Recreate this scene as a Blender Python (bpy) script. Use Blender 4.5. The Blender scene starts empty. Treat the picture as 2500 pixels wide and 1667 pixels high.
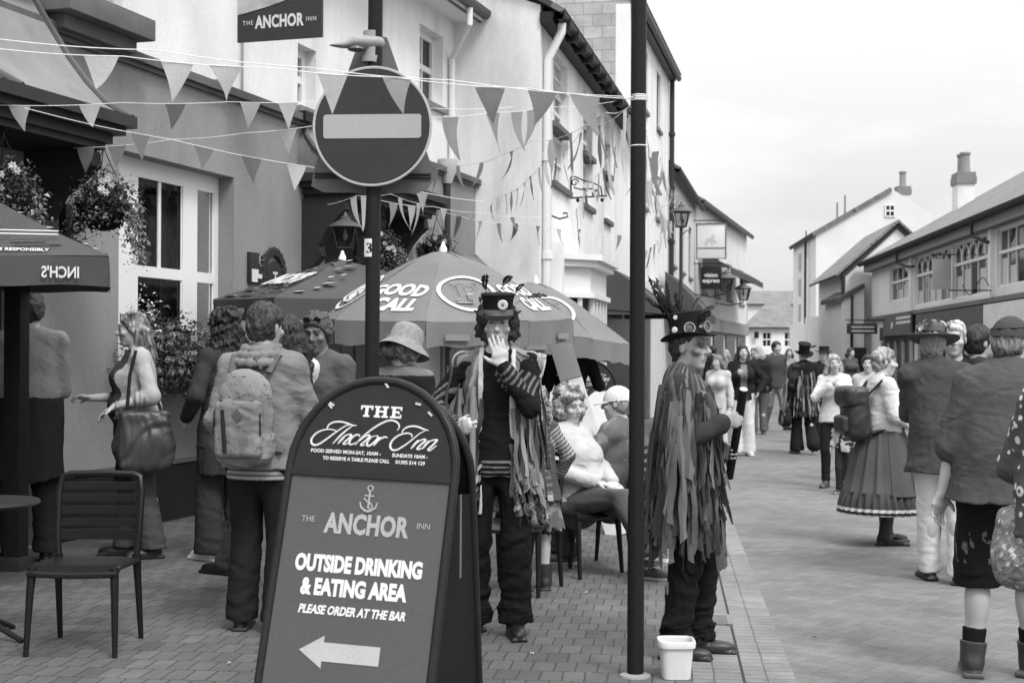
import bpy, bmesh, math, random
import numpy as np
from mathutils import Vector, Matrix
PI = math.pi; R = math.radians
sc = bpy.context.scene; C = sc.collection

# ------------------------------------------------------------------ camera, sky, sun, exposure
F = 3472.2; CX = 1250.; HY = 870.; H = 1.5; ROLL = 0.005      # focal length etc. in photograph pixels (2500 wide)
cam_d = bpy.data.cameras.new('camera'); cam = bpy.data.objects.new('camera', cam_d); C.objects.link(cam)
cr, sr = math.cos(ROLL), math.sin(ROLL)
cam.matrix_world = Matrix(((cr, -sr, 0, 0), (0, 0, -1, 0), (sr, cr, 0, H), (0, 0, 0, 1)))
cam_d.lens = 50; cam_d.sensor_width = 36; cam_d.sensor_fit = 'HORIZONTAL'
cam_d.shift_y = (HY - 833.5) / 2500; cam_d.clip_start = .1; cam_d.clip_end = 3000
cam_d.dof.use_dof = True; cam_d.dof.focus_distance = 8.2; cam_d.dof.aperture_fstop = 5.6
sc.camera = cam
EL, AZ = R(52), R(150)      # sun height; azimuth, measured clockwise from +Y: behind the camera, to the right
w = bpy.data.worlds.new('World'); sc.world = w; w.use_nodes = True
nt = w.node_tree; nt.nodes.clear()
sky = nt.nodes.new('ShaderNodeTexSky'); sky.sky_type = 'NISHITA'; sky.sun_disc = False
sky.sun_elevation = EL; sky.sun_rotation = AZ; sky.air_density = 1.6; sky.dust_density = 6; sky.ozone_density = 1
bw = nt.nodes.new('ShaderNodeRGBToBW')
tcw = nt.nodes.new('ShaderNodeTexCoord'); mpw = nt.nodes.new('ShaderNodeMapping'); mpw.inputs['Scale'].default_value = (1, 1, 3.2)
nzw = nt.nodes.new('ShaderNodeTexNoise'); nzw.inputs['Scale'].default_value = 3.0; nzw.inputs['Detail'].default_value = 7; nzw.inputs['Roughness'].default_value = .55
rmp = nt.nodes.new('ShaderNodeMapRange'); rmp.inputs[1].default_value = .42; rmp.inputs[2].default_value = .68; rmp.inputs[3].default_value = 0; rmp.inputs[4].default_value = 1
cloud = nt.nodes.new('ShaderNodeMapRange'); cloud.inputs[1].default_value = 0; cloud.inputs[2].default_value = 1; cloud.inputs[3].default_value = 7.2; cloud.inputs[4].default_value = 9.0
mixw = nt.nodes.new('ShaderNodeMix'); mixw.data_type = 'FLOAT'; mixw.inputs[0].default_value = .86       # a closed cloud layer in front of the clear sky
bg = nt.nodes.new('ShaderNodeBackground'); bg.inputs['Strength'].default_value = .1
wo = nt.nodes.new('ShaderNodeOutputWorld')
L = nt.links
L.new(sky.outputs[0], bw.inputs[0]); L.new(tcw.outputs['Generated'], mpw.inputs[0]); L.new(mpw.outputs[0], nzw.inputs['Vector'])
L.new(nzw.outputs[0], rmp.inputs[0]); L.new(rmp.outputs[0], cloud.inputs[0])
sepw = nt.nodes.new('ShaderNodeSeparateXYZ'); L.new(tcw.outputs['Generated'], sepw.inputs[0])
zen = nt.nodes.new('ShaderNodeMapRange'); zen.inputs[1].default_value = 0; zen.inputs[2].default_value = 1; zen.inputs[3].default_value = .66; zen.inputs[4].default_value = 2.35      # an overcast sky is far brighter overhead
L.new(sepw.outputs[2], zen.inputs[0]); mulw = nt.nodes.new('ShaderNodeMath'); mulw.operation = 'MULTIPLY'
L.new(bw.outputs[0], mixw.inputs[2]); L.new(cloud.outputs[0], mixw.inputs[3]); L.new(mixw.outputs[0], mulw.inputs[0]); L.new(zen.outputs[0], mulw.inputs[1]); L.new(mulw.outputs[0], bg.inputs[0]); L.new(bg.outputs[0], wo.inputs[0])
sd = bpy.data.lights.new('sun', 'SUN'); sd.energy = 1.5; sd.angle = R(16); sd.color = (1, 1, 1)
sun = bpy.data.objects.new('sun', sd); C.objects.link(sun)
sdir = Vector((math.sin(AZ) * math.cos(EL), math.cos(AZ) * math.cos(EL), math.sin(EL)))
sun.rotation_euler = sdir.to_track_quat('Z', 'Y').to_euler()
sc.view_settings.view_transform = 'Standard'; sc.view_settings.look = 'None'; sc.view_settings.exposure = .6; sc.view_settings.gamma = 1
sc.cycles.use_denoising = True; sc.cycles.max_bounces = 6; sc.cycles.diffuse_bounces = 3; sc.cycles.transparent_max_bounces = 12

# ------------------------------------------------------------------ picture -> place
def unroll(px, py):
    u, v = px - CX, py - HY
    return u * cr + v * sr, -u * sr + v * cr
def at(px, py, Y):
    u, v = unroll(px, py)
    return Vector((u / F * Y, Y, H - v / F * Y))
def ground(px, py):
    u, v = unroll(px, py)
    Y = H * F / v
    return Vector((u / F * Y, Y, 0))
class Wall:
    """a vertical facade through (x0,y0), running along (sin a, cos a); outward normal to the right of it (left side of the street) or given"""
    def __init__(s, x0, y0, tan, side=1):
        s.o = Vector((x0, y0, 0)); s.d = Vector((tan, 1, 0)).normalized(); s.n = Vector((s.d.y, -s.d.x, 0)) * side
    def hit(s, px, py, off=0):
        u, v = unroll(px, py); ray = Vector((u / F, 1, -v / F)); o = s.o + s.n * off
        t = s.n.dot(o - Vector((0, 0, H))) / s.n.dot(ray)
        return Vector((0, 0, H)) + ray * t
    def sz(s, px, py, off=0):
        p = s.hit(px, py, off); return (p - s.o).dot(s.d), p.z
    def p(s, a, z, off=0):
        q = s.o + s.d * a + s.n * off; return Vector((q.x, q.y, z))
    def rot(s):
        return Matrix((s.d, s.n, Vector((0, 0, 1)))).transposed()

# ------------------------------------------------------------------ materials
MATS = {}
def nodes_for(name):
    m = bpy.data.materials.new(name); m.use_nodes = True; n = m.node_tree.nodes; n.clear()
    out = n.new('ShaderNodeOutputMaterial'); b = n.new('ShaderNodeBsdfPrincipled'); m.node_tree.links.new(b.outputs[0], out.inputs[0])
    return m, m.node_tree, b
class E:
    """node expressions"""
    def __init__(s, nt, sock): s.nt, s.k = nt, sock
    def op(s, o, b=None, c=None, clamp=False):
        n = s.nt.nodes.new('ShaderNodeMath'); n.operation = o; n.use_clamp = clamp
        for i, x in enumerate((s, b, c)):
            if x is None: continue
            if isinstance(x, E): s.nt.links.new(x.k, n.inputs[i])
            else: n.inputs[i].default_value = x
        return E(s.nt, n.outputs[0])
    def __add__(s, b): return s.op('ADD', b)
    def __sub__(s, b): return s.op('SUBTRACT', b)
    def __mul__(s, b): return s.op('MULTIPLY', b)
    def __truediv__(s, b): return s.op('DIVIDE', b)
    def lt(s, b): return s.op('LESS_THAN', b)
    def gt(s, b): return s.op('GREATER_THAN', b)
    def fl(s): return s.op('FLOOR')
    def fr(s): return s.op('FRACT')
    def mx(s, b): return s.op('MAXIMUM', b)
    def mn(s, b): return s.op('MINIMUM', b)
    def rng(s, a, b, c, d):
        n = s.nt.nodes.new('ShaderNodeMapRange'); s.nt.links.new(s.k, n.inputs[0])
        for i, x in enumerate((a, b, c, d)): n.inputs[i + 1].default_value = x
        return E(s.nt, n.outputs[0])
def coords(nt, scale=(1, 1, 1), rot=0, src='Object', loc=(0, 0, 0)):
    t = nt.nodes.new('ShaderNodeTexCoord'); m = nt.nodes.new('ShaderNodeMapping')
    m.inputs['Scale'].default_value = scale; m.inputs['Rotation'].default_value = (0, 0, rot); m.inputs['Location'].default_value = loc
    nt.links.new(t.outputs[src], m.inputs[0]); return m.outputs[0]
def noise(nt, vec, scale, detail=4, rough=.55, dist=0):
    n = nt.nodes.new('ShaderNodeTexNoise'); n.inputs['Scale'].default_value = scale; n.inputs['Detail'].default_value = detail
    n.inputs['Roughness'].default_value = rough; n.inputs['Distortion'].default_value = dist
    nt.links.new(vec, n.inputs['Vector']); return E(nt, n.outputs[0])
def voro(nt, vec, scale, feature='F1'):
    n = nt.nodes.new('ShaderNodeTexVoronoi'); n.inputs['Scale'].default_value = scale; n.feature = feature
    nt.links.new(vec, n.inputs['Vector']); return n
def bump(nt, b, h, strength, dist=.01):
    n = nt.nodes.new('ShaderNodeBump'); n.inputs['Strength'].default_value = strength; n.inputs['Distance'].default_value = dist
    nt.links.new(h.k, n.inputs['Height']); nt.links.new(n.outputs[0], b.inputs['Normal'])
def mat(name, v, rough=.85, var=.1, scale=2.5, grain=.1, gscale=110, bmp=.25, bscale=90, metal=0., stretch=(1, 1, 1), tone=False, spec=.3, coat=0, dirt=0):
    if name in MATS: return MATS[name]
    if not tone: spec = spec * .45 if v < .08 else spec; v = 1.06 * v ** 1.12
    m, nt, b = nodes_for(name)
    vec = coords(nt, stretch)
    n1 = noise(nt, vec, scale, 5); n2 = noise(nt, vec, gscale, 2, .6)
    f = n1.rng(.25, .75, 1 - var, 1 + var) * n2.rng(.25, .75, 1 - grain, 1 + grain)
    if dirt:      # streaks and stains with a shape of their own
        vs = coords(nt, (1, 1, .16)); st = noise(nt, vs, 1.7, 6, .65)
        f = f * st.rng(.48, .74, 1, 1 - dirt) * noise(nt, coords(nt, (1, 1, .5), loc=(3, 7, 1)), .55, 7, .68).rng(.42, .7, 1.03, 1 - dirt * .7)
    if tone:
        a = nt.nodes.new('ShaderNodeAttribute'); a.attribute_name = 'tone'; f = f * E(nt, a.outputs['Fac']).op('POWER', 1.18)
    f = f * v
    nt.links.new(f.k, b.inputs['Base Color'])
    b.inputs['Roughness'].default_value = rough; b.inputs['Metallic'].default_value = metal; b.inputs['Specular IOR Level'].default_value = spec
    if bmp: bump(nt, b, noise(nt, vec, bscale, 3), bmp, .006)
    MATS[name] = m; return m

# ------------------------------------------------------------------ meshes
def link(o, parent=None):
    C.objects.link(o)
    if parent is not None:
        o.parent = parent; o.matrix_parent_inverse = parent.matrix_basis.inverted()
    return o
def tag(o, label=None, cat=None, group=None, kind=None):
    if label: o['label'] = label
    if cat: o['category'] = cat
    if group: o['group'] = group
    if kind: o['kind'] = kind
    return o
def empty(name, loc=(0, 0, 0), label=None, cat=None, group=None, rz=0, parent=None):
    o = bpy.data.objects.new(name, None); o.location = loc; o.rotation_euler = (0, 0, rz); o.empty_display_size = .1
    C.objects.link(o)
    if parent is not None: o.parent = parent
    return tag(o, label, cat, group)
def vec(p): return Vector(p)
class MB:
    def __init__(s): s.v = []; s.f = []; s.t = []; s.mi = []; s.cur = 1.; s.m = 0
    def add(s, vs, fs, tone=None):
        b = len(s.v); s.v += [tuple(x) for x in vs]; s.f += [tuple(i + b for i in f) for f in fs]
        s.t += [s.cur if tone is None else tone] * len(vs); s.mi += [s.m] * len(fs); return s
    def box(s, c, size, rot=None, bev=0, tone=None):
        c = Vector(c); hx, hy, hz = (x / 2 for x in size)
        if bev:
            bm = bmesh.new(); bmesh.ops.create_cube(bm, size=1)
            for v in bm.verts: v.co = Vector((v.co.x * size[0], v.co.y * size[1], v.co.z * size[2]))
            bmesh.ops.bevel(bm, geom=bm.edges[:], offset=bev, segments=2, profile=.6, affect='EDGES')
            bm.verts.index_update()
            vs = [v.co.copy() for v in bm.verts]; fs = [[v.index for v in f.verts] for f in bm.faces]; bm.free()
        else:
            vs = [Vector((x, y, z)) for x in (-hx, hx) for y in (-hy, hy) for z in (-hz, hz)]
            fs = [(0, 1, 3, 2), (4, 6, 7, 5), (0, 4, 5, 1), (2, 3, 7, 6), (0, 2, 6, 4), (1, 5, 7, 3)]
        if rot is not None: vs = [rot @ v for v in vs]
        return s.add([v + c for v in vs], fs, tone)
    def tube(s, pts, r, n=8, cap=True, closed=False, tone=None, flat=1, up=None):
        pts = [Vector(p) for p in pts]; N = len(pts)
        rs = r if hasattr(r, '__len__') else [r] * N
        rings = []; prev = None
        for i, p in enumerate(pts):
            if closed: d = pts[(i + 1) % N] - pts[i - 1]
            else: d = pts[min(i + 1, N - 1)] - pts[max(i - 1, 0)]
            d = d.normalized() if d.length > 1e-9 else Vector((0, 0, 1))
            if prev is None:
                a = Vector(up) if up is not None else (Vector((0, 0, 1)) if abs(d.z) < .9 else Vector((1, 0, 0)))
                u = d.cross(a).normalized()
            else:
                u = (prev - d * prev.dot(d))
                u = u.normalized() if u.length > 1e-6 else d.orthogonal().normalized()
            prev = u; w_ = d.cross(u)
            rings.append([p + (u * math.cos(2 * PI * k / n) + w_ * (math.sin(2 * PI * k / n) * flat)) * rs[i] for k in range(n)])
        vs = [q for g in rings for q in g]; fs = []
        for i in range(N if closed else N - 1):
            j = (i + 1) % N
            for k in range(n): fs.append((i * n + k, i * n + (k + 1) % n, j * n + (k + 1) % n, j * n + k))
        if cap and not closed: fs.append(tuple(range(n))[::-1]); fs.append(tuple((N - 1) * n + k for k in range(n)))
        return s.add(vs, fs, tone)
    def lathe(s, prof, c=(0, 0, 0), n=24, rot=None, sx=1, sy=1, tone=None, cap=True):
        vs = []; c = Vector(c)
        for (r, z) in prof:
            for k in range(n):
                v = Vector((r * sx * math.cos(2 * PI * k / n), r * sy * math.sin(2 * PI * k / n), z))
                vs.append((rot @ v if rot is not None else v) + c)
        fs = [(i * n + k, i * n + (k + 1) % n, (i + 1) * n + (k + 1) % n, (i + 1) * n + k) for i in range(len(prof) - 1) for k in range(n)]
        if cap:
            if prof[0][0] > 1e-4: fs.append(tuple(range(n))[::-1])
            if prof[-1][0] > 1e-4: fs.append(tuple((len(prof) - 1) * n + k for k in range(n)))
        return s.add(vs, fs, tone)
    def prism(s, poly, o, ux, uy, th, tone=None):
        """polygon in the plane (o,ux,uy), extruded by th along ux x uy (both ways from 0 to th)"""
        o, ux, uy = Vector(o), Vector(ux), Vector(uy); n = ux.cross(uy).normalized() * th; k = len(poly)
        a = sum(poly[i][0] * poly[(i + 1) % k][1] - poly[(i + 1) % k][0] * poly[i][1] for i in range(k))
        if a < 0: poly = poly[::-1]
        vs = [o + ux * x + uy * y for x, y in poly]; vs += [v + n for v in vs]
        fs = [tuple(range(k))[::-1], tuple(range(k, 2 * k))] + [(i, (i + 1) % k, k + (i + 1) % k, k + i) for i in range(k)]
        return s.add(vs, fs, tone)
    def grid(s, rows, tone=None, closed=False):
        m, n = len(rows), len(rows[0]); vs = [p for r in rows for p in r]
        fs = [(i * n + k, i * n + (k + 1) % n, (i + 1) * n + (k + 1) % n, (i + 1) * n + k) for i in range(m - 1) for k in range(n if closed else n - 1)]
        return s.add(vs, fs, tone)
    def poly(s, pts, tone=None): return s.add(pts, [tuple(range(len(pts)))], tone)
    def build(s, name, material, parent=None, smooth=True, ang=35, local=False):
        me = bpy.data.meshes.new(name); me.from_pydata([tuple(v) for v in s.v], [], s.f)
        for mm in (material if isinstance(material, (list, tuple)) else [material]): me.materials.append(mm)
        if any(s.mi): me.polygons.foreach_set('material_index', s.mi)
        a = me.attributes.new('tone', 'FLOAT', 'POINT'); a.data.foreach_set('value', np.array(s.t, dtype=np.float32))
        bm = bmesh.new(); bm.from_mesh(me); bmesh.ops.recalc_face_normals(bm, faces=bm.faces); bm.to_mesh(me); bm.free()
        if smooth:
            me.polygons.foreach_set('use_smooth', [True] * len(me.polygons)); me.set_sharp_from_angle(angle=R(ang))
        me.update(); o = bpy.data.objects.new(name, me); C.objects.link(o)
        if parent is not None:
            o.parent = parent
            if not local: o.matrix_parent_inverse = parent.matrix_basis.inverted()
        return o
def children(o): return [c for c in bpy.data.objects if c.parent is o]
def copy_tree(o, parent=None, kids=None):
    if kids is None:
        kids = {}
        for x in bpy.data.objects:
            if x.parent: kids.setdefault(x.parent.name, []).append(x)
    c = o.copy(); C.objects.link(c)
    if parent is not None: c.parent = parent
    for ch in kids.get(o.name, []): copy_tree(ch, c, kids)
    return c
def text_mesh(txt, size, sx=1., bold=0., shear=0., spacing=1., align='CENTER', ext=.0008):
    """lettering as flat mesh data in the XY plane, baseline at y=0"""
    cu = bpy.data.curves.new('lettering', 'FONT'); cu.body = txt; cu.size = size; cu.offset = bold; cu.shear = shear
    cu.space_character = spacing; cu.align_x = align; cu.extrude = ext; cu.resolution_u = 3
    o = bpy.data.objects.new('lettering_source', cu); C.objects.link(o)
    dg = bpy.context.evaluated_depsgraph_get(); me = bpy.data.meshes.new_from_object(o.evaluated_get(dg))
    C.objects.unlink(o); bpy.data.objects.remove(o); bpy.data.curves.remove(cu)
    v = np.empty(len(me.vertices) * 3, np.float32); me.vertices.foreach_get('co', v); v = v.reshape(-1, 3); v[:, 0] *= sx
    me.vertices.foreach_set('co', v.ravel()); return me
def lettering(lines, material, M, parent, name='lettering'):
    """lines: (text, x, y, size, kw); joined as ONE mesh laid on the plane of matrix M (x right, y up, z out)"""
    mb = MB()
    for (t, x, y, size, kw) in lines:
        fn = kw.pop('bend', None) if kw else None
        me = text_mesh(t, size, **(kw or {}))
        vs = [Vector((v.co.x + x, v.co.y + y, v.co.z)) for v in me.vertices]
        if fn: vs = [fn(v) for v in vs]
        mb.add([M @ v for v in vs], [tuple(p.vertices) for p in me.polygons]); bpy.data.meshes.remove(me)
    return mb.build(name, material, parent, smooth=False)
def frame(o, ux, uy):
    ux, uy = Vector(ux).normalized(), Vector(uy).normalized(); uz = ux.cross(uy)
    return Matrix(((ux.x, uy.x, uz.x, o[0]), (ux.y, uy.y, uz.y, o[1]), (ux.z, uy.z, uz.z, o[2]), (0, 0, 0, 1)))

# ------------------------------------------------------------------ distance-field modelling (bodies, clothes, hair)
def A3(p): return np.array(p, np.float32)
def nrm(a): a = A3(a); return a / max(np.linalg.norm(a), 1e-9)
def cone(a, b, ra, rb, fd=None, flat=1.):
    a, b = A3(a), A3(b); ba = b - a; L2 = float(ba @ ba) + 1e-9
    fd = None if fd is None else nrm(fd)
    def f(P):
        q = P - a; t = np.clip((q @ ba) / L2, 0, 1); q = q - t[:, None] * ba
        if fd is not None: q = q + np.outer((q @ fd) * (1 / flat - 1), fd)
        return np.sqrt((q * q).sum(1)) - (ra + (rb - ra) * t)
    return f
def ell(c, r, M=None):
    c, r = A3(c), A3(r)
    def f(P):
        q = P - c
        if M is not None: q = q @ M
        k0 = np.sqrt(((q / r) ** 2).sum(1)) + 1e-6; k1 = np.sqrt(((q / (r * r)) ** 2).sum(1)) + 1e-6
        return k0 * (k0 - 1) / k1
    return f
def sbox(c, h, rd=.01, M=None):
    c, h = A3(c), A3(h) - rd
    def f(P):
        q = P - c
        if M is not None: q = q @ M
        q = np.abs(q) - h
        return np.sqrt((np.maximum(q, 0) ** 2).sum(1)) + np.minimum(q.max(1), 0) - rd
    return f
def plane(p, n):
    p, n = A3(p), nrm(n)
    return lambda P: (P - p) @ n
class SDF:
    def __init__(s): s.ops = []; s.disp = None
    def u(s, f, k=.03): s.ops.append(('u', f, k)); return s
    def sub(s, f, k=.01): s.ops.append(('s', f, k)); return s
    def cut(s, f, k=.006): s.ops.append(('i', f, k)); return s
    def __call__(s, P):
        d = np.full(len(P), 9., np.float32)
        for o, f, k in s.ops:
            e = f(P)
            if o == 'u': h = np.clip(.5 + .5 * (d - e) / k, 0, 1); d = d + (e - d) * h - k * h * (1 - h)
            else:
                if o == 's': e = -e
                h = np.clip(.5 - .5 * (d - e) / k, 0, 1); d = d + (e - d) * h + k * h * (1 - h)
        if s.disp is not None: d = d + s.disp(P)
        return d
def wob(P, f, seed, st=(1, 1, 1)):
    r = np.random.RandomState(seed); Q = P * A3(st); o = np.zeros(len(P), np.float32); a = 1.
    r2 = np.random.RandomState(seed + 77)
    for k in range(3): v = r2.normal(size=3); v /= np.linalg.norm(v); Q = Q + np.outer(np.sin(Q @ A3(v) * f * .55 + r2.rand() * 6), r2.normal(size=3)).astype(np.float32) * (.55 / f)
    for k in range(4):
        d1 = r.normal(size=3); d1 /= np.linalg.norm(d1); d2 = r.normal(size=3); d2 /= np.linalg.norm(d2); ph = r.rand(2) * 6.3
        o += (a * np.sin(Q @ A3(d1) * f + ph[0] + 1.6 * np.sin(Q @ A3(d2) * f * .8 + ph[1]))).astype(np.float32); f *= 1.8; a *= .62
    return o
def sdf_mesh(fn, lo, hi, h, B=4):
    lo, hi = A3(lo), A3(hi); n = np.ceil((hi - lo) / h / B).astype(int) * B + 1
    nb = (n - 1) // B
    g = [lo[i] + (np.arange(nb[i]) + .5) * B * h for i in range(3)]
    Pc = np.stack(np.meshgrid(*g, indexing='ij'), -1).reshape(-1, 3).astype(np.float32)
    dc = fn(Pc).reshape(nb); act = np.abs(dc) < B * h * 1.15 + 2 * h
    D = np.repeat(np.repeat(np.repeat(np.sign(dc) * 1., B, 0), B, 1), B, 2)
    D = np.pad(D, ((0, 1), (0, 1), (0, 1)), mode='edge').astype(np.float32)
    Mk = np.zeros(n, bool)
    am = np.repeat(np.repeat(np.repeat(act, B, 0), B, 1), B, 2); Mk[:-1, :-1, :-1] |= am
    Mk[1:, 1:, 1:] |= am; Mk[1:, :-1, :-1] |= am; Mk[:-1, 1:, :-1] |= am; Mk[:-1, :-1, 1:] |= am
    I = np.argwhere(Mk); P = (lo + I * h).astype(np.float32)
    d = np.empty(len(P), np.float32)
    for i in range(0, len(P), 200000): d[i:i + 200000] = fn(P[i:i + 200000])
    D[I[:, 0], I[:, 1], I[:, 2]] = d
    s = D < 0
    for ax in range(3):
        sl = [slice(None)] * 3
        for e in (0, -1): sl[ax] = e; s[tuple(sl)] = False; D[tuple(sl)] = np.maximum(D[tuple(sl)], h * .5)
    off = [(i, j, k) for i in (0, 1) for j in (0, 1) for k in (0, 1)]
    cnt = sum(s[i:n[0] - 1 + i, j:n[1] - 1 + j, k:n[2] - 1 + k].astype(np.int8) for i, j, k in off)
    A = np.argwhere((cnt > 0) & (cnt < 8))
    if not len(A): return np.zeros((0, 3)), []
    cd = np.stack([D[A[:, 0] + i, A[:, 1] + j, A[:, 2] + k] for i, j, k in off], 1)
    acc = np.zeros((len(A), 3), np.float32); num = np.zeros(len(A), np.float32); offa = A3(off)
    for a in range(8):
        for b in range(a + 1, 8):
            if np.abs(offa[a] - offa[b]).sum() != 1: continue
            m = (cd[:, a] < 0) != (cd[:, b] < 0); t = cd[:, a] / (cd[:, a] - cd[:, b] + 1e-12)
            acc += np.where(m[:, None], offa[a] + t[:, None] * (offa[b] - offa[a]), 0); num += m
    V = lo + (A + acc / np.maximum(num, 1)[:, None]) * h
    idx = np.full(n, -1, np.int32); idx[A[:, 0], A[:, 1], A[:, 2]] = np.arange(len(A)); Q = []
    for ax in range(3):
        b, c = [(1, 2), (2, 0), (0, 1)][ax]
        sl0 = [slice(None)] * 3; sl1 = [slice(None)] * 3; sl0[ax] = slice(0, -1); sl1[ax] = slice(1, None)
        x = s[tuple(sl0)] != s[tuple(sl1)]; e = np.argwhere(x); e = e[(e[:, b] > 0) & (e[:, c] > 0)]
        if not len(e): continue
        ins = s[e[:, 0], e[:, 1], e[:, 2]]
        def g_(db, dc_):
            q = e.copy(); q[:, b] -= db; q[:, c] -= dc_; return idx[q[:, 0], q[:, 1], q[:, 2]]
        q = np.stack([g_(0, 0), g_(1, 0), g_(1, 1), g_(0, 1)], 1); q[~ins] = q[~ins][:, ::-1]
        Q.append(q[(q >= 0).all(1)])
    return V, np.concatenate(Q)
def fast_mesh(name, V, Q, material, parent=None, tone=None):
    me = bpy.data.meshes.new(name); nv, nq = len(V), len(Q)
    me.vertices.add(nv); me.vertices.foreach_set('co', np.asarray(V, np.float32).ravel())
    me.loops.add(nq * 4); me.loops.foreach_set('vertex_index', np.asarray(Q, np.int32).ravel())
    me.polygons.add(nq); me.polygons.foreach_set('loop_start', np.arange(nq, dtype=np.int32) * 4)
    me.polygons.foreach_set('use_smooth', np.ones(nq, bool)); me.materials.append(material)
    me.update(calc_edges=True)
    a = me.attributes.new('tone', 'FLOAT', 'POINT')
    a.data.foreach_set('value', np.ones(nv, np.float32) if tone is None else (np.full(nv, tone, np.float32) if np.isscalar(tone) else np.asarray(tone, np.float32)))
    o = bpy.data.objects.new(name, me); C.objects.link(o)
    if parent is not None: o.parent = parent
    return o
def blob(name, fn, lo, hi, h, material, parent=None, tone=None):
    V, Q = sdf_mesh(fn, lo, hi, h)
    if len(V) == 0: return None
    t = tone(V.astype(np.float32)) if callable(tone) else tone
    return fast_mesh(name, V, Q, material, parent, t)

# ------------------------------------------------------------------ ground, road, pavement
def herring_mat():
    m, nt, b = nodes_for('block_paving')
    def E_of(sock, i):
        n = nt.nodes.new('ShaderNodeSeparateXYZ'); nt.links.new(sock, n.inputs[0]); return E(nt, n.outputs[i])
    v = coords(nt, (12, 12, 12), R(40)); x, y = E_of(v, 0), E_of(v, 1)
    v0 = coords(nt); wob_ = noise(nt, v0, 14, 2) - .5; x = x + wob_ * .12; wob2 = noise(nt, v0, 11, 2) - .5; y = y + wob2 * .12
    i, j = x.fl(), y.fl(); fx, fy = x - i, y - j
    k = (i - j) / 4.; d = ((k - k.fl()) * 4 + .5).fl()
    is0, is1, is2, is3 = d.lt(.5), d.gt(.5) * d.lt(1.5), d.gt(1.5) * d.lt(2.5), d.gt(2.5)
    mo = .055
    line = (fy.lt(mo) * (is2 * -1 + 1)).mx(fy.gt(1 - mo) * (is3 * -1 + 1)).mx(fx.lt(mo) * (is1 * -1 + 1)).mx(fx.gt(1 - mo) * (is0 * -1 + 1))
    bi, bj = i - is1, j - is2
    cb = nt.nodes.new('ShaderNodeCombineXYZ'); nt.links.new(bi.k, cb.inputs[0]); nt.links.new(bj.k, cb.inputs[1])
    wn = nt.nodes.new('ShaderNodeTexWhiteNoise'); wn.noise_dimensions = '2D'; nt.links.new(cb.outputs[0], wn.inputs['Vector'])
    t = E(nt, wn.outputs['Value']).rng(0, 1, .86, 1.12)
    big = noise(nt, v0, .35, 5, .6).rng(.3, .7, .86, 1.12); fine = noise(nt, v0, 85, 3, .65).rng(.25, .75, .8, 1.2); stain = noise(nt, v0, 2.2, 6, .7).rng(.55, .75, 1, .84)
    wear = noise(nt, v0, 1.3, 4).rng(.4, .62, .55, 1.)
    gum = E(nt, voro(nt, v0, 1.7).outputs['Distance']).rng(.03, .045, .55, 1); grime = noise(nt, v0, .6, 7, .72, .6).rng(.4, .62, .8, 1.06)
    f = t * big * fine * stain * gum * grime * (line * wear * -.26 + 1.) * .178
    nt.links.new(f.k, b.inputs['Base Color']); b.inputs['Roughness'].default_value = .8; b.inputs['Specular IOR Level'].default_value = .25
    hgt = (line * -1.) + noise(nt, v0, 90, 3) * .5; bump(nt, b, hgt, .35, .006); return m
def running_mat(name, v, rot, bw, bh, mortar, dark, var=.14, shift=.5):
    m, nt, b = nodes_for(name); v0 = coords(nt); vr = coords(nt, (1, 1, 1), rot)
    wv = nt.nodes.new('ShaderNodeVectorMath'); wv.operation = 'MULTIPLY_ADD'
    nn = nt.nodes.new('ShaderNodeTexNoise'); nn.inputs['Scale'].default_value = 7; nt.links.new(v0, nn.inputs['Vector'])
    nt.links.new(nn.outputs['Color'], wv.inputs[0]); wv.inputs[1].default_value = (.016, .016, .016); nt.links.new(vr, wv.inputs[2])
    br = nt.nodes.new('ShaderNodeTexBrick'); nt.links.new(wv.outputs[0], br.inputs['Vector']); br.offset = shift
    br.inputs['Color1'].default_value = (1, 1, 1, 1); br.inputs['Color2'].default_value = (1 - 2 * var, ) * 3 + (1,); br.inputs['Mortar'].default_value = (dark,) * 3 + (1,)
    br.inputs['Scale'].default_value = 1; br.inputs['Brick Width'].default_value = bw; br.inputs['Row Height'].default_value = bh
    br.inputs['Mortar Size'].default_value = mortar; br.inputs['Mortar Smooth'].default_value = .15; br.inputs['Bias'].default_value = 0
    c = nt.nodes.new('ShaderNodeRGBToBW'); nt.links.new(br.outputs['Color'], c.inputs[0]); c = E(nt, c.outputs[0])
    big = noise(nt, v0, .5, 5, .6).rng(.3, .7, .82, 1.16); fine = noise(nt, v0, 90, 3, .65).rng(.25, .75, .8, 1.2); st = noise(nt, v0, 3.1, 6, .7).rng(.56, .74, 1, .8)
    gum = E(nt, voro(nt, v0, 2.3).outputs['Distance']).rng(.035, .05, 1.5, 1); grime = noise(nt, v0, .8, 7, .72, .6).rng(.4, .62, .72, 1.08)
    f = c * big * fine * st * gum * grime * v
    nt.links.new(f.k, b.inputs['Base Color']); b.inputs['Roughness'].default_value = .78; b.inputs['Specular IOR Level'].default_value = .3
    bump(nt, b, E(nt, br.outputs['Fac']) * -1. + noise(nt, v0, 80, 3) * .5, .4, .006); return m
K0, K1 = ground(1811, 1640), ground(1745, 1362); kd = (K1 - K0).normalized(); kn = Vector((kd.y, -kd.x, 0))      # line of the drain channel along the street
yaw_k = math.atan2(kd.x, kd.y)
def kp(s, o, z=0): q = K0 + kd * s + kn * o; return Vector((q.x, q.y, z))
MB().add([(-300, -60, 0), (300, -60, 0), (300, 700, 0), (-300, 700, 0)], [(0, 1, 2, 3)]).build('road', herring_mat(), smooth=False)['kind'] = 'structure'
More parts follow.
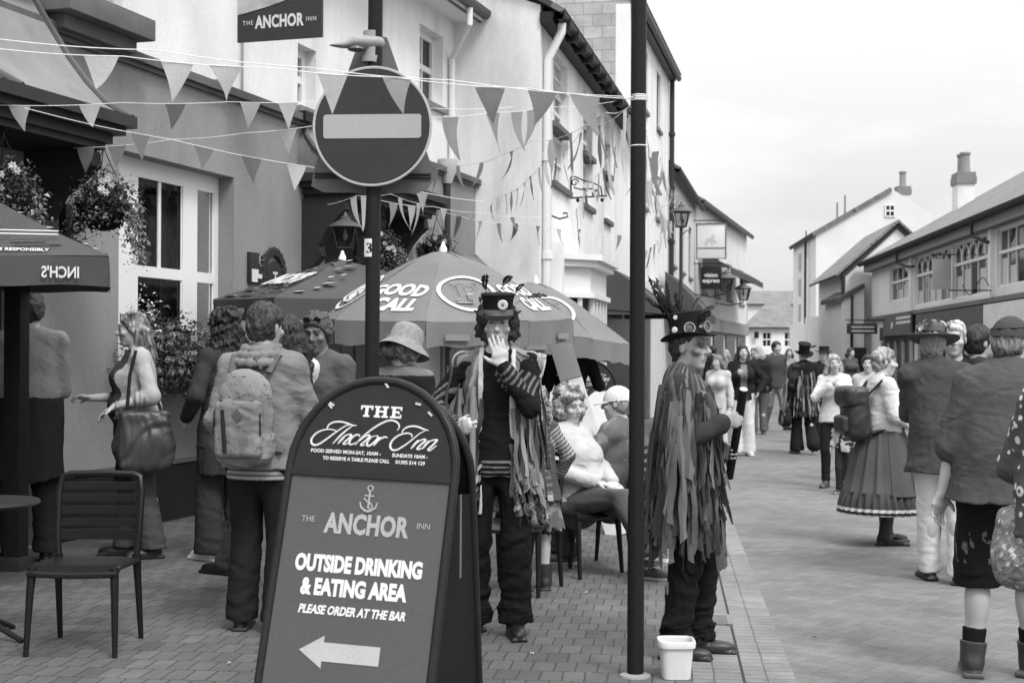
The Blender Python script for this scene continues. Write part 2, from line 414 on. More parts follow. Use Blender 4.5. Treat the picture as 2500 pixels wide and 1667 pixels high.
def strip(name, m, o0, o1, z, s0=-14, s1=95):
    b = MB()
    b.add([kp(s0, o0, z), kp(s0, o1, z), kp(s1, o1, z), kp(s1, o0, z)], [(0, 1, 2, 3)]); o = b.build(name, m, smooth=False); o['kind'] = 'structure'; return o
strip('pavement', running_mat('pavement_bricks', .135, yaw_k, .105, .205, .005, .4, .16), -30, -.235, .004)
strip('drain_channel', running_mat('channel_bricks', .24, yaw_k, .235, .075, .005, .5, .08, 0), -.235, -.007, .008)
strip('kerb_joint', mat('joint_dirt', .06), -.007, .007, .006)
strip('edging_course', running_mat('edging_bricks', .25, yaw_k, .24, .085, .005, .5, .08, 0), .007, .24, .008)
# cast iron gully grate in the channel
g0 = ground(1738, 1518); gs = (g0 - K0).dot(kd)
gr = empty('drain_grate', kp(gs, -.1, .008), 'cast iron gully grate with parallel slots set in the brick channel', 'drain')
b = MB(); Mk = Matrix((kn, kd, Vector((0, 0, 1)))).transposed()
for i in range(8): b.box(kp(gs - .13 + i * .036, -.11, .013), (.2, .017, .014), Mk)
for e in (-.115, .105): b.box(kp(gs, -.11 + e, .013), (.026, .3, .016), Mk)
b.build('grate_bars', mat('cast_iron', .2, .55, bmp=.4), gr)
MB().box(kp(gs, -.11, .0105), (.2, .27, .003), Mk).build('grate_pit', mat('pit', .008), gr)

# ------------------------------------------------------------------ building helpers
GLASS = None
def glass_mat():
    m, nt, b = nodes_for('window_glass'); v0 = coords(nt)
    b.inputs['Base Color'].default_value = (.012, .012, .012, 1); b.inputs['Roughness'].default_value = .06; b.inputs['Specular IOR Level'].default_value = .45
    bump(nt, b, noise(nt, v0, 1.5, 2), .08, .02); return m
GLASS = glass_mat()
def thin_glass():
    m = bpy.data.materials.new('clear_glass'); m.use_nodes = True; nt = m.node_tree; nt.nodes.clear()
    o = nt.nodes.new('ShaderNodeOutputMaterial'); t = nt.nodes.new('ShaderNodeBsdfTransparent'); g = nt.nodes.new('ShaderNodeBsdfGlossy'); x = nt.nodes.new('ShaderNodeMixShader')
    t.inputs[0].default_value = (.6, .6, .6, 1); g.inputs['Roughness'].default_value = .03; f = nt.nodes.new('ShaderNodeFresnel'); f.inputs[0].default_value = 1.45
    nt.links.new(f.outputs[0], x.inputs[0]); nt.links.new(t.outputs[0], x.inputs[1]); nt.links.new(g.outputs[0], x.inputs[2]); nt.links.new(x.outputs[0], o.inputs[0]); return m
CLEAR = thin_glass()
WHITE = mat('white_paint', .72, .6, .06, 2, .04, bmp=.1); FRAMEW = mat('frame_paint', .68, .45, .05, 3, .03, bmp=.05)
RENDERW = mat('white_render', .74, .9, .06, .6, .09, 60, .6, 70, dirt=.26); RENDERC = mat('cream_render', .62, .9, .08, .5, .07, 60, .5, 70, dirt=.06)
RENDERG = mat('grey_render', .5, .9, .1, .7, .09, 60, .5, 70, dirt=.07)
PUBWALL = mat('roughcast_dark', .27, .92, .1, .8, .2, 75, .9, 85, dirt=.16)
BLACKP = mat('black_paint', .025, .5, .15, 4, .15, bmp=.15); PLINTH = mat('plinth_paint', .022, .7, .2, 2, .2, bmp=.5)
SLATE = None
def tile_mat(name, v, w_, h_, rot=(0, 0, 0), mort=.25, src='Object'):
    m, nt, b = nodes_for(name)
    t = nt.nodes.new('ShaderNodeTexCoord'); mp = nt.nodes.new('ShaderNodeMapping'); mp.inputs['Rotation'].default_value = rot; nt.links.new(t.outputs[src], mp.inputs[0])
    br = nt.nodes.new('ShaderNodeTexBrick'); nt.links.new(mp.outputs[0], br.inputs['Vector'])
    br.inputs['Color1'].default_value = (1, 1, 1, 1); br.inputs['Color2'].default_value = (.72, .72, .72, 1); br.inputs['Mortar'].default_value = (mort,) * 3 + (1,)
    br.inputs['Scale'].default_value = 1; br.inputs['Brick Width'].default_value = w_; br.inputs['Row Height'].default_value = h_; br.inputs['Mortar Size'].default_value = .012; br.inputs['Mortar Smooth'].default_value = .4
    c = nt.nodes.new('ShaderNodeRGBToBW'); nt.links.new(br.outputs['Color'], c.inputs[0]); c = E(nt, c.outputs[0])
    f = c * noise(nt, mp.outputs[0], 1.2, 6, .65).rng(.3, .7, .72, 1.2) * noise(nt, mp.outputs[0], 30, 3).rng(.3, .7, .85, 1.15) * v
    nt.links.new(f.k, b.inputs['Base Color']); b.inputs['Roughness'].default_value = .75; bump(nt, b, E(nt, br.outputs['Fac']) * -1., .5, .02); return m
SLATE = tile_mat('roof_slates', .16, .3, .22, src='UV'); CLAYT = tile_mat('roof_tiles', .2, .24, .2, src='UV')
def roof_plane(name, pts, m, parent, th=.08):
    """pts: eave a, eave b, ridge b, ridge a (world); tiles follow the slope through a UV map in metres"""
    a, b_, c, d = [Vector(p) for p in pts]; ux = (b_ - a).normalized(); n = (b_ - a).cross(d - a).normalized(); uy = n.cross(ux)
    if n.z < 0: n = -n; uy = -uy
    if (d - a).dot(uy) < 0: uy = -uy
    vs = [a, b_, c, d] + [p - n * th for p in (a, b_, c, d)]
    mb = MB().add(vs, [(0, 1, 2, 3), (7, 6, 5, 4), (0, 4, 5, 1), (1, 5, 6, 2), (2, 6, 7, 3), (3, 7, 4, 0)]); o = mb.build(name, m, parent, smooth=False)
    uv = o.data.uv_layers.new(name='UVMap'); me = o.data
    for l in me.loops:
        p = me.vertices[l.vertex_index].co - a; uv.data[l.index].uv = (p.dot(ux), p.dot(uy))
    return o
def facade(mb, W, s0, s1, z0, z1, ops=(), depth=.15, off=0):
    ss = sorted({s0, s1, *[max(s0, min(s1, v)) for o in ops for v in o[:2]]}); zs = sorted({z0, z1, *[max(z0, min(z1, v)) for o in ops for v in o[2:4]]})
    for a, b_ in zip(ss[:-1], ss[1:]):
        for c, d in zip(zs[:-1], zs[1:]):
            m_, n_ = (a + b_) / 2, (c + d) / 2
            if any(o[0] < m_ < o[1] and o[2] < n_ < o[3] for o in ops): continue
            mb.add([W.p(a, c, off), W.p(b_, c, off), W.p(b_, d, off), W.p(a, d, off)], [(0, 1, 2, 3)])
    for (a, b_, c, d) in [o[:4] for o in ops]:
        for p, q in (((a, c), (a, d)), ((a, d), (b_, d)), ((b_, d), (b_, c)), ((b_, c), (a, c))):
            mb.add([W.p(*p, off), W.p(*q, off), W.p(*q, off - depth), W.p(*p, off - depth)], [(0, 1, 2, 3)])
    return mb
def wbox(mb, W, s0, s1, z0, z1, o0, o1, bev=0):
    mb.box(W.p((s0 + s1) / 2, (z0 + z1) / 2, (o0 + o1) / 2), (abs(s1 - s0), abs(o1 - o0), abs(z1 - z0)), W.rot(), bev); return mb
def window(W, o, root, cols=2, rows=2, off=0, depth=.12, fw=.06, bar=.025, frame_m=None, sill=True, sill_m=None, meeting=True, pane=None, name='window'):
    a, b_, c, d = o[:4]; mb = MB(); f0, f1 = off - depth - .03, off - depth + .025
    wbox(mb, W, a, a + fw, c, d, f0, f1); wbox(mb, W, b_ - fw, b_, c, d, f0, f1); wbox(mb, W, a + fw, b_ - fw, c, c + fw, f0, f1); wbox(mb, W, a + fw, b_ - fw, d - fw, d, f0, f1)
    for i in range(1, cols): s = a + (b_ - a) * i / cols; wbox(mb, W, s - bar / 2, s + bar / 2, c + fw, d - fw, f0 + .008, f1 - .01)
    for i in range(1, rows):
        z = c + (d - c) * i / rows; bb = bar * (2. if meeting and i == rows // 2 else 1); wbox(mb, W, a + fw, b_ - fw, z - bb / 2, z + bb / 2, f0 + .004, f1 - .006)
    f = mb.build(name, frame_m or FRAMEW, root, smooth=False)
    p = MB().add([W.p(a + fw * .5, c + fw * .5, f0 + .012), W.p(b_ - fw * .5, c + fw * .5, f0 + .012), W.p(b_ - fw * .5, d - fw * .5, f0 + .012), W.p(a + fw * .5, d - fw * .5, f0 + .012)], [(0, 1, 2, 3)])
    p.build('pane', pane or GLASS, f, smooth=False)
    if sill: wbox(MB(), W, a - .06, b_ + .06, c - .09, c - .005, off - depth, off + .07).build('sill', sill_m or mat('sill_stone', .22, dirt=.3), f, smooth=False)
    return f
def pipe(pts, r, m, root, name='downpipe', brackets=True):
    mb = MB().tube(pts, r, 10)
    if brackets:
        for p, q in zip(pts[:-1], pts[1:]):
            p, q = Vector(p), Vector(q); n = int((q - p).length / 1.6)
            for i in range(1, n + 1): mb.tube([p.lerp(q, i / (n + 1)) - Vector((0, 0, .05)), p.lerp(q, i / (n + 1)) + Vector((0, 0, .05))], r * 1.35, 10)
    return mb.build(name, m, root)
def quad_px(W, l, r, t, b_, off=0, ref='l'):
    """opening on W from picture edges: left, right x; top, bottom y read at the left (or right) edge"""
    xr = l if ref == 'l' else r
    s0, s1 = W.sz(l, t, off)[0], W.sz(r, t, off)[0]; return [s0, s1, W.sz(xr, b_, off)[1], W.sz(xr, t, off)[1]]

# ------------------------------------------------------------------ the inn on the left (front A)
A = Wall(*ground(300, 1293).xy, .315)
inn = empty('public_house', A.p(0, 0), 'inn with dark roughcast ground floor and white upper storey on the left', 'pub building')
UP = -.35                                                # the upper storey stands back behind the coping
sE = A.sz(1161, 500)[0]; zC = A.sz(600, 251)[1]; sL = -9.
wo_ = quad_px(A, 291, 572, 385, 800); wo_[2] = 1.3; wo_[3] = A.sz(319, 371)[1]
door1 = [A.sz(793, 500)[0], A.sz(1010, 500)[0], .02, 3.1]
dL = [A.sz(-160, 500)[0], A.sz(85, 500)[0], .02, 2.9]
mb = MB(); facade(mb, A, sL, sE, 0, zC, [wo_, door1, dL], .32)
mb.add([A.p(sE, 0, 0), A.p(sE, zC, 0), A.p(sE, zC, -1.5), A.p(sE, 0, -1.5)], [(0, 1, 2, 3)])
mb.build('wall', PUBWALL, inn, smooth=False)
for a, b_ in ((sL, dL[0] - .06), (dL[1] + .06, door1[0] - .06), (door1[1] + .06, sE)): wbox(MB(), A, a, b_, 0, A.sz(300, 1146)[1], -.02, .035).build('plinth', PLINTH, inn, smooth=False)
mb = MB()
for a, b_ in ((sL, dL[0] - .06), (dL[1] + .06, door1[0] - .06)): wbox(mb, A, a, b_, A.sz(300, 1146)[1], A.sz(300, 1146)[1] + .035, -.02, .05)
mb.build('plinth_cap', mat('plinth_cap', .13), inn, smooth=False)
mb = MB(); wbox(mb, A, sL, sE + .04, zC, zC + .075, UP - .02, .09); wbox(mb, A, sL, sE, zC - .04, zC - .002, -.1, .045)
mb.build('coping', mat('coping_lead', .13, .7, .2, 4, dirt=.3), inn, smooth=False)
sU = A.sz(1235, 54, UP)[0]; zE = A.sz(1107, 12, UP + .4)[1]
w1 = quad_px(A, 205, 300, -90, 62, UP); w1[2] = zC + .36
w2 = quad_px(A, 727, 772, 105, 258, UP); w3 = quad_px(A, 1025, 1082, 57, 238, UP)
mb = MB(); facade(mb, A, sL, sU, zC - .2, zE + .5, [w1, w2, w3], .2, UP); mb.add([A.p(sU, zC - .2, UP), A.p(sU, zE + .5, UP), A.p(sU, zE + .5, UP - 6), A.p(sU, zC - .2, UP - 6)], [(0, 1, 2, 3)])
mb.build('upper_wall', RENDERW, inn, smooth=False)
SILL = mat('sill_stone', .22, .85, .15, 3, dirt=.3)
for o in (w1, w2, w3): window(A, o, inn, 2, 2, UP, .16, .1, .04, sill=o is not w1)
a_ = A.sz(163, 60, .25); b2 = A.sz(373, 130, .25)
wbox(MB(), A, a_[0], b2[0], zC + .14, zC + .32, UP, .28, .012).build('stone_ledge', mat('ledge_stone', .16, .85, .2, 3, dirt=.35), inn)
wbox(MB(), A, a_[0] + .1, b2[0] - .1, zC + .02, zC + .14, UP, .16, .01).build('ledge_moulding', mat('ledge_under', .12, .85, .2, 3), inn)
wbox(MB(), A, a_[0] - .55, a_[0] - .2, zC + .2, zC + .36, UP, .12, .03).build('stone_bracket', mat('ledge_stone', .16), inn)
# eaves of the upper storey
mb = MB(); wbox(mb, A, sL, sU + .1, zE + .02, zE + .07, UP - .1, UP + .45); mb.build('soffit', WHITE, inn, smooth=False)
mb = MB()
pf = [(.0, .0), (.01, -.05), (.05, -.09), (.1, -.09), (.14, -.05), (.15, .0)]
mb.grid([[A.p(s, zE + .14 + z, UP + .43 + o) for (o, z) in pf + [(.15, .02), (0, .02)]] for s in (sL, sU + .12)], closed=True); wbox(mb, A, sL, sU + .1, zE + .0, zE + .16, UP + .39, UP + .43)
mb.build('gutter', mat('gutter_grey', .1, .5), inn)
roof_plane('roof', [A.p(sL, zE + .16, UP + .5), A.p(sU + .1, zE + .16, UP + .5), A.p(sU + .1, zE + 3.4, UP - 4.6), A.p(sL, zE + 3.4, UP - 4.6)], SLATE, inn)
q1 = A.p(A.sz(1104, 60, UP + .06)[0], 0, UP + .06)
hd = A.hit(1147, 20, UP + .5)
pipe([hd, hd - Vector((0, 0, .22)), Vector((q1.x, q1.y, zE - .55)), Vector((q1.x, q1.y, zC + .1))], .045, FRAMEW, inn)
q2 = A.p(A.sz(592, 200, UP + .03)[0], 0, UP + .03)
pipe([Vector((q2.x, q2.y, zE)), Vector((q2.x, q2.y, zC + .16))], .012, mat('cable_grey', .3), inn, 'cable', False)
wbox(MB(), A, A.sz(583, 240)[0], A.sz(603, 240)[0], zC + .08, zC + .22, UP, UP + .16).build('junction_box', mat('box_grey', .3), inn)
q3 = A.p(A.sz(1092, 420, .05)[0], 0, .05); hz = A.sz(1092, 410, .1)[1]
pipe([Vector((q3.x, q3.y, hz)), Vector((q3.x, q3.y, .4))], .05, mat('pipe_dark', .05, .5), inn)
MB().lathe([(.06, -.2), (.13, -.02), (.14, .1), (.14, .13)], (q3.x, q3.y, hz), 12).build('rainwater_hopper', mat('hopper_paint', .45), inn)
wbox(MB(), A, A.sz(722, 270)[0], A.sz(742, 270)[0], A.sz(722, 287, .1)[1], A.sz(722, 262, .1)[1], UP, .12).build('vent_box', BLACKP, inn)
# the tall three-light sash window with curtains
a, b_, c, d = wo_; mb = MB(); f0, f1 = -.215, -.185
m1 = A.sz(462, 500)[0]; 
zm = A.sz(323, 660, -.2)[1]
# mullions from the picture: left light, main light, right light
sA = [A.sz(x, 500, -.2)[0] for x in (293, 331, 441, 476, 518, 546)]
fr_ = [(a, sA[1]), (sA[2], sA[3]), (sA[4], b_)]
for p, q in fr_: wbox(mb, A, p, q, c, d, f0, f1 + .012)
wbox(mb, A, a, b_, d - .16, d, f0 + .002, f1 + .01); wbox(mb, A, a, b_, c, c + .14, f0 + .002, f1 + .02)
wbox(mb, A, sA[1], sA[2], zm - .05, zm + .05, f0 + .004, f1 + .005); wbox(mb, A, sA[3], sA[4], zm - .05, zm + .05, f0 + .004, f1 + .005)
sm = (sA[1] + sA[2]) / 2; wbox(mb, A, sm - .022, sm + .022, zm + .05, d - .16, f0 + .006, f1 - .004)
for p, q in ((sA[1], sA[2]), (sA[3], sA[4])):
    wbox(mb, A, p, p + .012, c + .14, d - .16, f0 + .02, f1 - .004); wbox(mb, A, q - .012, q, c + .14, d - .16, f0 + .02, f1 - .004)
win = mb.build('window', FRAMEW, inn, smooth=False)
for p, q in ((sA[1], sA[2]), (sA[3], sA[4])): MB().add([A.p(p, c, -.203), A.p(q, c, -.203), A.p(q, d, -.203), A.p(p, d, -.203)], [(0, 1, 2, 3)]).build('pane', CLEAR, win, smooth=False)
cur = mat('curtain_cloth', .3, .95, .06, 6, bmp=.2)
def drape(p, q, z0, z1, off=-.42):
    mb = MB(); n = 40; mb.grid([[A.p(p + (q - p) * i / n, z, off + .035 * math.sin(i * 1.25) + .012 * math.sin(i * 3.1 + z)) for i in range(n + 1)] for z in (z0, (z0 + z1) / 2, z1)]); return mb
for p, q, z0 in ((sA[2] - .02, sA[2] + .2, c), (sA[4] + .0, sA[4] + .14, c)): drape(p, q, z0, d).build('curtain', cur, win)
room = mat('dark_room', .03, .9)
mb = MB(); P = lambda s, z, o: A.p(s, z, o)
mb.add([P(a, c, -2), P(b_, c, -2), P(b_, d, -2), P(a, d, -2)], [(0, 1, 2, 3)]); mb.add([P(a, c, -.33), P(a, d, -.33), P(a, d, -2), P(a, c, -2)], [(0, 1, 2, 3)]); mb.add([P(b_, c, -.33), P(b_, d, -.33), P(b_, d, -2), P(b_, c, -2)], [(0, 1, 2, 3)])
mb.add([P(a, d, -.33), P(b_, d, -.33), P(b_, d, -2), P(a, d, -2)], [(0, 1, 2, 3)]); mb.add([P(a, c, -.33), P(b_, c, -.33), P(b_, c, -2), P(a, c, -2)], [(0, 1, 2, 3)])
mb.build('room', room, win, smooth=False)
lp = A.hit(345, 632, -.36)
MB().lathe([(.03, -.06), (.06, -.05), (.075, .02), (.072, .06), (.06, .07)], lp, 16).build('lamp_shade', FRAMEW, win)
wbox(MB(), A, a - .05, b_ + .05, c - .1, c - .004, -.3, .09).build('sill', FRAMEW, win, smooth=False)
# recessed doors
for o in (door1, dL):
    a, b_, c, d = o; mb = MB(); wbox(mb, A, a, b_, c, d, -.36, -.3)
    for i in range(2):
        for k in range(3):
            s0 = a + (b_ - a) * i / 2 + .14; s1 = a + (b_ - a) * (i + 1) / 2 - .14; z0 = c + (d - c) * k / 3 + .12; z1 = c + (d - c) * (k + 1) / 3 - .1; wbox(mb, A, s0, s1, z0, z1, -.3, -.275, .01)
    dd = mb.build('door', mat('door_paint', .04, .4, bmp=.1), inn, smooth=False)
    MB().lathe([(.0, -.03), (.03, -.02), (.03, .02), (0, .03)], A.p((a + b_) / 2 + .1, 1.05, -.25), 10).build('handle', mat('brass', .35, .3, metal=.8), dd)
# lead-covered bell hoods over the doors
def hood(curve, sLeft, cb, root):
    """curve: (s, z, projection) of the right-hand hip from eaves to wall; sLeft: centre line, mirrored"""
    mid = sLeft; rows = []
    for (s, z, o) in curve:
        half = s - mid
        row = [A.p(mid - half, z, 0)] + [A.p(mid - half + 2 * half * i / 12, z, o) for i in range(13)] + [A.p(mid + half, z, 0)]; rows.append(row)
    h = MB().grid(rows).build('hood_roof', mat('lead_sheet', .24, .55, .15, 2.5, .12, bmp=.3, dirt=.3), root, ang=25)
    for k in (12, 8, 4, 0):
        MB().tube([Vector(r[k + 1]) + Vector((0, 0, .012)) for r in rows], .03, 8).build('lead_roll', mat('lead_roll', .11, .55), h)
    s, z, o = curve[0]; half = s - mid; cm = MB()
    for (dz0, dz1, in_) in ((-.07, .02, -.03), (-.13, -.07, .03), (-.2, -.13, .1), (-.25, -.2, .14)): wbox(cm, A, mid - half + in_, mid + half - in_, z + dz0, z + dz1, -.01, o - in_)
    cm.build('cornice', mat('cornice_paint', .045, .55, .2, 3, bmp=.2), root, smooth=False)
    for e in cb:
        pr = [(0, 0), (o - .22, 0), (o - .2, -.12), (o - .3, -.2), (.3, -.34), (.2, -.52), (.24, -.62), (.12, -.74), (0, -.78)]
        p = A.p(mid + half - .16 if e > 0 else mid - half + .16, z - .25, 0)
        MB().prism(pr, p - A.d * .07, A.n, Vector((0, 0, 1)), -.14).build('corbel', mat('cornice_paint', .045), root, ang=20)
def hood_curve(pix, P):
    n = len(pix); out = []
    for i, (x, y) in enumerate(pix):
        o = P * (1 - i / (n - 1)) ** 1.5 + .02; s, z = A.sz(x, y, o); out.append((s, z, o))
    return out
hc = hood_curve([(322, 292), (262, 258), (212, 205), (165, 140), (115, 58), (60, -38)], .78)
hood(hc, hc[0][0] - 2.0, (1, -1), inn)
sh = A.sz(1087, 488, .7); dz = [c_[1] - hc[0][1] for c_ in hc]; ds = [c_[0] - hc[0][0] for c_ in hc]
hc2 = [(sh[0] + q * .6, sh[1] + z * .55, c_[2] * .9) for q, z, c_ in zip(ds, dz, hc)]
hood(hc2, sh[0] - 1.35, (1, -1), inn)
# lean-to slate roof at the far end of the inn
r0, r1 = A.hit(1138, 583, .05), A.hit(1250, 668, 1.0)
roof_plane('lean_to_roof', [A.p(sE - 2.4, 2.05, 1.05), A.p(sE - .1, 2.05, 1.05), A.p(sE - .1, 3.0, .04), A.p(sE - 2.4, 3.0, .04)], SLATE, inn, .07)

# ------------------------------------------------------------------ second house: white, side wall towards us
pe = A.p(sE, 0, UP); side_d = Vector((A.n.x, A.n.y, 0))
u_, v_ = unroll(1318, 300); k_ = u_ / F; t_ = (k_ * pe.y - pe.x) / (side_d.x - k_ * side_d.y); pc = pe + side_d * t_
B = Wall(pc.x, pc.y, .2); white = empty('townhouse', pc, 'white rendered townhouse with side wall, white downpipe and bow shopfront beside the inn', 'house')
sB = B.sz(1537, 300)[0]; zB = B.sz(1400, 97, .3)[1]
def hw(l, r, zt, zb, W=B): s0, s1 = W.sz(l, 300)[0], W.sz(r, 300)[0]; return [s0, s1, zb, zt]
zt2, zb2 = B.sz(1347, 118)[1], B.sz(1347, 292)[1]; zb1 = B.sz(1345, 438)[1]; zt1 = zb1 + 1.55
opsB = [hw(1350, 1385, zt2, zb2), hw(1424, 1447, zt2, zb2), hw(1476, 1491, zt2, zb2), hw(1349, 1388, zt1, zb1), hw(1424, 1447, zt1, zb1), hw(1476, 1491, zt1, zb1)]
mb = MB(); facade(mb, B, 0, sB, 0, zB + .3, opsB, .18)
Sd = Wall(pe.x - side_d.x * 6, pe.y - side_d.y * 6, side_d.x / side_d.y, -1); 
mb.add([pe - side_d * 7, pc, pc + Vector((0, 0, zB + .25)), pe - side_d * 7 + Vector((0, 0, zB + 3.4))], [(0, 1, 2, 3)])
mb.build('wall', RENDERW, white, smooth=False)
for o in opsB: window(B, o, white, 2, 4, 0, .12, .07, .03, pane=mat('net_curtain', .4, .3, .15, 3), sill_m=mat('sill_dark', .14, dirt=.3))
mb = MB(); mb.grid([[B.p(s, zB + .1 + z, .22 + o) for (o, z) in pf + [(.15, .02), (0, .02)]] for s in (-.1, sB)], closed=True); wbox(mb, B, -.05, sB, zB - .02, zB + .14, 0, .2); mb.build('gutter', mat('gutter_black', .03, .5), white)
for i in range(14):
    s = .3 + i * sB / 14; wbox(MB(), B, s, s + .06, zB - .06, zB + .1, .2, .4).build('gutter_bracket', mat('gutter_black', .03), white, smooth=False)
roof_plane('roof', [B.p(-.08, zB + .16, .38), B.p(sB, zB + .16, .38), B.p(sB, zB + 3.4, -5), B.p(-.08, zB + 3.4, -5)], SLATE, white)
hd = B.p(.22, zB + .02, .28); q = B.p(.22, 0, .08)
pipe([hd, hd - Vector((0, 0, .12)), Vector((q.x, q.y, zB - .5)), Vector((q.x, q.y, .1))], .065, FRAMEW, white)
# bow shopfront with cornice
sb0, sb1 = B.sz(1350, 700, .0)[0], B.sz(1421, 700, .0)[0]; zb_t = B.sz(1400, 610, .6)[1]
bay = MB(); pro = .5; L_ = sb1 - sb0
def bow(t, e=0): return B.p(sb0 - e + (L_ + 2 * e) * t, 0, (pro + e) * min(1, math.sin(PI * t) * 1.9) )
for z0, z1, e in ((zb_t - .5, zb_t - .1, .0), (zb_t - .1, zb_t, .12), (zb_t, zb_t + .09, .2), (zb_t - .58, zb_t - .5, .07), (.0, .75, .0)):
    pts = [bow(i / 16, e) for i in range(17)]; n = len(pts); vs = [p + Vector((0, 0, z)) for z in (z0, z1) for p in pts]
    bay.add(vs, [(i, i + 1, n + i + 1, n + i) for i in range(n - 1)] + [tuple(range(n, 2 * n)), tuple(range(n))[::-1]])
for i in range(17):
    if i % 2 == 0: p = bow(i / 16); bay.box((p.x, p.y, (zb_t - .55 + .75) / 2), (.07, .07, zb_t - .55 - .75), B.rot())
sf = bay.build('shopfront', FRAMEW, white, smooth=False)
pts = [bow(i / 16, -.05) for i in range(17)]; n = 17
MB().add([p + Vector((0, 0, z)) for z in (.75, zb_t - .58) for p in pts], [(i, i + 1, n + i + 1, n + i) for i in range(n - 1)]).build('pane', GLASS, sf, smooth=False)
p0 = bow(.72, .02); p1 = bow(.94, .02); e_ = (p1 - p0).normalized()
MB().box((p0 + p1) / 2 + Vector((0, 0, zb_t - .3)), ((p1 - p0).length * .8, .03, .2), Matrix((e_, Vector((e_.y, -e_.x, 0)), Vector((0, 0, 1)))).transposed()).build('name_panel', mat('panel_dark', .06), sf)
for s, z0, z1 in ((sb0 - .25, 0, zb_t + .25), (sb1 + .22, 0, zb_t)): wbox(MB(), B, s - .12, s + .12, z0, z1, 0, .2, .015).build('pilaster', FRAMEW, white)
# dark shop windows further along
s2, s3 = B.sz(1468, 700)[0], sB - .1
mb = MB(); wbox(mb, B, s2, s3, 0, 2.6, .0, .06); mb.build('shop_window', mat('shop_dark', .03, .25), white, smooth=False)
def awning(W, s0, s1, z, drop, out, m, label, off=.08, name='awning', ribs=3):
    t = empty(name, W.p((s0 + s1) / 2, z - drop, off), label, 'awning'); mb = MB(); n = 14
    mb.grid([[W.p(s0 + (s1 - s0) * i / n, z - drop * t_ - .03 * math.sin(PI * t_) , off + out * t_ ** .85) for i in range(n + 1)] for t_ in [k / 6 for k in range(7)]])
    for s in (s0, s1): mb.add([W.p(s, z, off)] + [W.p(s, z - drop * k / 6, off + out * (k / 6) ** .85) for k in range(1, 7)] + [W.p(s, z - drop, off)], [tuple(range(8))])
    c_ = mb.build('cover', m, t, ang=20)
    v_ = MB(); n = 60; v_.grid([[W.p(s0 + (s1 - s0) * i / n, z - drop - (0 if k == 0 else .2 + .05 * abs(math.sin(i * PI / 4))), off + out + .004 + .01 * math.sin(i)) for i in range(n + 1)] for k in (0, 1)]); v_.build('valance', m, t)
    f = MB()
    for i in range(ribs + 1): s = s0 + (s1 - s0) * i / ribs; f.tube([W.p(s, z - drop, off + out - .02), W.p(s, z - drop * .9, off + .03)], .014, 6)
    f.build('arm', BLACKP, t); return t
AWN = mat('awning_cloth', .085, .9, .15, 3, .1, bmp=.3); AWN2 = mat('awning_cloth_grey', .2, .9, .15, 3, .1, bmp=.3)
awning(B, s2, sB - 1.5, B.sz(1466, 640, .1)[1], .95, 1.25, AWN, 'dark cloth awning over the shop beyond the bow shopfront')

# ------------------------------------------------------------------ third house: tall, slate-hung gable
p3 = B.p(sB, 0, 0); D = Wall(p3.x, p3.y, .215); tall = empty('townhouse', p3, 'tall white townhouse with slate hung gable wall rising behind the black pole', 'house')
sD = D.sz(1634, 300)[0]; zD = D.sz(1610, 117, .2)[1]
opsD = [hw(1603, 1612.5, D.sz(1603, 172)[1], D.sz(1603, 310)[1], D), hw(1602, 1611, D.sz(1602, 425)[1], D.sz(1602, 530)[1], D), hw(1569, 1580, D.sz(1603, 172)[1], D.sz(1603, 310)[1], D), hw(1569, 1580, D.sz(1602, 425)[1], D.sz(1602, 530)[1], D)]
mb = MB(); facade(mb, D, 0, sD, 0, zD + .2, opsD, .18); mb.build('wall', RENDERW, tall, smooth=False)
for o in opsD: window(D, o, tall, 2, 3, 0, .1, .05, .03, frame_m=mat('frame_dark', .06), sill_m=mat('sill_stone', .22))
gd = -D.n
gv = [D.p(0, 5.5, 0), D.p(0, 5.5, -9), D.p(0, zD + .2, -9), D.p(0, zD + 3.6, -4.5), D.p(0, zD + .2, 0)]
g = MB().add(gv, [(0, 1, 2, 3, 4)]).build('gable_wall', tile_mat('slate_hanging', .46, .42, .27, src='UV', mort=.6), tall, smooth=False)
uv = g.data.uv_layers.new(name='UVMap')
for l in g.data.loops: p = g.data.vertices[l.vertex_index].co; uv.data[l.index].uv = (-(p - p3).dot(D.n), p.z)
MB().add([D.p(0, 0, 0), D.p(0, 0, -9), D.p(0, 5.5, -9), D.p(0, 5.5, 0)], [(0, 1, 2, 3)]).build('gable_base', RENDERW, tall, smooth=False)
wbox(MB(), D, -.012, .02, 5.5, zD + .1, -.32, .012).build('corner_board', WHITE, tall, smooth=False)
mb = MB(); mb.grid([[D.p(s, zD + .1 + z, .18 + o) for (o, z) in pf + [(.15, .02), (0, .02)]] for s in (-.1, sD + .1)], closed=True); wbox(mb, D, 0, sD, zD, zD + .14, 0, .18); mb.build('gutter', mat('gutter_grey', .1), tall)
roof_plane('roof', [D.p(-.1, zD + .2, .33), D.p(sD + .1, zD + .2, .33), D.p(sD + .1, zD + 3.7, -4.5), D.p(-.1, zD + 3.7, -4.5)], SLATE, tall)
q = D.p(sD - .12, 0, .09); pipe([Vector((q.x, q.y, zD)), Vector((q.x, q.y, .2))], .07, mat('pipe_dark', .05), tall)
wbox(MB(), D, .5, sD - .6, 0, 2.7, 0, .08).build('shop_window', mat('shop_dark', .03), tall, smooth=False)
wbox(MB(), D, .2, sD - .3, 2.7, 3.3, 0, .16).build('fascia', FRAMEW, tall, smooth=False)
mb = MB()
for i in range(9): wbox(mb, D, sD * (.42 + i * .065), sD * (.42 + i * .065) + .28, .0, 2.65, .08, .14)
mb.build('shutters', FRAMEW, tall, smooth=False)
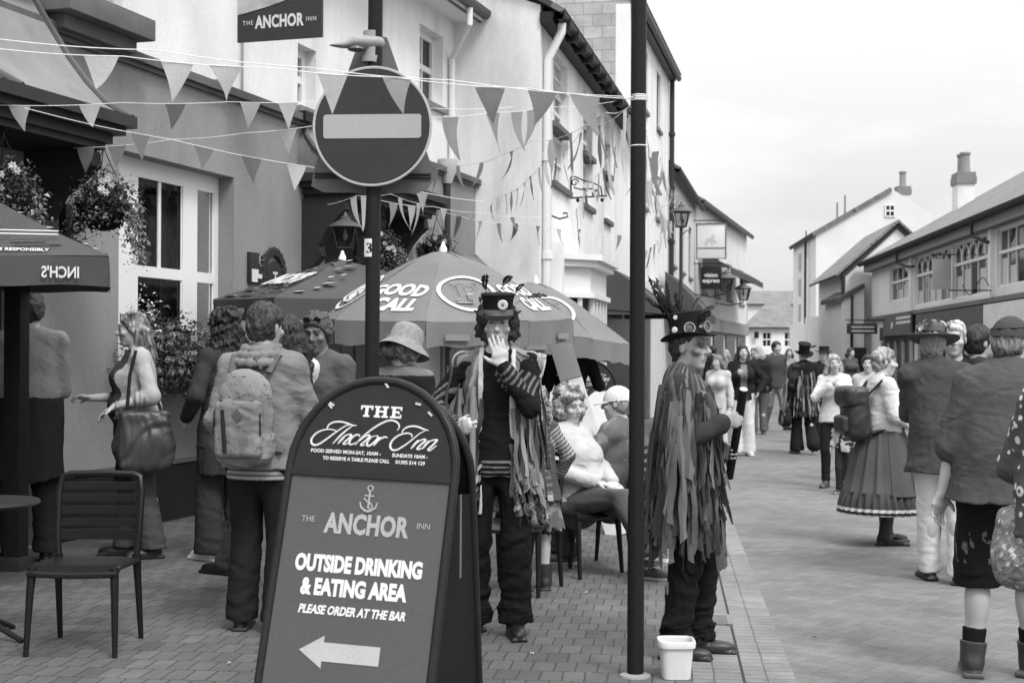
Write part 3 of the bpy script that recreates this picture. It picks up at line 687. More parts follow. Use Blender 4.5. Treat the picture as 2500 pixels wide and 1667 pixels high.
awning(D, D.sz(1608, 650)[0], D.sz(1608, 650)[0] + 3.2, D.sz(1608, 652, .2)[1], 1.1, 1.1, AWN, 'black sloping awning just right of the black pole', .17)

# ------------------------------------------------------------------ fourth and fifth houses
p4 = D.p(sD, 0, 0); G = Wall(p4.x, p4.y, .2); h4 = empty('townhouse', p4, 'lower white house with dark window hung with shop signs past the tall townhouse', 'house')
sG = G.sz(1698, 500)[0]; zG = G.sz(1668, 449, .2)[1]
opsG = [hw(1641, 1651, 5.9, 4.2, G), hw(1664, 1672, 5.9, 4.2, G), hw(1683, 1690, 5.9, 4.2, G)]
mb = MB(); facade(mb, G, 0, sG, 0, zG + .2, opsG, .18); mb.add([G.p(0, 0, 0), G.p(0, 0, -8), G.p(0, zG + .2, -8), G.p(0, zG + 2.6, -4), G.p(0, zG + .2, 0)], [(0, 1, 2, 3, 4)]); mb.build('wall', RENDERC, h4, smooth=False)
for o in opsG: window(G, o, h4, 2, 2, 0, .1, .05, .03, frame_m=mat('frame_dark', .06))
mb = MB(); mb.grid([[G.p(s, zG + .1 + z, .18 + o) for (o, z) in pf + [(.15, .02), (0, .02)]] for s in (-.1, sG + .1)], closed=True); mb.build('gutter', mat('gutter_black', .03), h4)
roof_plane('roof', [G.p(-.1, zG + .16, .33), G.p(sG + .1, zG + .16, .33), G.p(sG + .1, zG + 2.7, -4), G.p(-.1, zG + 2.7, -4)], SLATE, h4)
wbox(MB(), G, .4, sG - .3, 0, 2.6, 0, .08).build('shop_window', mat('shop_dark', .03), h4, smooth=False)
wbox(MB(), G, .2, sG - .1, 2.6, 3.2, 0, .16).build('fascia', mat('panel_grey', .3), h4, smooth=False)
p5 = G.p(sG, 0, 0); J = Wall(p5.x, p5.y, .286); h5 = empty('terraced_house', p5, 'pale house with long sloping eaves behind the white hanging sign', 'house')
sJ = J.sz(1823, 600)[0]; zJ = J.sz(1760, 532, .2)[1]
opsJ = [hw(1715 + i * 30, 1728 + i * 30, 5.4, 3.9, J) for i in range(4)]
mb = MB(); facade(mb, J, 0, sJ, 0, zJ + .2, opsJ, .15); mb.add([J.p(0, 0, 0), J.p(0, 0, -8), J.p(0, zJ + .2, -8), J.p(0, zJ + 2.4, -4), J.p(0, zJ + .2, 0)], [(0, 1, 2, 3, 4)]); mb.build('wall', RENDERC, h5, smooth=False)
for o in opsJ: window(J, o, h5, 2, 2, 0, .1, .06, .04)
mb = MB(); mb.grid([[J.p(s, zJ + .1 + z, .18 + o) for (o, z) in pf + [(.15, .02), (0, .02)]] for s in (-.1, sJ + .1)], closed=True); mb.build('gutter', mat('gutter_grey', .1), h5)
roof_plane('roof', [J.p(-.1, zJ + .16, .33), J.p(sJ + .1, zJ + .16, .33), J.p(sJ + .1, zJ + 2.5, -4), J.p(-.1, zJ + 2.5, -4)], SLATE, h5)
wbox(MB(), J, .5, sJ - .4, 2.5, 3.0, 0, .16).build('fascia', mat('panel_grey', .3), h5, smooth=False)
mb = MB()
for i in range(4): wbox(mb, J, .8 + i * sJ / 4.2, .8 + i * sJ / 4.2 + sJ / 5.5, .3, 2.4, 0, .05)
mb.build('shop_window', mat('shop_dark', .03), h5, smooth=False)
hp = awning(J, .6, sJ * .75, J.sz(1765, 640, .2)[1], .55, 1.0, AWN, 'narrow tiled canopy over the shops under the lanterns', .17)

# ------------------------------------------------------------------ houses closing the street
Yf = 88.
def fp(px, py, Y=Yf): return at(px, py, Y)
cot = empty('cottage', fp(1880, 900) * 1., 'low white cottage with dark tiled roof closing the far end of the street', 'house')
cot.location.z = 0
xl, xr = fp(1822, 800).x, fp(1960, 800).x; ze = fp(1880, 797).z; zr = fp(1880, 735).z
W6 = Wall(xl, Yf, 0); W6.d = Vector((1, 0, 0)); W6.n = Vector((0, -1, 0))
opsC = [[1.0 + i * 1.35, 1.55 + i * 1.35, ze - 1.25, ze - .35] for i in range(3)]
mb = MB(); facade(mb, W6, 0, xr - xl, 0, ze, opsC, .1); mb.build('wall', RENDERW, cot, smooth=False)
for o in opsC: window(W6, o, cot, 2, 2, 0, .07, .05, .04, sill=False)
roof_plane('roof', [(xl - .3, Yf - .3, ze - .05), (xr, Yf - .3, ze - .05), (xr, Yf + 4, zr), (xl + 1.9, Yf + 4, zr)], CLAYT, cot)
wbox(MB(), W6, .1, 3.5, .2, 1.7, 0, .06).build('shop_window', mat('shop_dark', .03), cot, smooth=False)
sg = fp(1845, 818)
MB().box(sg + Vector((0, -.25, 0)), (.28, .05, .4)).build('hanging_board', BLACKP, cot)
Y7 = 104.; bk = empty('cottage', (at(1880, 700, Y7).x, Y7, 0), 'long dark roofed house just behind the far white cottage', 'house')
xl, xr = at(1826, 700, Y7).x, at(1990, 700, Y7).x; ze = at(1880, 742, Y7).z; zr = at(1880, 704, Y7).z
MB().add([(xl, Y7, 0), (xr, Y7, 0), (xr, Y7, ze), (xl, Y7, ze)], [(0, 1, 2, 3)]).add([(xl, Y7, 0), (xl, Y7 + 7, 0), (xl, Y7 + 7, ze), (xl, Y7 + 4, zr), (xl, Y7, ze)], [(0, 1, 2, 3, 4)]).build('wall', RENDERC, bk, smooth=False)
roof_plane('roof', [(xl - .2, Y7 - .3, ze), (xr, Y7 - .3, ze), (xr, Y7 + 4, zr), (xl - .2, Y7 + 4, zr)], CLAYT, bk)

# ------------------------------------------------------------------ right side of the street
a_ = at(2500, 720, 33.)
Q = Wall(a_.x, a_.y, .083, -1)                           # outward normal to the left
zs_ = Q.sz(2500, 722)[1]; zg = Q.sz(2500, 484, .35)[1]
s_end = Q.sz(2128, 700)[0]
r1 = empty('shop_terrace', Q.p(0, 0), 'long first floor shop terrace with arched gallery windows and tiled roof on the right', 'shop building')
def qo(l, r, z0, z1): s0, s1 = Q.sz(r, 700)[0], Q.sz(l, 700)[0]; return [s0, s1, z0, z1]
zt = zg - .36; zb = zs_ + .2; zmid = zb + (zt - zb) * .62
opsQ = [qo(2433, 2640, zb + .1, zt), qo(2325, 2420, zb, zt), qo(2233, 2322, zb, zt), qo(2172, 2224, zb + .3, zt - .05)]
mb = MB(); facade(mb, Q, -14, s_end, 0, zg, opsQ, .14); e0, e1 = Q.p(s_end, 0, 0), Q.p(s_end, 0, -8)
mb.build('wall', mat('gallery_render', .64, .9, .08, .7, .08, 60, .5, 70, dirt=.07), r1, smooth=False)
for k, o in enumerate(opsQ):
    f = window(Q, o, r1, [9, 5, 6, 4][k], 1, 0, .1, .07, .05, sill=False)
    mb = MB(); wbox(mb, Q, o[0], o[1], zmid - .04, zmid + .04, -.12, -.05)
    if k in (1, 2):
        n = [9, 5, 6, 4][k]; w_ = (o[1] - o[0]) / n
        for i in range(n):
            c = o[0] + (i + .5) * w_; mb.tube([Q.p(c + w_ * .5 * math.cos(t), zmid + .05 + (zt - zmid - .15) * math.sin(t), -.075) for t in [PI * j / 10 for j in range(11)]], .028, 6)
    mb.build('glazing_bars', FRAMEW, f, smooth=False)
    mb = MB()
    for i in range([9, 5, 6, 4][k]):
        if (i * 7 + k) % 3: w_ = (o[1] - o[0]) / [9, 5, 6, 4][k]; wbox(mb, Q, o[0] + i * w_ + .08, o[0] + (i + .8) * w_, o[2] + .08, o[2] + (zmid - o[2]) * (.5 + .4 * ((i * 13) % 5) / 5), -.116, -.106)
    mb.build('blind', mat('blind_cloth', .5), f, smooth=False)
mb = MB()
for x in (2228, 2424): s = Q.sz(x, 700)[0]; wbox(mb, Q, s - .14, s + .14, zs_, zg - .1, -.02, .1)
mb.build('post', FRAMEW, r1, smooth=False)
mb = MB(); wbox(mb, Q, -14, s_end, zs_ - .06, zs_ + .06, 0, .16); mb.build('string_course', mat('string_dark', .16), r1, smooth=False)
mb = MB(); wbox(mb, Q, -14, s_end, zg - .34, zg - .06, .0, .3); mb.build('soffit', mat('soffit_grey', .22), r1, smooth=False)
mb = MB(); mb.grid([[Q.p(s, zg + z * 1.3, .32 + o * 1.2) for (o, z) in pf + [(.15, .02), (0, .02)]] for s in (-14, s_end + .3)], closed=True); mb.build('gutter', mat('gutter_dark2', .05), r1)
zrd = zg + 3.0
roof_plane('roof', [Q.p(-14, zg + .05, .42), Q.p(s_end + .4, zg + .05, .42), Q.p(s_end - 4.4, zrd, -4.6), Q.p(-14, zrd, -4.6)], CLAYT, r1)
roof_plane('roof_hip', [Q.p(s_end + .4, zg + .05, .42), Q.p(s_end + .4, zg + .05, -8), Q.p(s_end - 4.4, zrd, -4.7), Q.p(s_end - 4.4, zrd, -4.6)], CLAYT, r1)
MB().add([Q.p(s_end, 0, 0), Q.p(s_end, 0, -8), Q.p(s_end, zg, -8), Q.p(s_end, zg, 0)], [(0, 1, 2, 3)]).build('end_wall', RENDERG, r1, smooth=False)
for x, y in ((2378, 535), (2194, 625)):
    s = Q.sz(x, y, .35)[0]; s2_ = Q.sz(x + 38, y, .1)[0]
    MB().tube([Q.p(s, zg - .06, .42), Q.p(s, zg - .45, .4), Q.p(s - .5, zg - .62, .2), Q.p(s2_, zg - .66, .12)], .045, 8).build('downpipe', mat('pipe_dark', .05), r1)
def chimney(c, w_, d_, h_, pots, root, m, rot, hpot=.7):
    mb = MB().box(Vector(c) + Vector((0, 0, h_ / 2)), (w_, d_, h_), rot); o = mb.build('chimney', m, root, smooth=False)
    MB().box(Vector(c) + Vector((0, 0, h_ + .12)), (w_ * 1.16, d_ * 1.16, .24), rot).box(Vector(c) + Vector((0, 0, h_ + .32)), (w_ * 1.08, d_ * 1.08, .16), rot).build('chimney_cap', mat('chimney_brick', .22), o, smooth=False)
    for i in range(pots):
        x = (i - (pots - 1) / 2) * w_ * .55 if pots > 1 else 0; q = Vector(c) + rot @ Vector((x, 0, h_ + .4))
        MB().lathe([(.19, 0), (.17, .1), (.155, hpot * .85), (.19, hpot * .9), (.19, hpot), (.13, hpot)], q, 12).build('chimney_pot', mat('pot_clay', .26), o)
pcx = Q.hit(2352, 505, -2.6); chimney(pcx - Vector((0, 0, .6)), .85, .6, (505 - 448) / F * pcx.y + .55, 2, r1, RENDERW, Q.rot(), .7)
# shops below
def shop(l, r, label_m, fz0, fz1, name='fascia'):
    s0, s1 = Q.sz(r, 760)[0], Q.sz(l, 760)[0]
    wbox(MB(), Q, s0, s1, fz0, fz1, 0, .18).build(name, label_m, r1, smooth=False)
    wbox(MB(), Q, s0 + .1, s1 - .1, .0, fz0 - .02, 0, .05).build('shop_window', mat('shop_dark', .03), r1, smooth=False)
    mb = MB(); n = 4
    for i in range(n + 1): s = s0 + (s1 - s0) * i / n; wbox(mb, Q, s - .07, s + .07, 0, fz0 - .03, .05, .12)
    mb.build('shopfront', mat('shopfront_paint', .4), r1, smooth=False)
shop(2250, 2416, mat('fascia_grey', .11), zs_ - .7, zs_ - .1)
shop(2418, 2760, mat('fascia_pale', .6), zs_ - .72, zs_ - .1)
shop(2160, 2232, mat('fascia_dark', .07), zs_ - .85, zs_ - .38)
# hanging boards on brackets
def hang(W, px, py0, py1, width, m, label, off0=.25, arm=True, cat='hanging sign', txt=None, ref=None):
    s, z1 = W.sz(px, py0, off0); z0 = W.sz(px, py1, off0)[1]
    t = empty('hanging_sign', W.p(s, z0, off0 + width / 2), label, cat)
    wbox(MB(), W, s - .025, s + .025, z0, z1, off0, off0 + width, .006).build('board', m, t)
    if arm:
        MB().tube([W.p(s, z1 + .12, .0), W.p(s, z1 + .12, off0 + width + .05)], .02, 6).tube([W.p(s, z1 + .12, off0 + .1), W.p(s, z1, off0 + .1)], .01, 5).tube([W.p(s, z1 + .12, off0 + width - .1), W.p(s, z1, off0 + width - .1)], .01, 5).build('bracket', BLACKP, t)
    return t, s, z0, z1
hang(Q, 2322, 632, 706, .52, mat('board_grey', .42), 'large pale grey board hanging before the gallery windows on the right', .12)
t, s, z0, z1 = hang(Q, 2142, 790, 815, 1.05, mat('fascia_dark', .07), 'small dark two line sign on bracket above far right pavement', .5)
mb = MB()
for r_, y in ((0, .66), (1, .28)): mb.box(Q.p(s - .03, z0 + (z1 - z0) * y, 1.0), (.008, .78, (z1 - z0) * .16), Q.rot())
mb.build('lettering', mat('letter_pale', .55), t, smooth=False); MB().tube([Q.p(s, z0, 1.4), Q.p(s, .0, 1.4)], .03, 6).build('post', BLACKP, t)
s, z = Q.sz(2194, 792, .3); t = empty('fascia_sign', Q.p(s, z, .2), 'dark sloping shop sign with pale disc and two pale lines on the far right', 'shop sign'); wbox(MB(), Q, Q.sz(2226, 790, .2)[0], Q.sz(2160, 790, .2)[0], z - .35, z + .35, .18, .26).build('board', mat('fascia_mid', .12), t)
mb = MB(); wbox(mb, Q, Q.sz(2222, 790, .26)[0], Q.sz(2188, 790, .26)[0], z + .02, z + .1, .25, .268); wbox(mb, Q, Q.sz(2222, 790, .26)[0], Q.sz(2188, 790, .26)[0], z + .17, z + .25, .25, .268); mb.build('lettering', mat('letter_pale', .55), t, smooth=False)
MB().lathe([(0, 0), (.13, 0), (.12, .02), (0, .02)], Q.p(Q.sz(2178, 800, .26)[0], z - .02, .262), 16, Matrix((Q.d, Vector((0, 0, 1)), Q.n)).transposed()).build('disc', mat('letter_pale', .55), t)
t = empty('street_bracket', Q.p(Q.sz(2360, 710, .1)[0], zb + .1, .1), 'empty iron scroll bracket on the gallery front at right', 'bracket')
s, z = Q.sz(2420, 709, .1)
MB().tube([Q.p(s, z, .1), Q.p(s, z, 1.15)], .018, 6).tube([Q.p(s, z + .1 + .22 * math.sin(k * .5), .15 + k * .05) for k in range(14)], .012, 5).build('scroll', BLACKP, t)
# gabled white house
Yg = s_g = None
g0 = Q.p(s_end + .6, 0, .55); g_ = Wall(g0.x, g0.y, .083, -1); Yg = g0.y
r2 = empty('gabled_house', g0, 'white gabled house with dark bargeboards beyond the shop terrace', 'house')
gx0 = at(2064, 700, Yg).x; peak = at(2190, 537, Yg); le = at(2052, 662, Yg); re_ = Vector((2 * peak.x - le.x, Yg, le.z))
MB().add([(gx0, Yg, 0), (re_.x, Yg, 0), (re_.x, Yg, re_.z), tuple(peak), (gx0, Yg, le.z + .1)], [(0, 1, 2, 3, 4)]).build('wall', RENDERW, r2, smooth=False)
MB().add([(gx0, Yg, 0), (gx0 + .7, Yg + 8, 0), (gx0 + .7, Yg + 8, le.z), (gx0, Yg, le.z)], [(0, 1, 2, 3)]).build('front_wall', RENDERC, r2, smooth=False)
mb = MB()
for e in (le, re_): d = (peak - e); n = Vector((-d.z, 0, d.x)).normalized() * (1 if e is le else -1); mb.add([e + n * .0, peak + n * .0, peak - Vector((0, 0, .34)), e - Vector((0, 0, .34))] , [(0, 1, 2, 3)]); mb.add([v + Vector((0, -.06, 0)) for v in (e, peak, peak - Vector((0, 0, .34)), e - Vector((0, 0, .34)))], [(0, 1, 2, 3)]); mb.add([v + Vector((0, y, 0)) for y in (0, -.06) for v in (e - Vector((0, 0, .34)), peak - Vector((0, 0, .34)))], [(0, 1, 3, 2)])
mb.build('bargeboard', mat('barge_dark', .09), r2, smooth=False)
dp = Vector((.7, 8, 0))
o_ = Vector((0, -.25, 0)); roof_plane('roof', [le + o_ - Vector((.25, 0, .15)), le + dp - Vector((.25, 0, .15)), peak + dp, peak + o_], CLAYT, r2); roof_plane('roof', [re_ + o_, re_ + dp, peak + dp, peak + o_], CLAYT, r2)
MB().tube([(gx0 - .12, Yg - .1, le.z - .2), (gx0 - .12, Yg - .1, 1.0)], .07, 8).build('downpipe', mat('pipe_dark', .05), r2)
lw = at(2052, 735, Yg - .6); lr = at(2110, 700, Yg - .6)
sh_ = empty('shop', (lr.x, Yg - .6, 0), 'small pale lean-to shop in front of the white gabled house', 'shop building')
MB().add([(lw.x + .05, Yg - .6, 0), (lr.x, Yg - .6, 0), (lr.x, Yg - .6, lr.z), (lw.x + .05, Yg - .6, lw.z)], [(0, 1, 2, 3)]).add([(lw.x + .05, Yg - .6, 0), (lw.x + .1, Yg + 3, 0), (lw.x + .1, Yg + 3, lw.z), (lw.x + .05, Yg - .6, lw.z)], [(0, 1, 2, 3)]).build('wall', RENDERC, sh_, smooth=False)
MB().add([lw + Vector((-.1, -.1, -.06)), lr + Vector((0, -.1, -.06)), lr + Vector((0, -.1, .12)), lw + Vector((-.1, -.1, .12))] + [lw + Vector((-.1, 3, -.06)), lr + Vector((0, 3, -.06)), lr + Vector((0, 3, .12)), lw + Vector((-.1, 3, .12))], [(0, 1, 2, 3), (4, 5, 6, 7), (0, 4, 7, 3), (3, 7, 6, 2), (0, 1, 5, 4), (1, 2, 6, 5)]).build('roof', mat('barge_dark', .09), sh_, smooth=False)
MB().tube([(at(2080, 800, Yg - .7).x, Yg - .7, lr.z - .3), (at(2080, 800, Yg - .7).x, Yg - .7, .1)], .05, 6).build('downpipe', mat('pipe_dark', .05), sh_)
MB().box((at(2098, 900, Yg - .64).x, Yg - .64, .95), (.5, .06, 1.9)).build('door', mat('door_paint', .04), sh_)
# the tall pale house behind
Y3 = 70.; r3 = empty('tall_house', (at(1990, 800, Y3).x, Y3, 0), 'tall plain pale gable end rising behind the right hand houses', 'house')
P3 = lambda x, y: at(x, y, Y3)
ge, gp, ge2 = P3(1992, 563), P3(2172, 458), P3(2275, 522); gl = P3(1992, 800).x
fr0 = at(1937, 612, Y3 + 9)
MB().add([(gl, Y3, 0), (ge2.x, Y3, 0), tuple(ge2), tuple(gp), tuple(ge)], [(0, 1, 2, 3, 4)]).build('wall', RENDERC, r3, smooth=False)
MB().add([(gl, Y3, 0), (fr0.x, Y3 + 9, 0), (fr0.x, Y3 + 9, ge.z), (gl, Y3, ge.z)], [(0, 1, 2, 3)]).build('front_wall', RENDERC, r3, smooth=False)
dv = Vector((fr0.x - gl, 9, 0)); roof_plane('roof', [ge - Vector((.25, .15, .12)), ge + dv - Vector((.25, 0, .12)), gp + dv, gp - Vector((0, .15, 0))], SLATE, r3, .2); roof_plane('roof', [ge2, ge2 + dv, gp + dv, gp], SLATE, r3)
MB().tube([at(1971, 590, Y3 + 2.6) + Vector((-.1, 0, 0)), Vector((at(1971, 590, Y3 + 2.6).x - .1, Y3 + 2.6, .5))], .06, 6).build('downpipe', mat('pipe_dark', .05), r3)
rI = Matrix.Identity(3)
c0 = P3(2213, 505); chimney((c0.x, Y3 + .7, c0.z - .6), .62, .62, (505 - 472) / F * Y3 + .6, 1, r3, RENDERC, rI, .75)
W8 = Wall(gl, Y3, 0); W8.d = Vector((1, 0, 0)); W8.n = Vector((0, -1, 0))
o = [P3(2160, 480).x - gl, P3(2185, 480).x - gl, P3(2160, 530).z, P3(2160, 500).z]; window(W8, o, r3, 2, 2, .06, .02, .06, .04, sill=False)
for i in range(4):
    q = at(1956, 640 + i * 62, Y3 + 6); MB().box(q + Vector((-.05, 0, 0)), (.08, .7, .9)).build('window', mat('far_pane', .25, .3), r3)
for x, y in ((1968, 600), (2044, 530), (2063, 512)): q = at(x, y, Y3 + 3); MB().tube([q - Vector((0, 0, .6)), q + Vector((0, 0, .75))], .045, 5).build('aerial', mat('aerial_grey', .2), r3)
# low shop fronts running on below the tall house
for k, (l, r, t_, m, lab) in enumerate(((2010, 2050, 770, mat('fascia_grey', .11), 'far shop with pale boarded front and grey fascia'), (1965, 2012, 790, mat('fascia_dark', .07), 'last small shop with dark sign board before the cottage'))):
    Yk = 63. + 9 * k; x0, x1 = at(l, 850, Yk).x, at(r, 850, Yk).x; z = at(l, t_, Yk).z
    t = empty('shop', (x0, Yk, 0), lab, 'shop building'); MB().box(((x0 + x1) / 2 + .6, Yk + 2, z / 2), (x1 - x0 + 1.2, 4, z)).build('wall', RENDERC, t, smooth=False)
    MB().box(((x0 + x1) / 2 + .6, Yk - .06, z - .3), (x1 - x0 + 1.1, .12, .5)).build('fascia', m, t, smooth=False); MB().box(((x0 + x1) / 2 + .6, Yk - .04, (z - .8) / 2), (x1 - x0 + .6, .1, z - .9)).build('shop_window', mat('shop_dark', .03), t, smooth=False)

# ------------------------------------------------------------------ poles and the no-entry sign
POLE = mat('pole_paint', .022, .42, .2, 3, .2, bmp=.25, stretch=(1, 1, .25), dirt=0)
gb = ground(1551, 1652); gt = at(1560, 0, gb.y)
t = empty('lamp_pole', gb, 'tall plain black pole rising out of the picture beside the white bucket', 'pole')
MB().tube([gb, gb + (gt - gb) * .27], .0395, 20).build('base_sleeve', POLE, t)
MB().tube([gb + (gt - gb) * .265, gb + (gt - gb) * 1.25], .0365, 20).build('pole', POLE, t)
MB().lathe([(.075, .0), (.072, .012), (.045, .02)], gb, 16).build('base_collar', mat('concrete_collar', .3, .9, bmp=.6), t)
mb = MB()
for y in (357,): p = at(1559, y, gb.y); mb.lathe([(.0375, -.003), (.041, 0), (.0375, .003)], p, 16)
for k in range(4): p = at(1560, 234 + k * 4, gb.y); mb.lathe([(.0375, -.003), (.0405, 0), (.0375, .003)], p, 16)
mb.build('string_tie', mat('string_white', .75), t)
YS = 7.14; sb = at(905, 800, YS); sb.z = 0; st_ = at(917, 0, YS)
sgn = empty('traffic_sign', sb, 'round no entry sign with pale bar on black post', 'road sign')
MB().tube([sb, st_ + (st_ - sb) * .3], .037, 20).build('post', POLE, sgn)
SIGNR = mat('sign_dark', .052, .45, .14, 3, .16, bmp=.1); SIGNW = mat('sign_pale', .36, .45, .05, 2, .06, bmp=.05)
cs = at(909, 309, YS - .06); fx, fz = Vector((1, -.05, .005)).normalized(), Vector((.004, 0, 1)); Ms = frame(cs, fx, fz); Rs = Ms.to_3x3(); RX = Rs @ Matrix.Rotation(0, 3, 'X')
disc = MB(); disc.lathe([(0, -.004), (.29, -.004), (.29, .002), (0, .002)], cs, 64, Rs); pl = disc.build('sign_plate', SIGNR, sgn)
MB().lathe([(.288, -.006), (.2985, -.004), (.3, .003), (.296, .006), (.287, .005), (.287, .001)], cs, 64, Rs, cap=False).build('rim', mat('rim_pale', .4, .4), pl)
bar = []; bw_, bh_, br_ = .245, .0595, .014
for cx_, cy_, a0 in ((bw_ - br_, bh_ - br_, 0), (-bw_ + br_, bh_ - br_, 90), (-bw_ + br_, -bh_ + br_, 180), (bw_ - br_, -bh_ + br_, 270)):
    for k in range(5): bar.append((cx_ + br_ * math.cos(R(a0 + k * 22.5)), cy_ + br_ * math.sin(R(a0 + k * 22.5))))
MB().prism(bar, cs + Ms.col[2].xyz * .003, Ms.col[0].xyz, Ms.col[1].xyz, .002).build('bar', SIGNW, pl, smooth=False)
# back of a warning triangle fixed behind it
tri = empty('traffic_sign', at(915, 430, YS + .05), 'back of a triangular warning sign fixed behind the no entry sign', 'road sign')
Yb = YS + .075; pts = [at(x, y, Yb) for x, y in ((945, 92), (1050, 395), (1066, 428), (1045, 460), (1020, 472), (790, 470), (760, 455), (766, 415), (870, 118), (900, 85))]
PLB = mat('sign_back', .17, .6, .12, 4, .1, dirt=.25)
o = pts[0]; MB().prism([((p - o).x, (p - o).z) for p in pts], o, (1, 0, 0), (0, 0, 1), -.003).build('sign_plate', PLB, tri, smooth=False)
mb = MB()
for y in (424, 432): a, b_ = at(768, y, Yb - .008), at(1052, y + 2, Yb - .008); mb.tube([a, b_], .0065, 6)
mb.build('channel', mat('channel_dark', .05), tri)
# swan-neck sign light
sl = empty('sign_light', at(905, 95, YS), 'pale swan necked sign light clamped to the sign post', 'lamp')
LGT = mat('lamp_casting', .3, .5, .12, 6, .1, bmp=.2)
def P_(x, y, dy=0): return at(x, y, YS + dy)
fn = SDF().u(cone(P_(800, 118, -.1), P_(870, 103, -.04), .022, .042, (0, 0, 1), .6)).u(cone(P_(870, 103, -.04), P_(915, 105), .042, .05, (0, 0, 1), .75)).cut(plane(P_(860, 121, -.05), (-.08, 0, -1)))
blob('lamp_head', fn, tuple(P_(770, 170, -.3)), tuple(P_(960, 60, .2)), .006, LGT, sl).matrix_parent_inverse = sl.matrix_basis.inverted()
MB().lathe([(.03, -.006), (.045, 0), (.04, .012)], P_(870, 122, -.05), 16).build('lens', mat('lens_grey', .12, .3), sl)
MB().tube([P_(908, 78), P_(907, 152)], [.043, .043], 16).tube([P_(908, 90), P_(912, 84), P_(932, 88, .02)], .008, 6).tube([P_(907, 138), P_(906, 154)], .047, 16).build('clamp', LGT, sl)
MB().tube([P_(930, 92, .04), P_(931, 150, .04)], .006, 6).build('bracket', mat('channel_dark', .05), sl)
# stickers on the post
LETB = mat('lettering_black', .02, .6); LETW = mat('lettering_white', .62, .6, .04, 3, .05, bmp=0); LETG = mat('lettering_grey', .34, .6, bmp=0)
s3 = empty('sticker', at(905, 606, YS - .037), 'square white sticker with a figure 3 on the sign post', 'sticker')
c = at(905, 606, YS); mb = MB(); mb.grid([[c + Vector((.0378 * math.sin(a), -.0378 * math.cos(a), z)) for a in [R(-46 + 92 * k / 8) - .1 for k in range(9)]] for z in (-.045, .045)]); mb.build('label', mat('sticker_white', .66), s3)
lettering([('3', -.004, -.026, .072, dict(bold=.0015, bend=lambda v: Vector((.0378 * math.sin(v.x / .0378), v.y, .0378 * math.cos(v.x / .0378) + .0012))))], LETB, frame(c, (1, 0, 0), (0, 0, 1)), s3)
s4 = empty('sticker', at(921, 778, YS - .03), 'narrow torn white sticker lower down on the sign post', 'sticker')
c = at(905, 778, YS); mb = MB(); mb.grid([[c + Vector((.0378 * math.sin(a), -.0378 * math.cos(a), z)) for a in [R(22 + 40 * k / 8) for k in range(9)]] for z in (-.047, .047)]); mb.build('label', mat('sticker_white', .66), s4)

# ------------------------------------------------------------------ pavement boards
BT = mat('board_tube', .028, .3, .15, 8, .1, bmp=.1); BH = mat('board_header', .03, .4, .1, 4, .12, bmp=.05); BP = mat('board_poster', .088, .5, .06, 2, .12, bmp=.05); BSIDE = mat('board_back', .012, .6)
ax = dict(th=R(14.1), lean=R(16.2), roll=R(1.85))
def board_axes(th, l, r):
    n0 = Vector((-math.sin(th), -math.cos(th), 0)); u = Vector((math.cos(th), -math.sin(th), 0)); z = Vector((0, 0, 1))
    up = z * math.cos(l) - n0 * math.sin(l); return u * math.cos(r) - up * math.sin(r), up * math.cos(r) + u * math.sin(r)
SCRIPT = [[(905,405),(850,405),(760,375),(640,345),(530,350),(450,385),(410,440),(410,470)], [(575,515),(530,485),(430,470),(320,490),(220,540),(150,620),(140,690),(180,735),(260,725),(380,650),(500,560),(620,475),(740,405),(850,400)], [(850,400),(740,480),(650,560),(570,640),(500,715)],
 [(720,570),(585,715)], [(600,690),(700,590),(770,560),(815,570),(780,620),(700,690),(680,720),(720,720),(760,700)], [(950,600),(950,570),(900,565),(820,620),(780,690),(790,725),(840,720),(900,690)], [(1590,490),(1625,430),(1600,365),(1520,325),(1430,330),(1320,375),(1180,460),(1050,560),(950,650),(880,735)], [(950,670),(1050,590),(1110,570),(1120,600),(1040,680),(975,730),(1000,745),(1050,725)],
 [(1240,580),(1160,600),(1090,680),(1080,740),(1130,745),(1200,690),(1260,620),(1260,585),(1240,580)], [(1310,600),(1190,750)], [(1220,710),(1300,640),(1370,605),(1430,610)], [(2120,490),(2040,470),(1920,425),(1800,425),(1710,465),(1665,530)], [(1830,605),(1840,570),(1790,540),(1700,545),(1590,590),(1500,670),(1470,760),(1510,820),(1590,815),(1720,740),(1850,640),(1960,550),(2070,490)],
 [(1950,650),(1820,800)], [(1860,760),(1960,670),(2050,640),(2060,670),(1980,740),(1925,800),(1960,810),(2010,780)], [(2130,660),(2010,805)], [(2050,760),(2150,670),(2240,650),(2260,665),(2170,760),(2110,815),(2150,825),(2255,745)]]
BOARD_XY = None
def glyph(strokes, x, y, s, r, M, mb):
    for st in strokes:
        pts = []
        for i in range(len(st) - 1):      # Catmull-Rom
            p0, p1, p2, p3 = [Vector(st[max(0, min(len(st) - 1, i + k))]) for k in (-1, 0, 1, 2)]
            for k in range(6):
                t = k / 6; pts.append(.5 * ((2 * p1) + (p2 - p0) * t + (2 * p0 - 5 * p1 + 4 * p2 - p3) * t * t + (3 * p1 - p0 - 3 * p2 + p3) * t ** 3))
        pts.append(Vector(st[-1])); n = len(pts)
        mb.tube([M @ Vector((x + p.x * s, y + p.y * s, .0005)) for p in pts], [r * (.55 + .75 * math.sin(PI * i / max(1, n - 1))) for i in range(n)], 6)
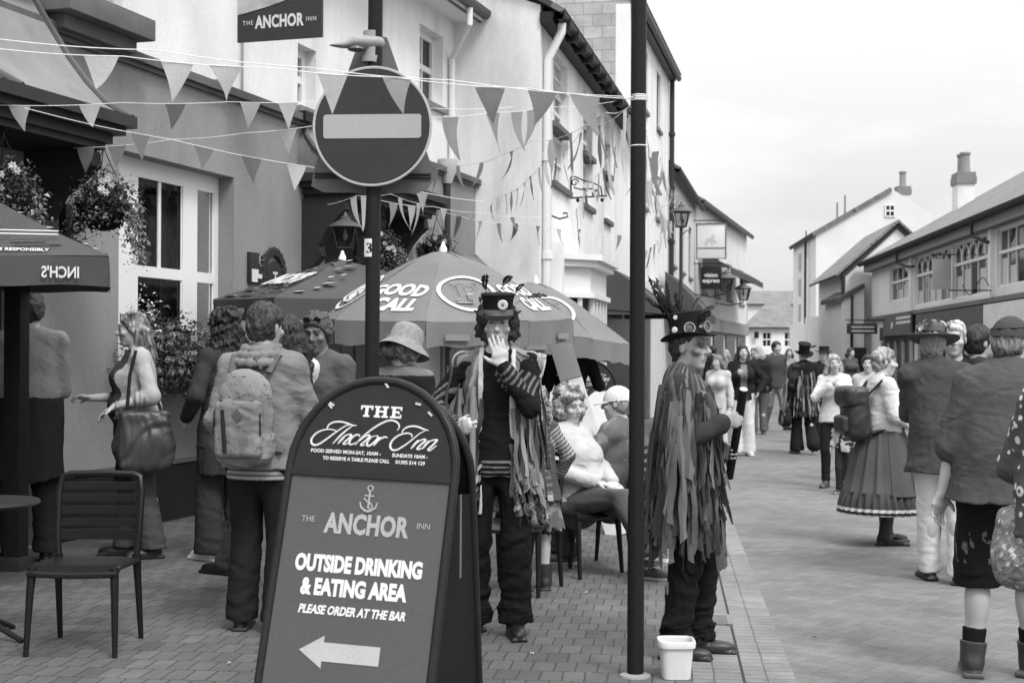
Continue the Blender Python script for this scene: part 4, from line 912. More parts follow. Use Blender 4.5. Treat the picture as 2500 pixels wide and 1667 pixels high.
def pavement_board(top, th, lean, roll, label, poster_m, main):
    u, up = board_axes(th, lean, roll); n = u.cross(up); L_ = top.z / up.z; foot = top - up * L_
    root = empty('pavement_sign', Vector((top.x, top.y, 0)), label, 'sign board')
    hw_, hd_ = .318, .358; rA = .335
    def arch(yo, hw=hw_, n_=18, rr=None):
        rr = rr or rA; return [(-hw, 0.02)] + [(hw * -math.cos(PI * k / n_), L_ - rr + rr * math.sin(PI * k / n_) * 1.0) for k in range(n_ + 1)] + [(hw, 0.02)]
    P = lambda x, y, z=0: foot + u * x + up * y + n * z
    fr = MB().tube([P(x, y) for x, y in arch(0)], .0165, 12, tone=1); fr.tube([P(-hw_, .05), P(hw_, .05)], .012, 8)
    fr.box(P(0, L_ - hd_, .004), (hw_ * 2 - .02, .026, .02), Matrix((u, up, n)).transposed())
    frame_o = fr.build('front_frame', BT, root)
    def inside(y0, y1, nn=20):
        pts = []; hwi = hw_ - .014
        ar = [(x * (hwi / hw_), y - .014) for x, y in arch(0, hw_)]
        if y1 >= L_ - .05: return [(-hwi, y0)] + ar[1:-1] + [(hwi, y0)]
        return [(-hwi, y0), (hwi, y0), (hwi, y1), (-hwi, y1)]
    hdr = MB().prism(inside(L_ - hd_ + .012, L_), P(0, 0, -.004), u, up, .008).build('header_panel', BH, root, smooth=False)
    pst = MB().prism(inside(.06, L_ - hd_ - .012), P(0, 0, -.004), u, up, .008).build('poster_panel', poster_m, root, smooth=False)
    M = frame(P(0, 0, .0055), u, up); yd = L_ - hd_
    global BOARD_XY
    if main:      # the painted words, measured on the panel itself: panel metres from the photograph
        def bxy(zx, zy):
            u_, v_ = unroll(740 + zx / 6.918, 980 + zy / 6.918); ray = Vector((u_ / F, 1, -v_ / F)); q = P(0, 0, .0055); tt = n.dot(q - Vector((0, 0, H))) / n.dot(ray); h_ = Vector((0, 0, H)) + ray * tt - q; return h_.dot(u), h_.dot(up) - yd
        BOARD_XY = [[bxy(*q) for q in st] for st in SCRIPT], [bxy(*q) for q in ((1305, 270), (715, 880), (1800, 950), (940, 1010), (1770, 1060))]
    st_, an_ = BOARD_XY
    mb = MB()
    for k, g in enumerate(st_): glyph([g], 0, yd, 1, .0032 if len(g) > 2 else .0036, M, mb)
    mb.build('script_lettering', LETW, hdr)
    tx, ty = an_[0]; sl = MB(); q_ = [0]
    def bar_(x0, x1, y0, y1): q_[0] += 1; sl.box(M @ Vector(((x0 + x1) / 2 + tx, (y0 + y1) / 2 + ty + yd, 0)), (x1 - x0, y1 - y0, .001 + .00012 * q_[0]), M.to_3x3())
    hh = .043
    for x in (-.068, .0, .068): pass
    bar_(-.062, -.05, 0, hh); bar_(-.068, -.044, 0, .007); bar_(-.08, -.032, hh - .008, hh); bar_(-.08, -.074, hh - .016, hh); bar_(-.038, -.032, hh - .016, hh)
    for x in (-.014, .016): bar_(x - .006, x + .006, 0, hh); bar_(x - .012, x + .012, 0, .007); bar_(x - .012, x + .012, hh - .007, hh)
    bar_(-.014, .016, hh * .44, hh * .44 + .007); bar_(.044, .056, 0, hh); bar_(.037, .08, 0, .007); bar_(.037, .08, hh - .007, hh); bar_(.044, .07, hh * .44, hh * .44 + .007); bar_(.075, .08, 0, .014); bar_(.075, .08, hh - .014, hh); bar_(.066, .071, hh * .36, hh * .62); sl.build('slab_lettering', LETW, hdr, smooth=False)
    hl = [('FOOD SERVED MON-SAT, 10AM -', an_[1][0], an_[1][1] + yd, .0185, dict(sx=1.0, bold=.0004)), ('SUNDAYS 10AM -', an_[2][0], an_[2][1] + yd, .0185, dict(sx=.95, bold=.0004)), ('TO RESERVE A TABLE PLEASE CALL', an_[3][0] - .012, an_[3][1] + yd, .0185, dict(sx=.9, bold=.0004)), ('01395 514 129', an_[4][0] + .008, an_[4][1] + yd, .0185, dict(sx=1.0, bold=.0004))]
    lettering(hl, LETW, M, hdr)
    if main:
        tl = [('ANCHOR', .01, yd - .215, .098, dict(sx=.72, bold=.0042, spacing=1.05)), ('THE', -.215, yd - .182, .03, dict(sx=.95)), ('INN', .225, yd - .182, .03, dict(sx=.95))]
        lettering(tl, LETG, M, pst)
        tl = [('OUTSIDE DRINKING', 0, yd - .356, .079, dict(sx=.665, bold=.0042)), ('& EATING AREA', -.008, yd - .44, .079, dict(sx=.7, bold=.0042)), ('PLEASE ORDER AT THE BAR', -.004, yd - .508, .0425, dict(sx=.76, bold=.0016, shear=.22)), ('www.theanchorinn.net', -.03, yd - .775, .04, dict(sx=.9))]
        lettering(tl, LETW, M, pst)
        ar = [(-.19, -.638), (-.1, -.583), (-.1, -.606), (.112, -.606), (.112, -.672), (-.1, -.672), (-.1, -.697)]
        MB().prism([(x + .01, y + yd) for x, y in ar], P(0, 0, .005), u, up, .0012).build('arrow', mat('arrow_pale', .4, .6, bmp=0), pst, smooth=False)
        ic = MB(); y0 = yd - .092
        c3 = lambda pts, r: ic.tube([M @ Vector((x + .008, y + y0, 0)) for x, y in pts], r, 6)
        c3([(0, .035), (0, -.03)], .004); c3([(-.018, .016), (.018, .016)], .0035); c3([(.01 * math.cos(k), .044 + .01 * math.sin(k)) for k in [j * .6 for j in range(12)]], .003)
        c3([(-.034, -.006), (-.028, -.026), (-.012, -.038), (0, -.041), (.012, -.038), (.028, -.026), (.034, -.006)], [.002, .004, .0045, .005, .0045, .004, .002]); c3([(-.02, .008), (-.008, -.004), (.01, -.012), (.016, -.026), (.004, -.034)], .003)
        ic.build('anchor_emblem', LETG, pst)
        rg = random.Random(4); sc_ = MB()
        for x, y in ((-.185, L_ - .1), (-.19, L_ - .108), (.15, L_ - .085), (.2, L_ - .12), (.02, L_ - .02)): sc_.box(P(x, y, .009), (.022, .008, .004), Matrix((u, up, n)).transposed() @ Matrix.Rotation(rg.uniform(-1, 1), 3, 'Z'))
        sc_.build('worn_tape', mat('tape_worn', .45), frame_o)
    # the rear leaf, opened the other way, and the dark web between them
    u2, up2 = board_axes(th, -lean * .92, roll); top2 = top - n * .03 - Vector((0, 0, .015)); L2 = top2.z / up2.z; foot2 = top2 - up2 * L2
    P2 = lambda x, y, z=0: foot2 + u2 * x + up2 * y + n * z
    pts2 = [(-hw_, .0)] + [(hw_ * -math.cos(PI * k / 18), L2 - rA + rA * math.sin(PI * k / 18)) for k in range(19)] + [(hw_, .0)]
    MB().tube([P2(x, y) for x, y in pts2], .0165, 12).build('rear_frame', BT, root)
    MB().prism([(x * .97, y - .01) for x, y in pts2], P2(0, 0), u2, up2, .006).build('rear_panel', BSIDE, root, smooth=False)
    w_ = MB(); w_.poly([P(hw_, .05), P(hw_, L_ * .72), P2(hw_, L2 * .72), P2(hw_, .05)]); w_.poly([P(-hw_, .05), P(-hw_, L_ * .72), P2(-hw_, L2 * .72), P2(-hw_, .05)]); w_.build('side_web', BSIDE, root, smooth=False)
    ch = MB(); a, b_ = P(hw_ + .004, L_ * .75), P2(hw_ + .004, L2 * .45)
    ch.tube([a.lerp(b_, .1) + Vector((.012, 0, -.3 * k / 6)) for k in range(7)], .0035, 5); ch.build('stay_cord', mat('cord_grey', .2), root)
    return root
pavement_board(Vector((-.476, 5.265, 1.408)), R(14.1), R(16.2), R(1.85), 'arched black pavement board reading outside drinking and eating area with arrow', BP, True)
pavement_board(Vector((at(1440, 880, 17.5).x, 17.5, 1.45)), R(-4), R(12), 0, 'arched pavement board with blank white poster behind the seated people', mat('poster_white', .62, .6, .05, 6, .05, bmp=0), False)

# ------------------------------------------------------------------ parasols
def parasol(c, apex, edge, Rr, n, rot, label, m, valance=.2, pole=True, prints=(), tilt=(0, 0), group='parasols outside the inn', sag=.03, dome=0.):
    root = empty('parasol', (c[0], c[1], 0), label, 'parasol', group); cor = []
    for k in range(n): a = rot + 2 * PI * k / n; cor.append(Vector((c[0] + Rr * math.cos(a), c[1] + Rr * math.sin(a), edge + tilt[0] * math.cos(a) + tilt[1] * math.sin(a))))
    top = Vector((c[0], c[1], apex)); mb = MB(); N = 12
    def surf(t, f): return -sag * math.sin(PI * min(t, 1)) * math.sin(PI * f) + dome * math.sin(PI * min(t, 1) ** .8) * (.75 + .25 * math.sin(PI * f)) + .006 * math.sin(9 * t + 5 * f)
    for k in range(n):
        a, b_ = cor[k], cor[(k + 1) % n]; rows = []
        for i in range(N + 1):
            t = i / N; row = []
            for j in range(N + 1):
                q = a.lerp(b_, j / N); p = top.lerp(q, max(t, .02)); p.z += surf(t, j / N); row.append(p)
            rows.append(row)
        mb.grid(rows)
    can = mb.build('canopy', m, root, ang=18); vb = MB()
    rg = random.Random(int(c[0] * 100))
    for k in range(n):
        a, b_ = cor[k], cor[(k + 1) % n]; out = ((a + b_) / 2 - top); out.z = 0; out.normalize(); rows = []; ph = rg.random() * 6
        for i in range(4):
            row = []
            for j in range(21):
                s = j / 20; p = a.lerp(b_, s); w_ = math.sin(j * 1.1 + ph) * .35 + math.sin(j * .5 + ph) * .6
                row.append(p + out * (.012 * i / 3 * w_ + .004) + Vector((0, 0, -valance * i / 3 * (1 + .04 * math.sin(j * .9 + ph)) )))
            rows.append(row)
        vb.grid(rows)
    vb.build('valance', m, can, ang=40)
    MB().lathe([(.035, -.02), (.034, .02), (.02, .045), (.012, .075), (.0, .08)], top, 14).build('finial', FRAMEW, root)
    if pole:
        MB().tube([Vector((c[0], c[1], 0)), top - Vector((0, 0, .04))], .022, 12).build('pole', mat('parasol_pole', .3, .45), root)
        rb = MB()
        for q in cor: rb.tube([top - Vector((0, 0, .03)), q - Vector((0, 0, .03))], .011, 5)
        rb.build('ribs', mat('rib_dark', .08), root)
        MB().lathe([(.26, 0), (.26, .05), (.06, .07), (.04, .25), (.0, .25)], (c[0], c[1], 0), 20).build('base_weight', BLACKP, root)
    def panel(k, s=0):
        a, b_ = cor[k % n], cor[(k + 1) % n]
        ux = (b_ - a).normalized(); mid = (a + b_) / 2; d = top - mid; uy = (d - ux * d.dot(ux)).normalized()
        if ux.cross(uy).z < 0: ux = -ux
        return frame(mid + ux.cross(uy) * .012, ux, uy), (b_ - a).length
    def valf(k):
        a, b_ = cor[k % n], cor[(k + 1) % n]; out = ((a + b_) / 2 - top); out.z = 0; ux = Vector((0, 0, 1)).cross(out).normalized()
        return frame((a + b_) / 2 + out.normalized() * .026 - Vector((0, 0, valance)), ux, (0, 0, 1))
    def cling(o, k):      # printed marks follow the cloth
        M, w_ = panel(k); Mi = M.inverted(); hh = (Mi @ top).y
        for v in o.data.vertices:
            q = Mi @ v.co; t = min(1, max(.02, 1 - q.y / hh)); f = min(1, max(0, q.x / (w_ * t) + .5)); v.co.z += surf(t, f) - .004
        return o
    root_cling[root.name] = cling
    return root, can, panel, valf
root_cling = {}
def ring(mb, M, cx, cy, rx, ry, r): mb.tube([M @ Vector((cx + rx * math.cos(a), cy + ry * math.sin(a), .004)) for a in [2 * PI * k / 40 for k in range(40)]], r, 6, closed=True, flat=.12)
CAN1 = mat('canopy_grey', .215, .85, .1, 3, .14, bmp=.3, bscale=180); CAN2 = mat('canopy_dark', .085, .85, .12, 3, .14, bmp=.3, bscale=180)
def beer(c, apex, edge, Rr, rot, label, faces, tilt):
    root, can, panel, valf = parasol(c, apex, edge, Rr, 8, rot, label, CAN1, .2, True, tilt=tilt, sag=.015, dome=.085); cling = root_cling[root.name]
    for k, kind in faces:
        M, w_ = panel(k)
        if kind == 'word': cling(lettering([('GOOD', -.02, .33, .2, dict(bold=.009, sx=.84, shear=.12)), ('CALL', .03, .14, .2, dict(bold=.011, sx=.86, shear=.12))], LETW, M, can), k)
        else:
            mb = MB(); ring(mb, M, 0, .36, .24, .22, .017); cling(mb.build('ring_emblem', LETW, can), k)
            o = MB(); F_ = [(-.13, .17), (.13, .17), (.13, .27), (.1, .27), (.07, .22), (.0, .22), (.0, .31), (.06, .31), (.06, .36), (.0, .36), (.0, .44), (.08, .44), (.11, .4), (.14, .4), (.14, .5), (-.13, .5), (-.13, .45), (-.09, .45), (-.09, .22), (-.13, .22)]
            F_ = [(x * .8, .36 + (y - .335) * .85) for x, y in ((-.14, .18), (.03, .18), (.03, .22), (-.01, .23), (-.01, .31), (.06, .31), (.06, .36), (-.01, .36), (-.01, .44), (.07, .44), (.09, .4), (.13, .4), (.13, .49), (-.14, .49), (-.14, .45), (-.09, .44), (-.09, .23), (-.14, .22))]
            o.tube([M @ Vector((x, y, .004)) for x, y in F_], .012, 6, closed=True, flat=.12); cling(o.build('letter_emblem', LETW, can), k)
        Mv = valf(k); mb = MB(); mb.box(Mv @ Vector((.18 * (1 if k % 2 else -1), .07, .003)), (.2, .006, .05), Mv.to_3x3() @ Matrix.Rotation(R(90), 3, 'X') if False else Mv.to_3x3() @ Matrix(((1, 0, 0), (0, 0, 1), (0, -1, 0))))
        mb.build('valance_print', mat('print_dim', .25, .8, bmp=0), can, smooth=False)
    return root
c3_ = at(1082, 612, 12.4)
beer((c3_.x, 12.4), c3_.z, 1.83, 1.13, R(-94), 'large grey octagonal parasol printed with good call behind the man in the top hat', ((0, 'F'), (7, 'word'), (1, 'word'), (6, 'F')), (0, .06))
c4_ = at(1308, 690, 14.6)
beer((c4_.x, 14.6), c4_.z, 1.74, .98, R(-12), 'smaller grey octagonal parasol with ringed letter to the right of the large one', ((6, 'F'),), (-.12, .0))
# square dark cider parasols
c2_ = at(836, 632, 13.3); Y2 = 13.3
root, can, panel, valf = parasol((c2_.x, Y2), c2_.z, 2.02, 1.36, 4, R(-90 - 18), 'dark square parasol with white printed slogans in front of the inn wall', CAN2, .19, True, tilt=(0, .04), sag=.05)
INCH = [("INCH'S", -.62, .06, .11, dict(bold=.004, sx=.7)), ('LOCAL APPLES GROWN WITHIN', -.13, .06, .062, dict(bold=.001, sx=.62)), ('OF OUR MILL', .6, .06, .062, dict(bold=.001, sx=.62))]
lettering(INCH, mat('print_pale', .45, .8, bmp=0), valf(3), can, 'valance_print')

M, w_ = panel(3); mb = MB(); rg = random.Random(7)
lettering([("INCH'S", -.05, .38, .34, dict(bold=.02, sx=.9))], LETW, M, can, 'canopy_print')
for x, y, l in ((-.6, .07, .3), (-.2, .12, .34), (.3, .1, .3), (.62, .16, .2), (-.45, .24, .3), (.1, .25, .34), (.42, .27, .16), (-.1, .75, .2), (.12, .86, .16), (0, .98, .1)): mb.tube([M @ Vector((x - l / 2, y, .002)), M @ Vector((x + l / 2, y + .01, .002))], [.028, .022], 6, flat=.06)
mb.build('stroke_print', LETW, can); M, w_ = panel(0); mb = MB()
for x, y, l, r_ in ((-.7, .12, .1, .035), (-.5, .22, .08, .03), (-.35, .34, .14, .06), (-.28, .5, .06, .03), (-.14, .56, .06, .025), (-.12, .72, .12, .03), (.0, .8, .14, .04), (.05, .95, .06, .03)): mb.tube([M @ Vector((x - l / 2, y, .002)), M @ Vector((x, y + .02, .002)), M @ Vector((x + l / 2, y + .03, .002))], [r_ * .4, r_, r_ * .3], 8, flat=.06)
mb.build('leaf_print', LETW, can)
c1_ = at(-118, 440, 8.9); Y1 = 8.9
root, can, panel, valf = parasol((c1_.x, Y1), c1_.z, 2.08, 1.34, 4, R(-90 + 61), 'dark square parasol cropped by the left edge with mirrored lettering', CAN2, .17, False, tilt=(0, .03), sag=.05)
Mv = valf(3); mir = Matrix.Scale(-1, 4, (1, 0, 0))
lettering([("INCH'S", -.68, .05, .09, dict(bold=.002, sx=.75))], LETW, Mv @ mir, can, 'valance_print')
M, w_ = panel(3)
lettering([("ENJOY INCH'S RESPONSIBLY", .36, .04, .05, dict(sx=.8, bold=.001))], LETW, M, can, 'canopy_print')
mb = MB()
for x0, x1, y in ((.2, .62, .105), (.42, .68, .16), (.4, .6, .215), (.2, .28, .25)): mb.tube([M @ Vector((x0, y, .002)), M @ Vector((x1, y, .002))], .016, 6, flat=.06)
mb.build('text_print', LETW, can)
mb = MB(); mb.tube([M @ Vector((x, y, .003)) for x, y in ((.1, .26), (.66, .26), (.66, .31), (.1, .31))], .005, 4, closed=True); mb.build('print_frame', LETW, can)
mb = MB()
for x, y, l in ((.0, .62, .1), (.1, .5, .12), (.28, .42, .1), (-.1, .45, .16), (.2, .66, .08)): mb.tube([M @ Vector((x - l / 2, y, .002)), M @ Vector((x + l / 2, y + .01, .002))], [.012, .024], 6, flat=.08)
mb.build('leaf_print', LETW, can); M0, _ = panel(0)
mb = MB()
for x, y, l in ((-.62, .1, .12), (-.6, .16, .12), (-.4, .12, .14), (-.3, .4, .1), (-.2, .6, .1)): mb.tube([M0 @ Vector((x - l / 2, y, .002)), M0 @ Vector((x + l / 2, y + .02, .002))], .022, 6, flat=.06)
mb.build('stroke_print', LETW, can)
p0 = ground(38, 1392); W_ = p0.x
bp_ = empty('timber_post', p0, 'thick black painted timber post under the cropped left parasol', 'post')
MB().box(p0 + Vector((0, 0, 1.2)), (.125, .125, 2.4), Matrix.Rotation(R(-12), 3, 'Z'), .008).build('post', BLACKP, bp_)
MB().box(p0 + Vector((0, 0, .05)), (.17, .17, .1), Matrix.Rotation(R(-12), 3, 'Z'), .01).build('shoe', mat('post_shoe', .05, .6), bp_)

# ------------------------------------------------------------------ chairs and table
PLAS = mat('chair_plastic', .018, .33, .1, 4, .06, bmp=.08, spec=.5)
def chair(label, group='black slatted cafe chairs'):
    r = empty('cafe_chair', (0, 0, 0), label, 'chair', group)
    rows = []
    for i in range(9):
        y = -.21 + .42 * i / 8; rows.append([Vector((x, y, .445 - .018 * math.cos(x * 6) * (1 - abs(i - 4) / 9) + .012 * (i / 8) - (.03 if i == 8 else .008 if i == 7 else 0))) for x in [-.215 + .43 * j / 10 for j in range(11)]])
    low = [[p - Vector((0, 0, .022)) for p in q] for q in rows]
    mb = MB(); mb.grid(rows); mb.grid(low)
    rim = [p for p in rows[0]] + [q[-1] for q in rows[1:]] + rows[-1][::-1][1:] + [q[0] for q in rows[::-1][1:-1]]
    n = len(rim); mb.add(rim + [p - Vector((0, 0, .022)) for p in rim], [(i, (i + 1) % n, n + (i + 1) % n, n + i) for i in range(n)])
    mb.tube([p - Vector((0, 0, .014)) for p in rim], .015, 6, closed=True)
    mb.build('seat', PLAS, r, local=True, ang=50)
    for sx in (-1, 1):
        MB().tube([(sx * .205, .185, .44), (sx * .212, .2, .3), (sx * .222, .225, .0)], [.024, .02, .014], 8).build('leg', PLAS, r, local=True)
        MB().tube([(sx * .205, -.2, .46), (sx * .21, -.215, .3), (sx * .215, -.26, 0)], [.024, .019, .014], 8).build('leg', PLAS, r, local=True)
    fp_ = [(-.205, -.2, .44), (-.215, -.215, .58), (-.218, -.25, .78), (-.205, -.268, .855), (-.17, -.272, .868), (0, -.285, .872), (.17, -.272, .868), (.205, -.268, .855), (.218, -.25, .78), (.215, -.215, .58), (.205, -.2, .44)]
    bk = MB().tube(fp_, .0175, 8).build('backrest', PLAS, r, local=True)
    for i in range(5):
        z = .555 + i * .063; y = -.205 - (z - .5) * .19; h_ = .019 if i else .027
        s = MB(); s.grid([[Vector((x, y - .022 * (1 - (x / .2) ** 2) + o, z + zz)) for x in [-.21 + .42 * j / 12 for j in range(13)]] for o, zz in ((-.007, -h_), (.007, -h_), (.007, h_), (-.007, h_), (-.007, -h_))]); s.build('slat', PLAS, bk, local=True)
    return r
ch0 = chair('empty black slatted cafe chair at the front left, facing us')
f0_, f1_, r0_, r1_ = ground(63, 1600), ground(273, 1617), ground(138, 1552), ground(353, 1566)
cc = (f0_ + f1_ + r0_ + r1_) / 4; dv_ = ((f0_ + f1_) - (r0_ + r1_)); rz0 = math.atan2(-dv_.x, dv_.y)
ch0.location = (cc.x, cc.y, 0); ch0.rotation_euler.z = rz0
def chair_at(px, py, yaw, label):
    c = copy_tree(ch0); g = ground(px, py); c.location = (g.x, g.y, 0); c.rotation_euler.z = R(yaw); c['label'] = label; return c
tb = empty('cafe_table', (ground(-60, 1560).x, ground(-60, 1560).y, 0), 'small dark table cropped by the left edge beside the empty chair', 'table')
tc = tb.location; zt_ = at(40, 1222, tc.y).z
MB().lathe([(0, zt_ - .025), (.31, zt_ - .025), (.325, zt_ - .012), (.32, zt_), (0, zt_)], (tc.x, tc.y, 0), 40).build('table_top', mat('table_top', .05, .35), tb)
MB().tube([(tc.x, tc.y, 0.05), (tc.x, tc.y, zt_ - .02)], .025, 10).build('column', BLACKP, tb)
for k in range(4):
    a = R(-20 + 90 * k); MB().tube([(tc.x, tc.y, .14), (tc.x + .12 * math.cos(a), tc.y + .12 * math.sin(a), .09), (tc.x + .3 * math.cos(a), tc.y + .3 * math.sin(a), .012)], [.02, .018, .014], 8).build('foot', BLACKP, tb)

# ------------------------------------------------------------------ white bucket
bk_ = ground(1650, 1655); wu = empty('bucket', bk_, 'white square plastic tub with rolled rim at the foot of the black pole', 'bucket')
def sq(r, z, n=32, e=4.2): return [Vector((bk_.x + r * math.copysign(abs(math.cos(a)) ** (2 / e), math.cos(a)), bk_.y + r * math.copysign(abs(math.sin(a)) ** (2 / e), math.sin(a)), z)) for a in [2 * PI * k / n + .2 for k in range(n)]]
mb = MB(); mb.grid([sq(.001, .006), sq(.062, .004), sq(.066, .008), sq(.078, .16), sq(.08, .176), sq(.075, .176), sq(.064, .012), sq(.001, .012)], closed=True)
TUB = mat('tub_plastic', .68, .4, .07, 7, .05, bmp=.1, dirt=.22); bkt = mb.build('tub', TUB, wu, ang=40)
MB().grid([sq(.079, .152), sq(.087, .154), sq(.089, .174), sq(.086, .184), sq(.079, .185), sq(.077, .176)], closed=True).build('rim', TUB, wu, ang=40)

# ------------------------------------------------------------------ plants
LEAF = mat('leaf', .07, .6, .2, 20, .15, bmp=.2, tone=True); PETAL = mat('petal', .6, .7, .1, 20, .1, bmp=.1, tone=True); STEM = mat('stem', .05, .7)
def leaf(mb, p, d, up, l, w_, tone, fold=.25):
    d = Vector(d).normalized(); s = d.cross(Vector(up)); s = s.normalized() if s.length > 1e-4 else d.orthogonal().normalized(); n = s.cross(d); p = Vector(p)
    a, b_, c = p, p + d * l * .45 + n * l * .06, p + d * l - n * l * .12
    mb.add([a, b_ + s * w_ / 2 + n * w_ * fold, c, b_ - s * w_ / 2 + n * w_ * fold, b_], [(0, 1, 4), (1, 2, 4), (2, 3, 4), (3, 0, 4)], tone)
def foliage(root, vol, n, size, seed, tones=(.5, 1.9), name='foliage', droop=.2):
    """vol: function(rng) -> point; leaves cover the volume in clumps"""
    rg = random.Random(seed); mb = MB(); i = 0
    while i < n:
        c = vol(rg); k = rg.randint(4, 9); t = rg.uniform(*tones); cl = rg.uniform(.6, 1.3)
        for _ in range(k):
            p = c + Vector((rg.gauss(0, 1), rg.gauss(0, 1), rg.gauss(0, 1))) * size * 1.1
            d = Vector((rg.gauss(0, 1), rg.gauss(0, 1) - .3, rg.gauss(0, .8) - droop)); l = size * rg.uniform(.6, 1.4) * cl
            leaf(mb, p, d, (rg.gauss(0, .5), rg.gauss(0, .5) - .3, 1), l, l * rg.uniform(.45, .75), t * rg.uniform(.75, 1.3)); i += 1
    return mb.build(name, LEAF, root, smooth=False)
def blades(root, c, n, l, seed, up=.9, spread=1., name='grass_blades', tone=(.7, 2.2)):
    rg = random.Random(seed); mb = MB(); c = Vector(c)
    for _ in range(n):
        a = rg.uniform(0, 2 * PI); d = Vector((math.cos(a) * spread, math.sin(a) * spread, up + rg.uniform(-.2, .4))).normalized(); ll = l * rg.uniform(.55, 1.2); t = rg.uniform(*tone); p = c + Vector((rg.gauss(0, .03), rg.gauss(0, .03), 0)); L_, R_ = [], []
        s = d.cross(Vector((0, 0, 1))).normalized()
        for k in range(7):
            f = k / 6; q = p + d * ll * f - Vector((0, 0, 1)) * ll * f * f * .55; w_ = .0065 * (1 - f) ** .6 + .0005; L_.append(q + s * w_); R_.append(q - s * w_)
        mb.grid([L_, R_], tone=t)
    return mb.build(name, LEAF, root, smooth=False)
def flower_heads(root, pts, r, seed, tone=(.8, 1.15), name='flowers'):
    rg = random.Random(seed); mb = MB()
    for p in pts:
        p = Vector(p); t = rg.uniform(*tone)
        for lay in range(3):
            for k in range(7 - lay): 
                a = 2 * PI * (k + .4 * lay) / (7 - lay); d = Vector((math.cos(a), -.35 - .3 * lay, math.sin(a))); leaf(mb, p + Vector((0, -.006 * lay, 0)), d, (0, -1, 0), r * (1 - .25 * lay), r * .8, t * rg.uniform(.85, 1.05), .1)
    return mb.build(name, PETAL, root, smooth=False)
def basket(c, rb, label, seed, hook_z, sc_=1., bloom=()):
    c = Vector(c); root = empty('hanging_basket', c, label, 'hanging basket', 'flower baskets hung along the inn'); rg = random.Random(seed)
    MB().lathe([(.02, -rb * 1.0), (rb * .45, -rb * .92), (rb * .8, -rb * .6), (rb * .98, -rb * .2), (rb, .0), (rb * .93, .0), (.01, -.02)], c, 20).build('basket', mat('basket_liner', .016, .9, .3, 20, .3, bmp=.8, bscale=40), root)
    def vol(r):
        a = r.uniform(0, 2 * PI); k = r.random() ** .5; z = r.uniform(-.12, .22) * sc_; return c + Vector((math.cos(a) * k * rb * 1.05, math.sin(a) * k * rb * 1.05, z * (1.1 - .5 * k) - (.12 if k > .8 else 0) * r.random()))
    foliage(root, vol, int(2300 * sc_), .036, seed, (.35, 1.4))
    def trail(r):
        a = r.choice((.0, .35, -.3, 2.9, -1.4)) + r.uniform(-.3, .3); f = r.random(); return c + Vector((math.cos(a) * rb * (1.15 + .25 * f), math.sin(a) * rb * 1.1, .02 - f * .45 * sc_))
    foliage(root, trail, int(700 * sc_), .034, seed + 1, (1.2, 3.2), 'trailing_ivy', .5)
    blades(root, c + Vector((.02, 0, .08)), 42, .42 * sc_, seed + 2)
    flower_heads(root, bloom or [c + Vector((rg.uniform(-.5, .8) * rb, -rb * rg.uniform(.75, 1.1), rg.uniform(.0, .2))) for _ in range(9)], .034, seed)
    ch_ = MB()
    for k in range(3): a = 2 * PI * k / 3; ch_.tube([c + Vector((rb * .95 * math.cos(a), rb * .95 * math.sin(a), 0)), Vector((c.x, c.y, hook_z - .08))], .004, 5)
    hk = [Vector((c.x + .022 * math.sin(t), c.y, hook_z - .03 + .03 * math.cos(t))) for t in [-1.2 + 4.4 * k / 9 for k in range(10)]]; ch_.tube([Vector((c.x, c.y, hook_z - .1)), Vector((c.x, c.y, hook_z - .06))] + hk[::-1], .006, 6); ch_.build('hanging_chain', BLACKP, root); return root
Yk_ = A.hit(252, 335, .6).y
def bk_at(px, py, off): return A.hit(px, py, off)
c = bk_at(252, 500, .62); basket(c, .2, 'full hanging flower basket with spiky grass left of the tall sash window', 11, A.hit(252, 335, .62).z, 1., [A.hit(x, y, .86) for x, y in ((262, 440), (272, 452), (248, 462), (258, 470), (282, 437), (250, 443), (268, 434))])
c = bk_at(8, 480, .62); basket(c, .2, 'hanging flower basket cropped by the left edge below the bell hood', 23, A.hit(8, 300, .62).z, 1.05)
c = bk_at(935, 615, .62); basket(c, .17, 'bushy hanging basket half hidden behind the sign post above the doorway', 31, A.hit(935, 500, .62).z, 1.)
c = bk_at(1065, 600, .5); basket(c, .17, 'thin twiggy hanging basket above the top of the large grey parasol', 47, A.hit(1065, 515, .5).z, .5)
# iron scroll brackets on the inn wall
def scroll_bracket(px, py, label, out=.32):
    s, z = A.sz(px, py, .02); t = empty('wall_bracket', A.p(s, z, .02), label, 'bracket'); wbox(MB(), A, s - .05, s + .05, z - .12, z + .16, .0, .07, .01).build('backplate', BLACKP, t)
    mb = MB(); mb.tube([A.p(s, z + .05, .06), A.p(s, z + .05, out + .2)], .013, 6)
    for o0, r_ in ((.14, .07), (.28, .05)): mb.tube([A.p(s, z + .04 - r_ + r_ * (1 - k / 22) * math.sin(k * .5), o0 + r_ * (1 - k / 22) * math.cos(k * .5)) for k in range(18)], .011, 6)
    mb.build('scroll', BLACKP, t); return t
scroll_bracket(157, 548, 'black iron scroll bracket on the wall below the full flower basket', .4)
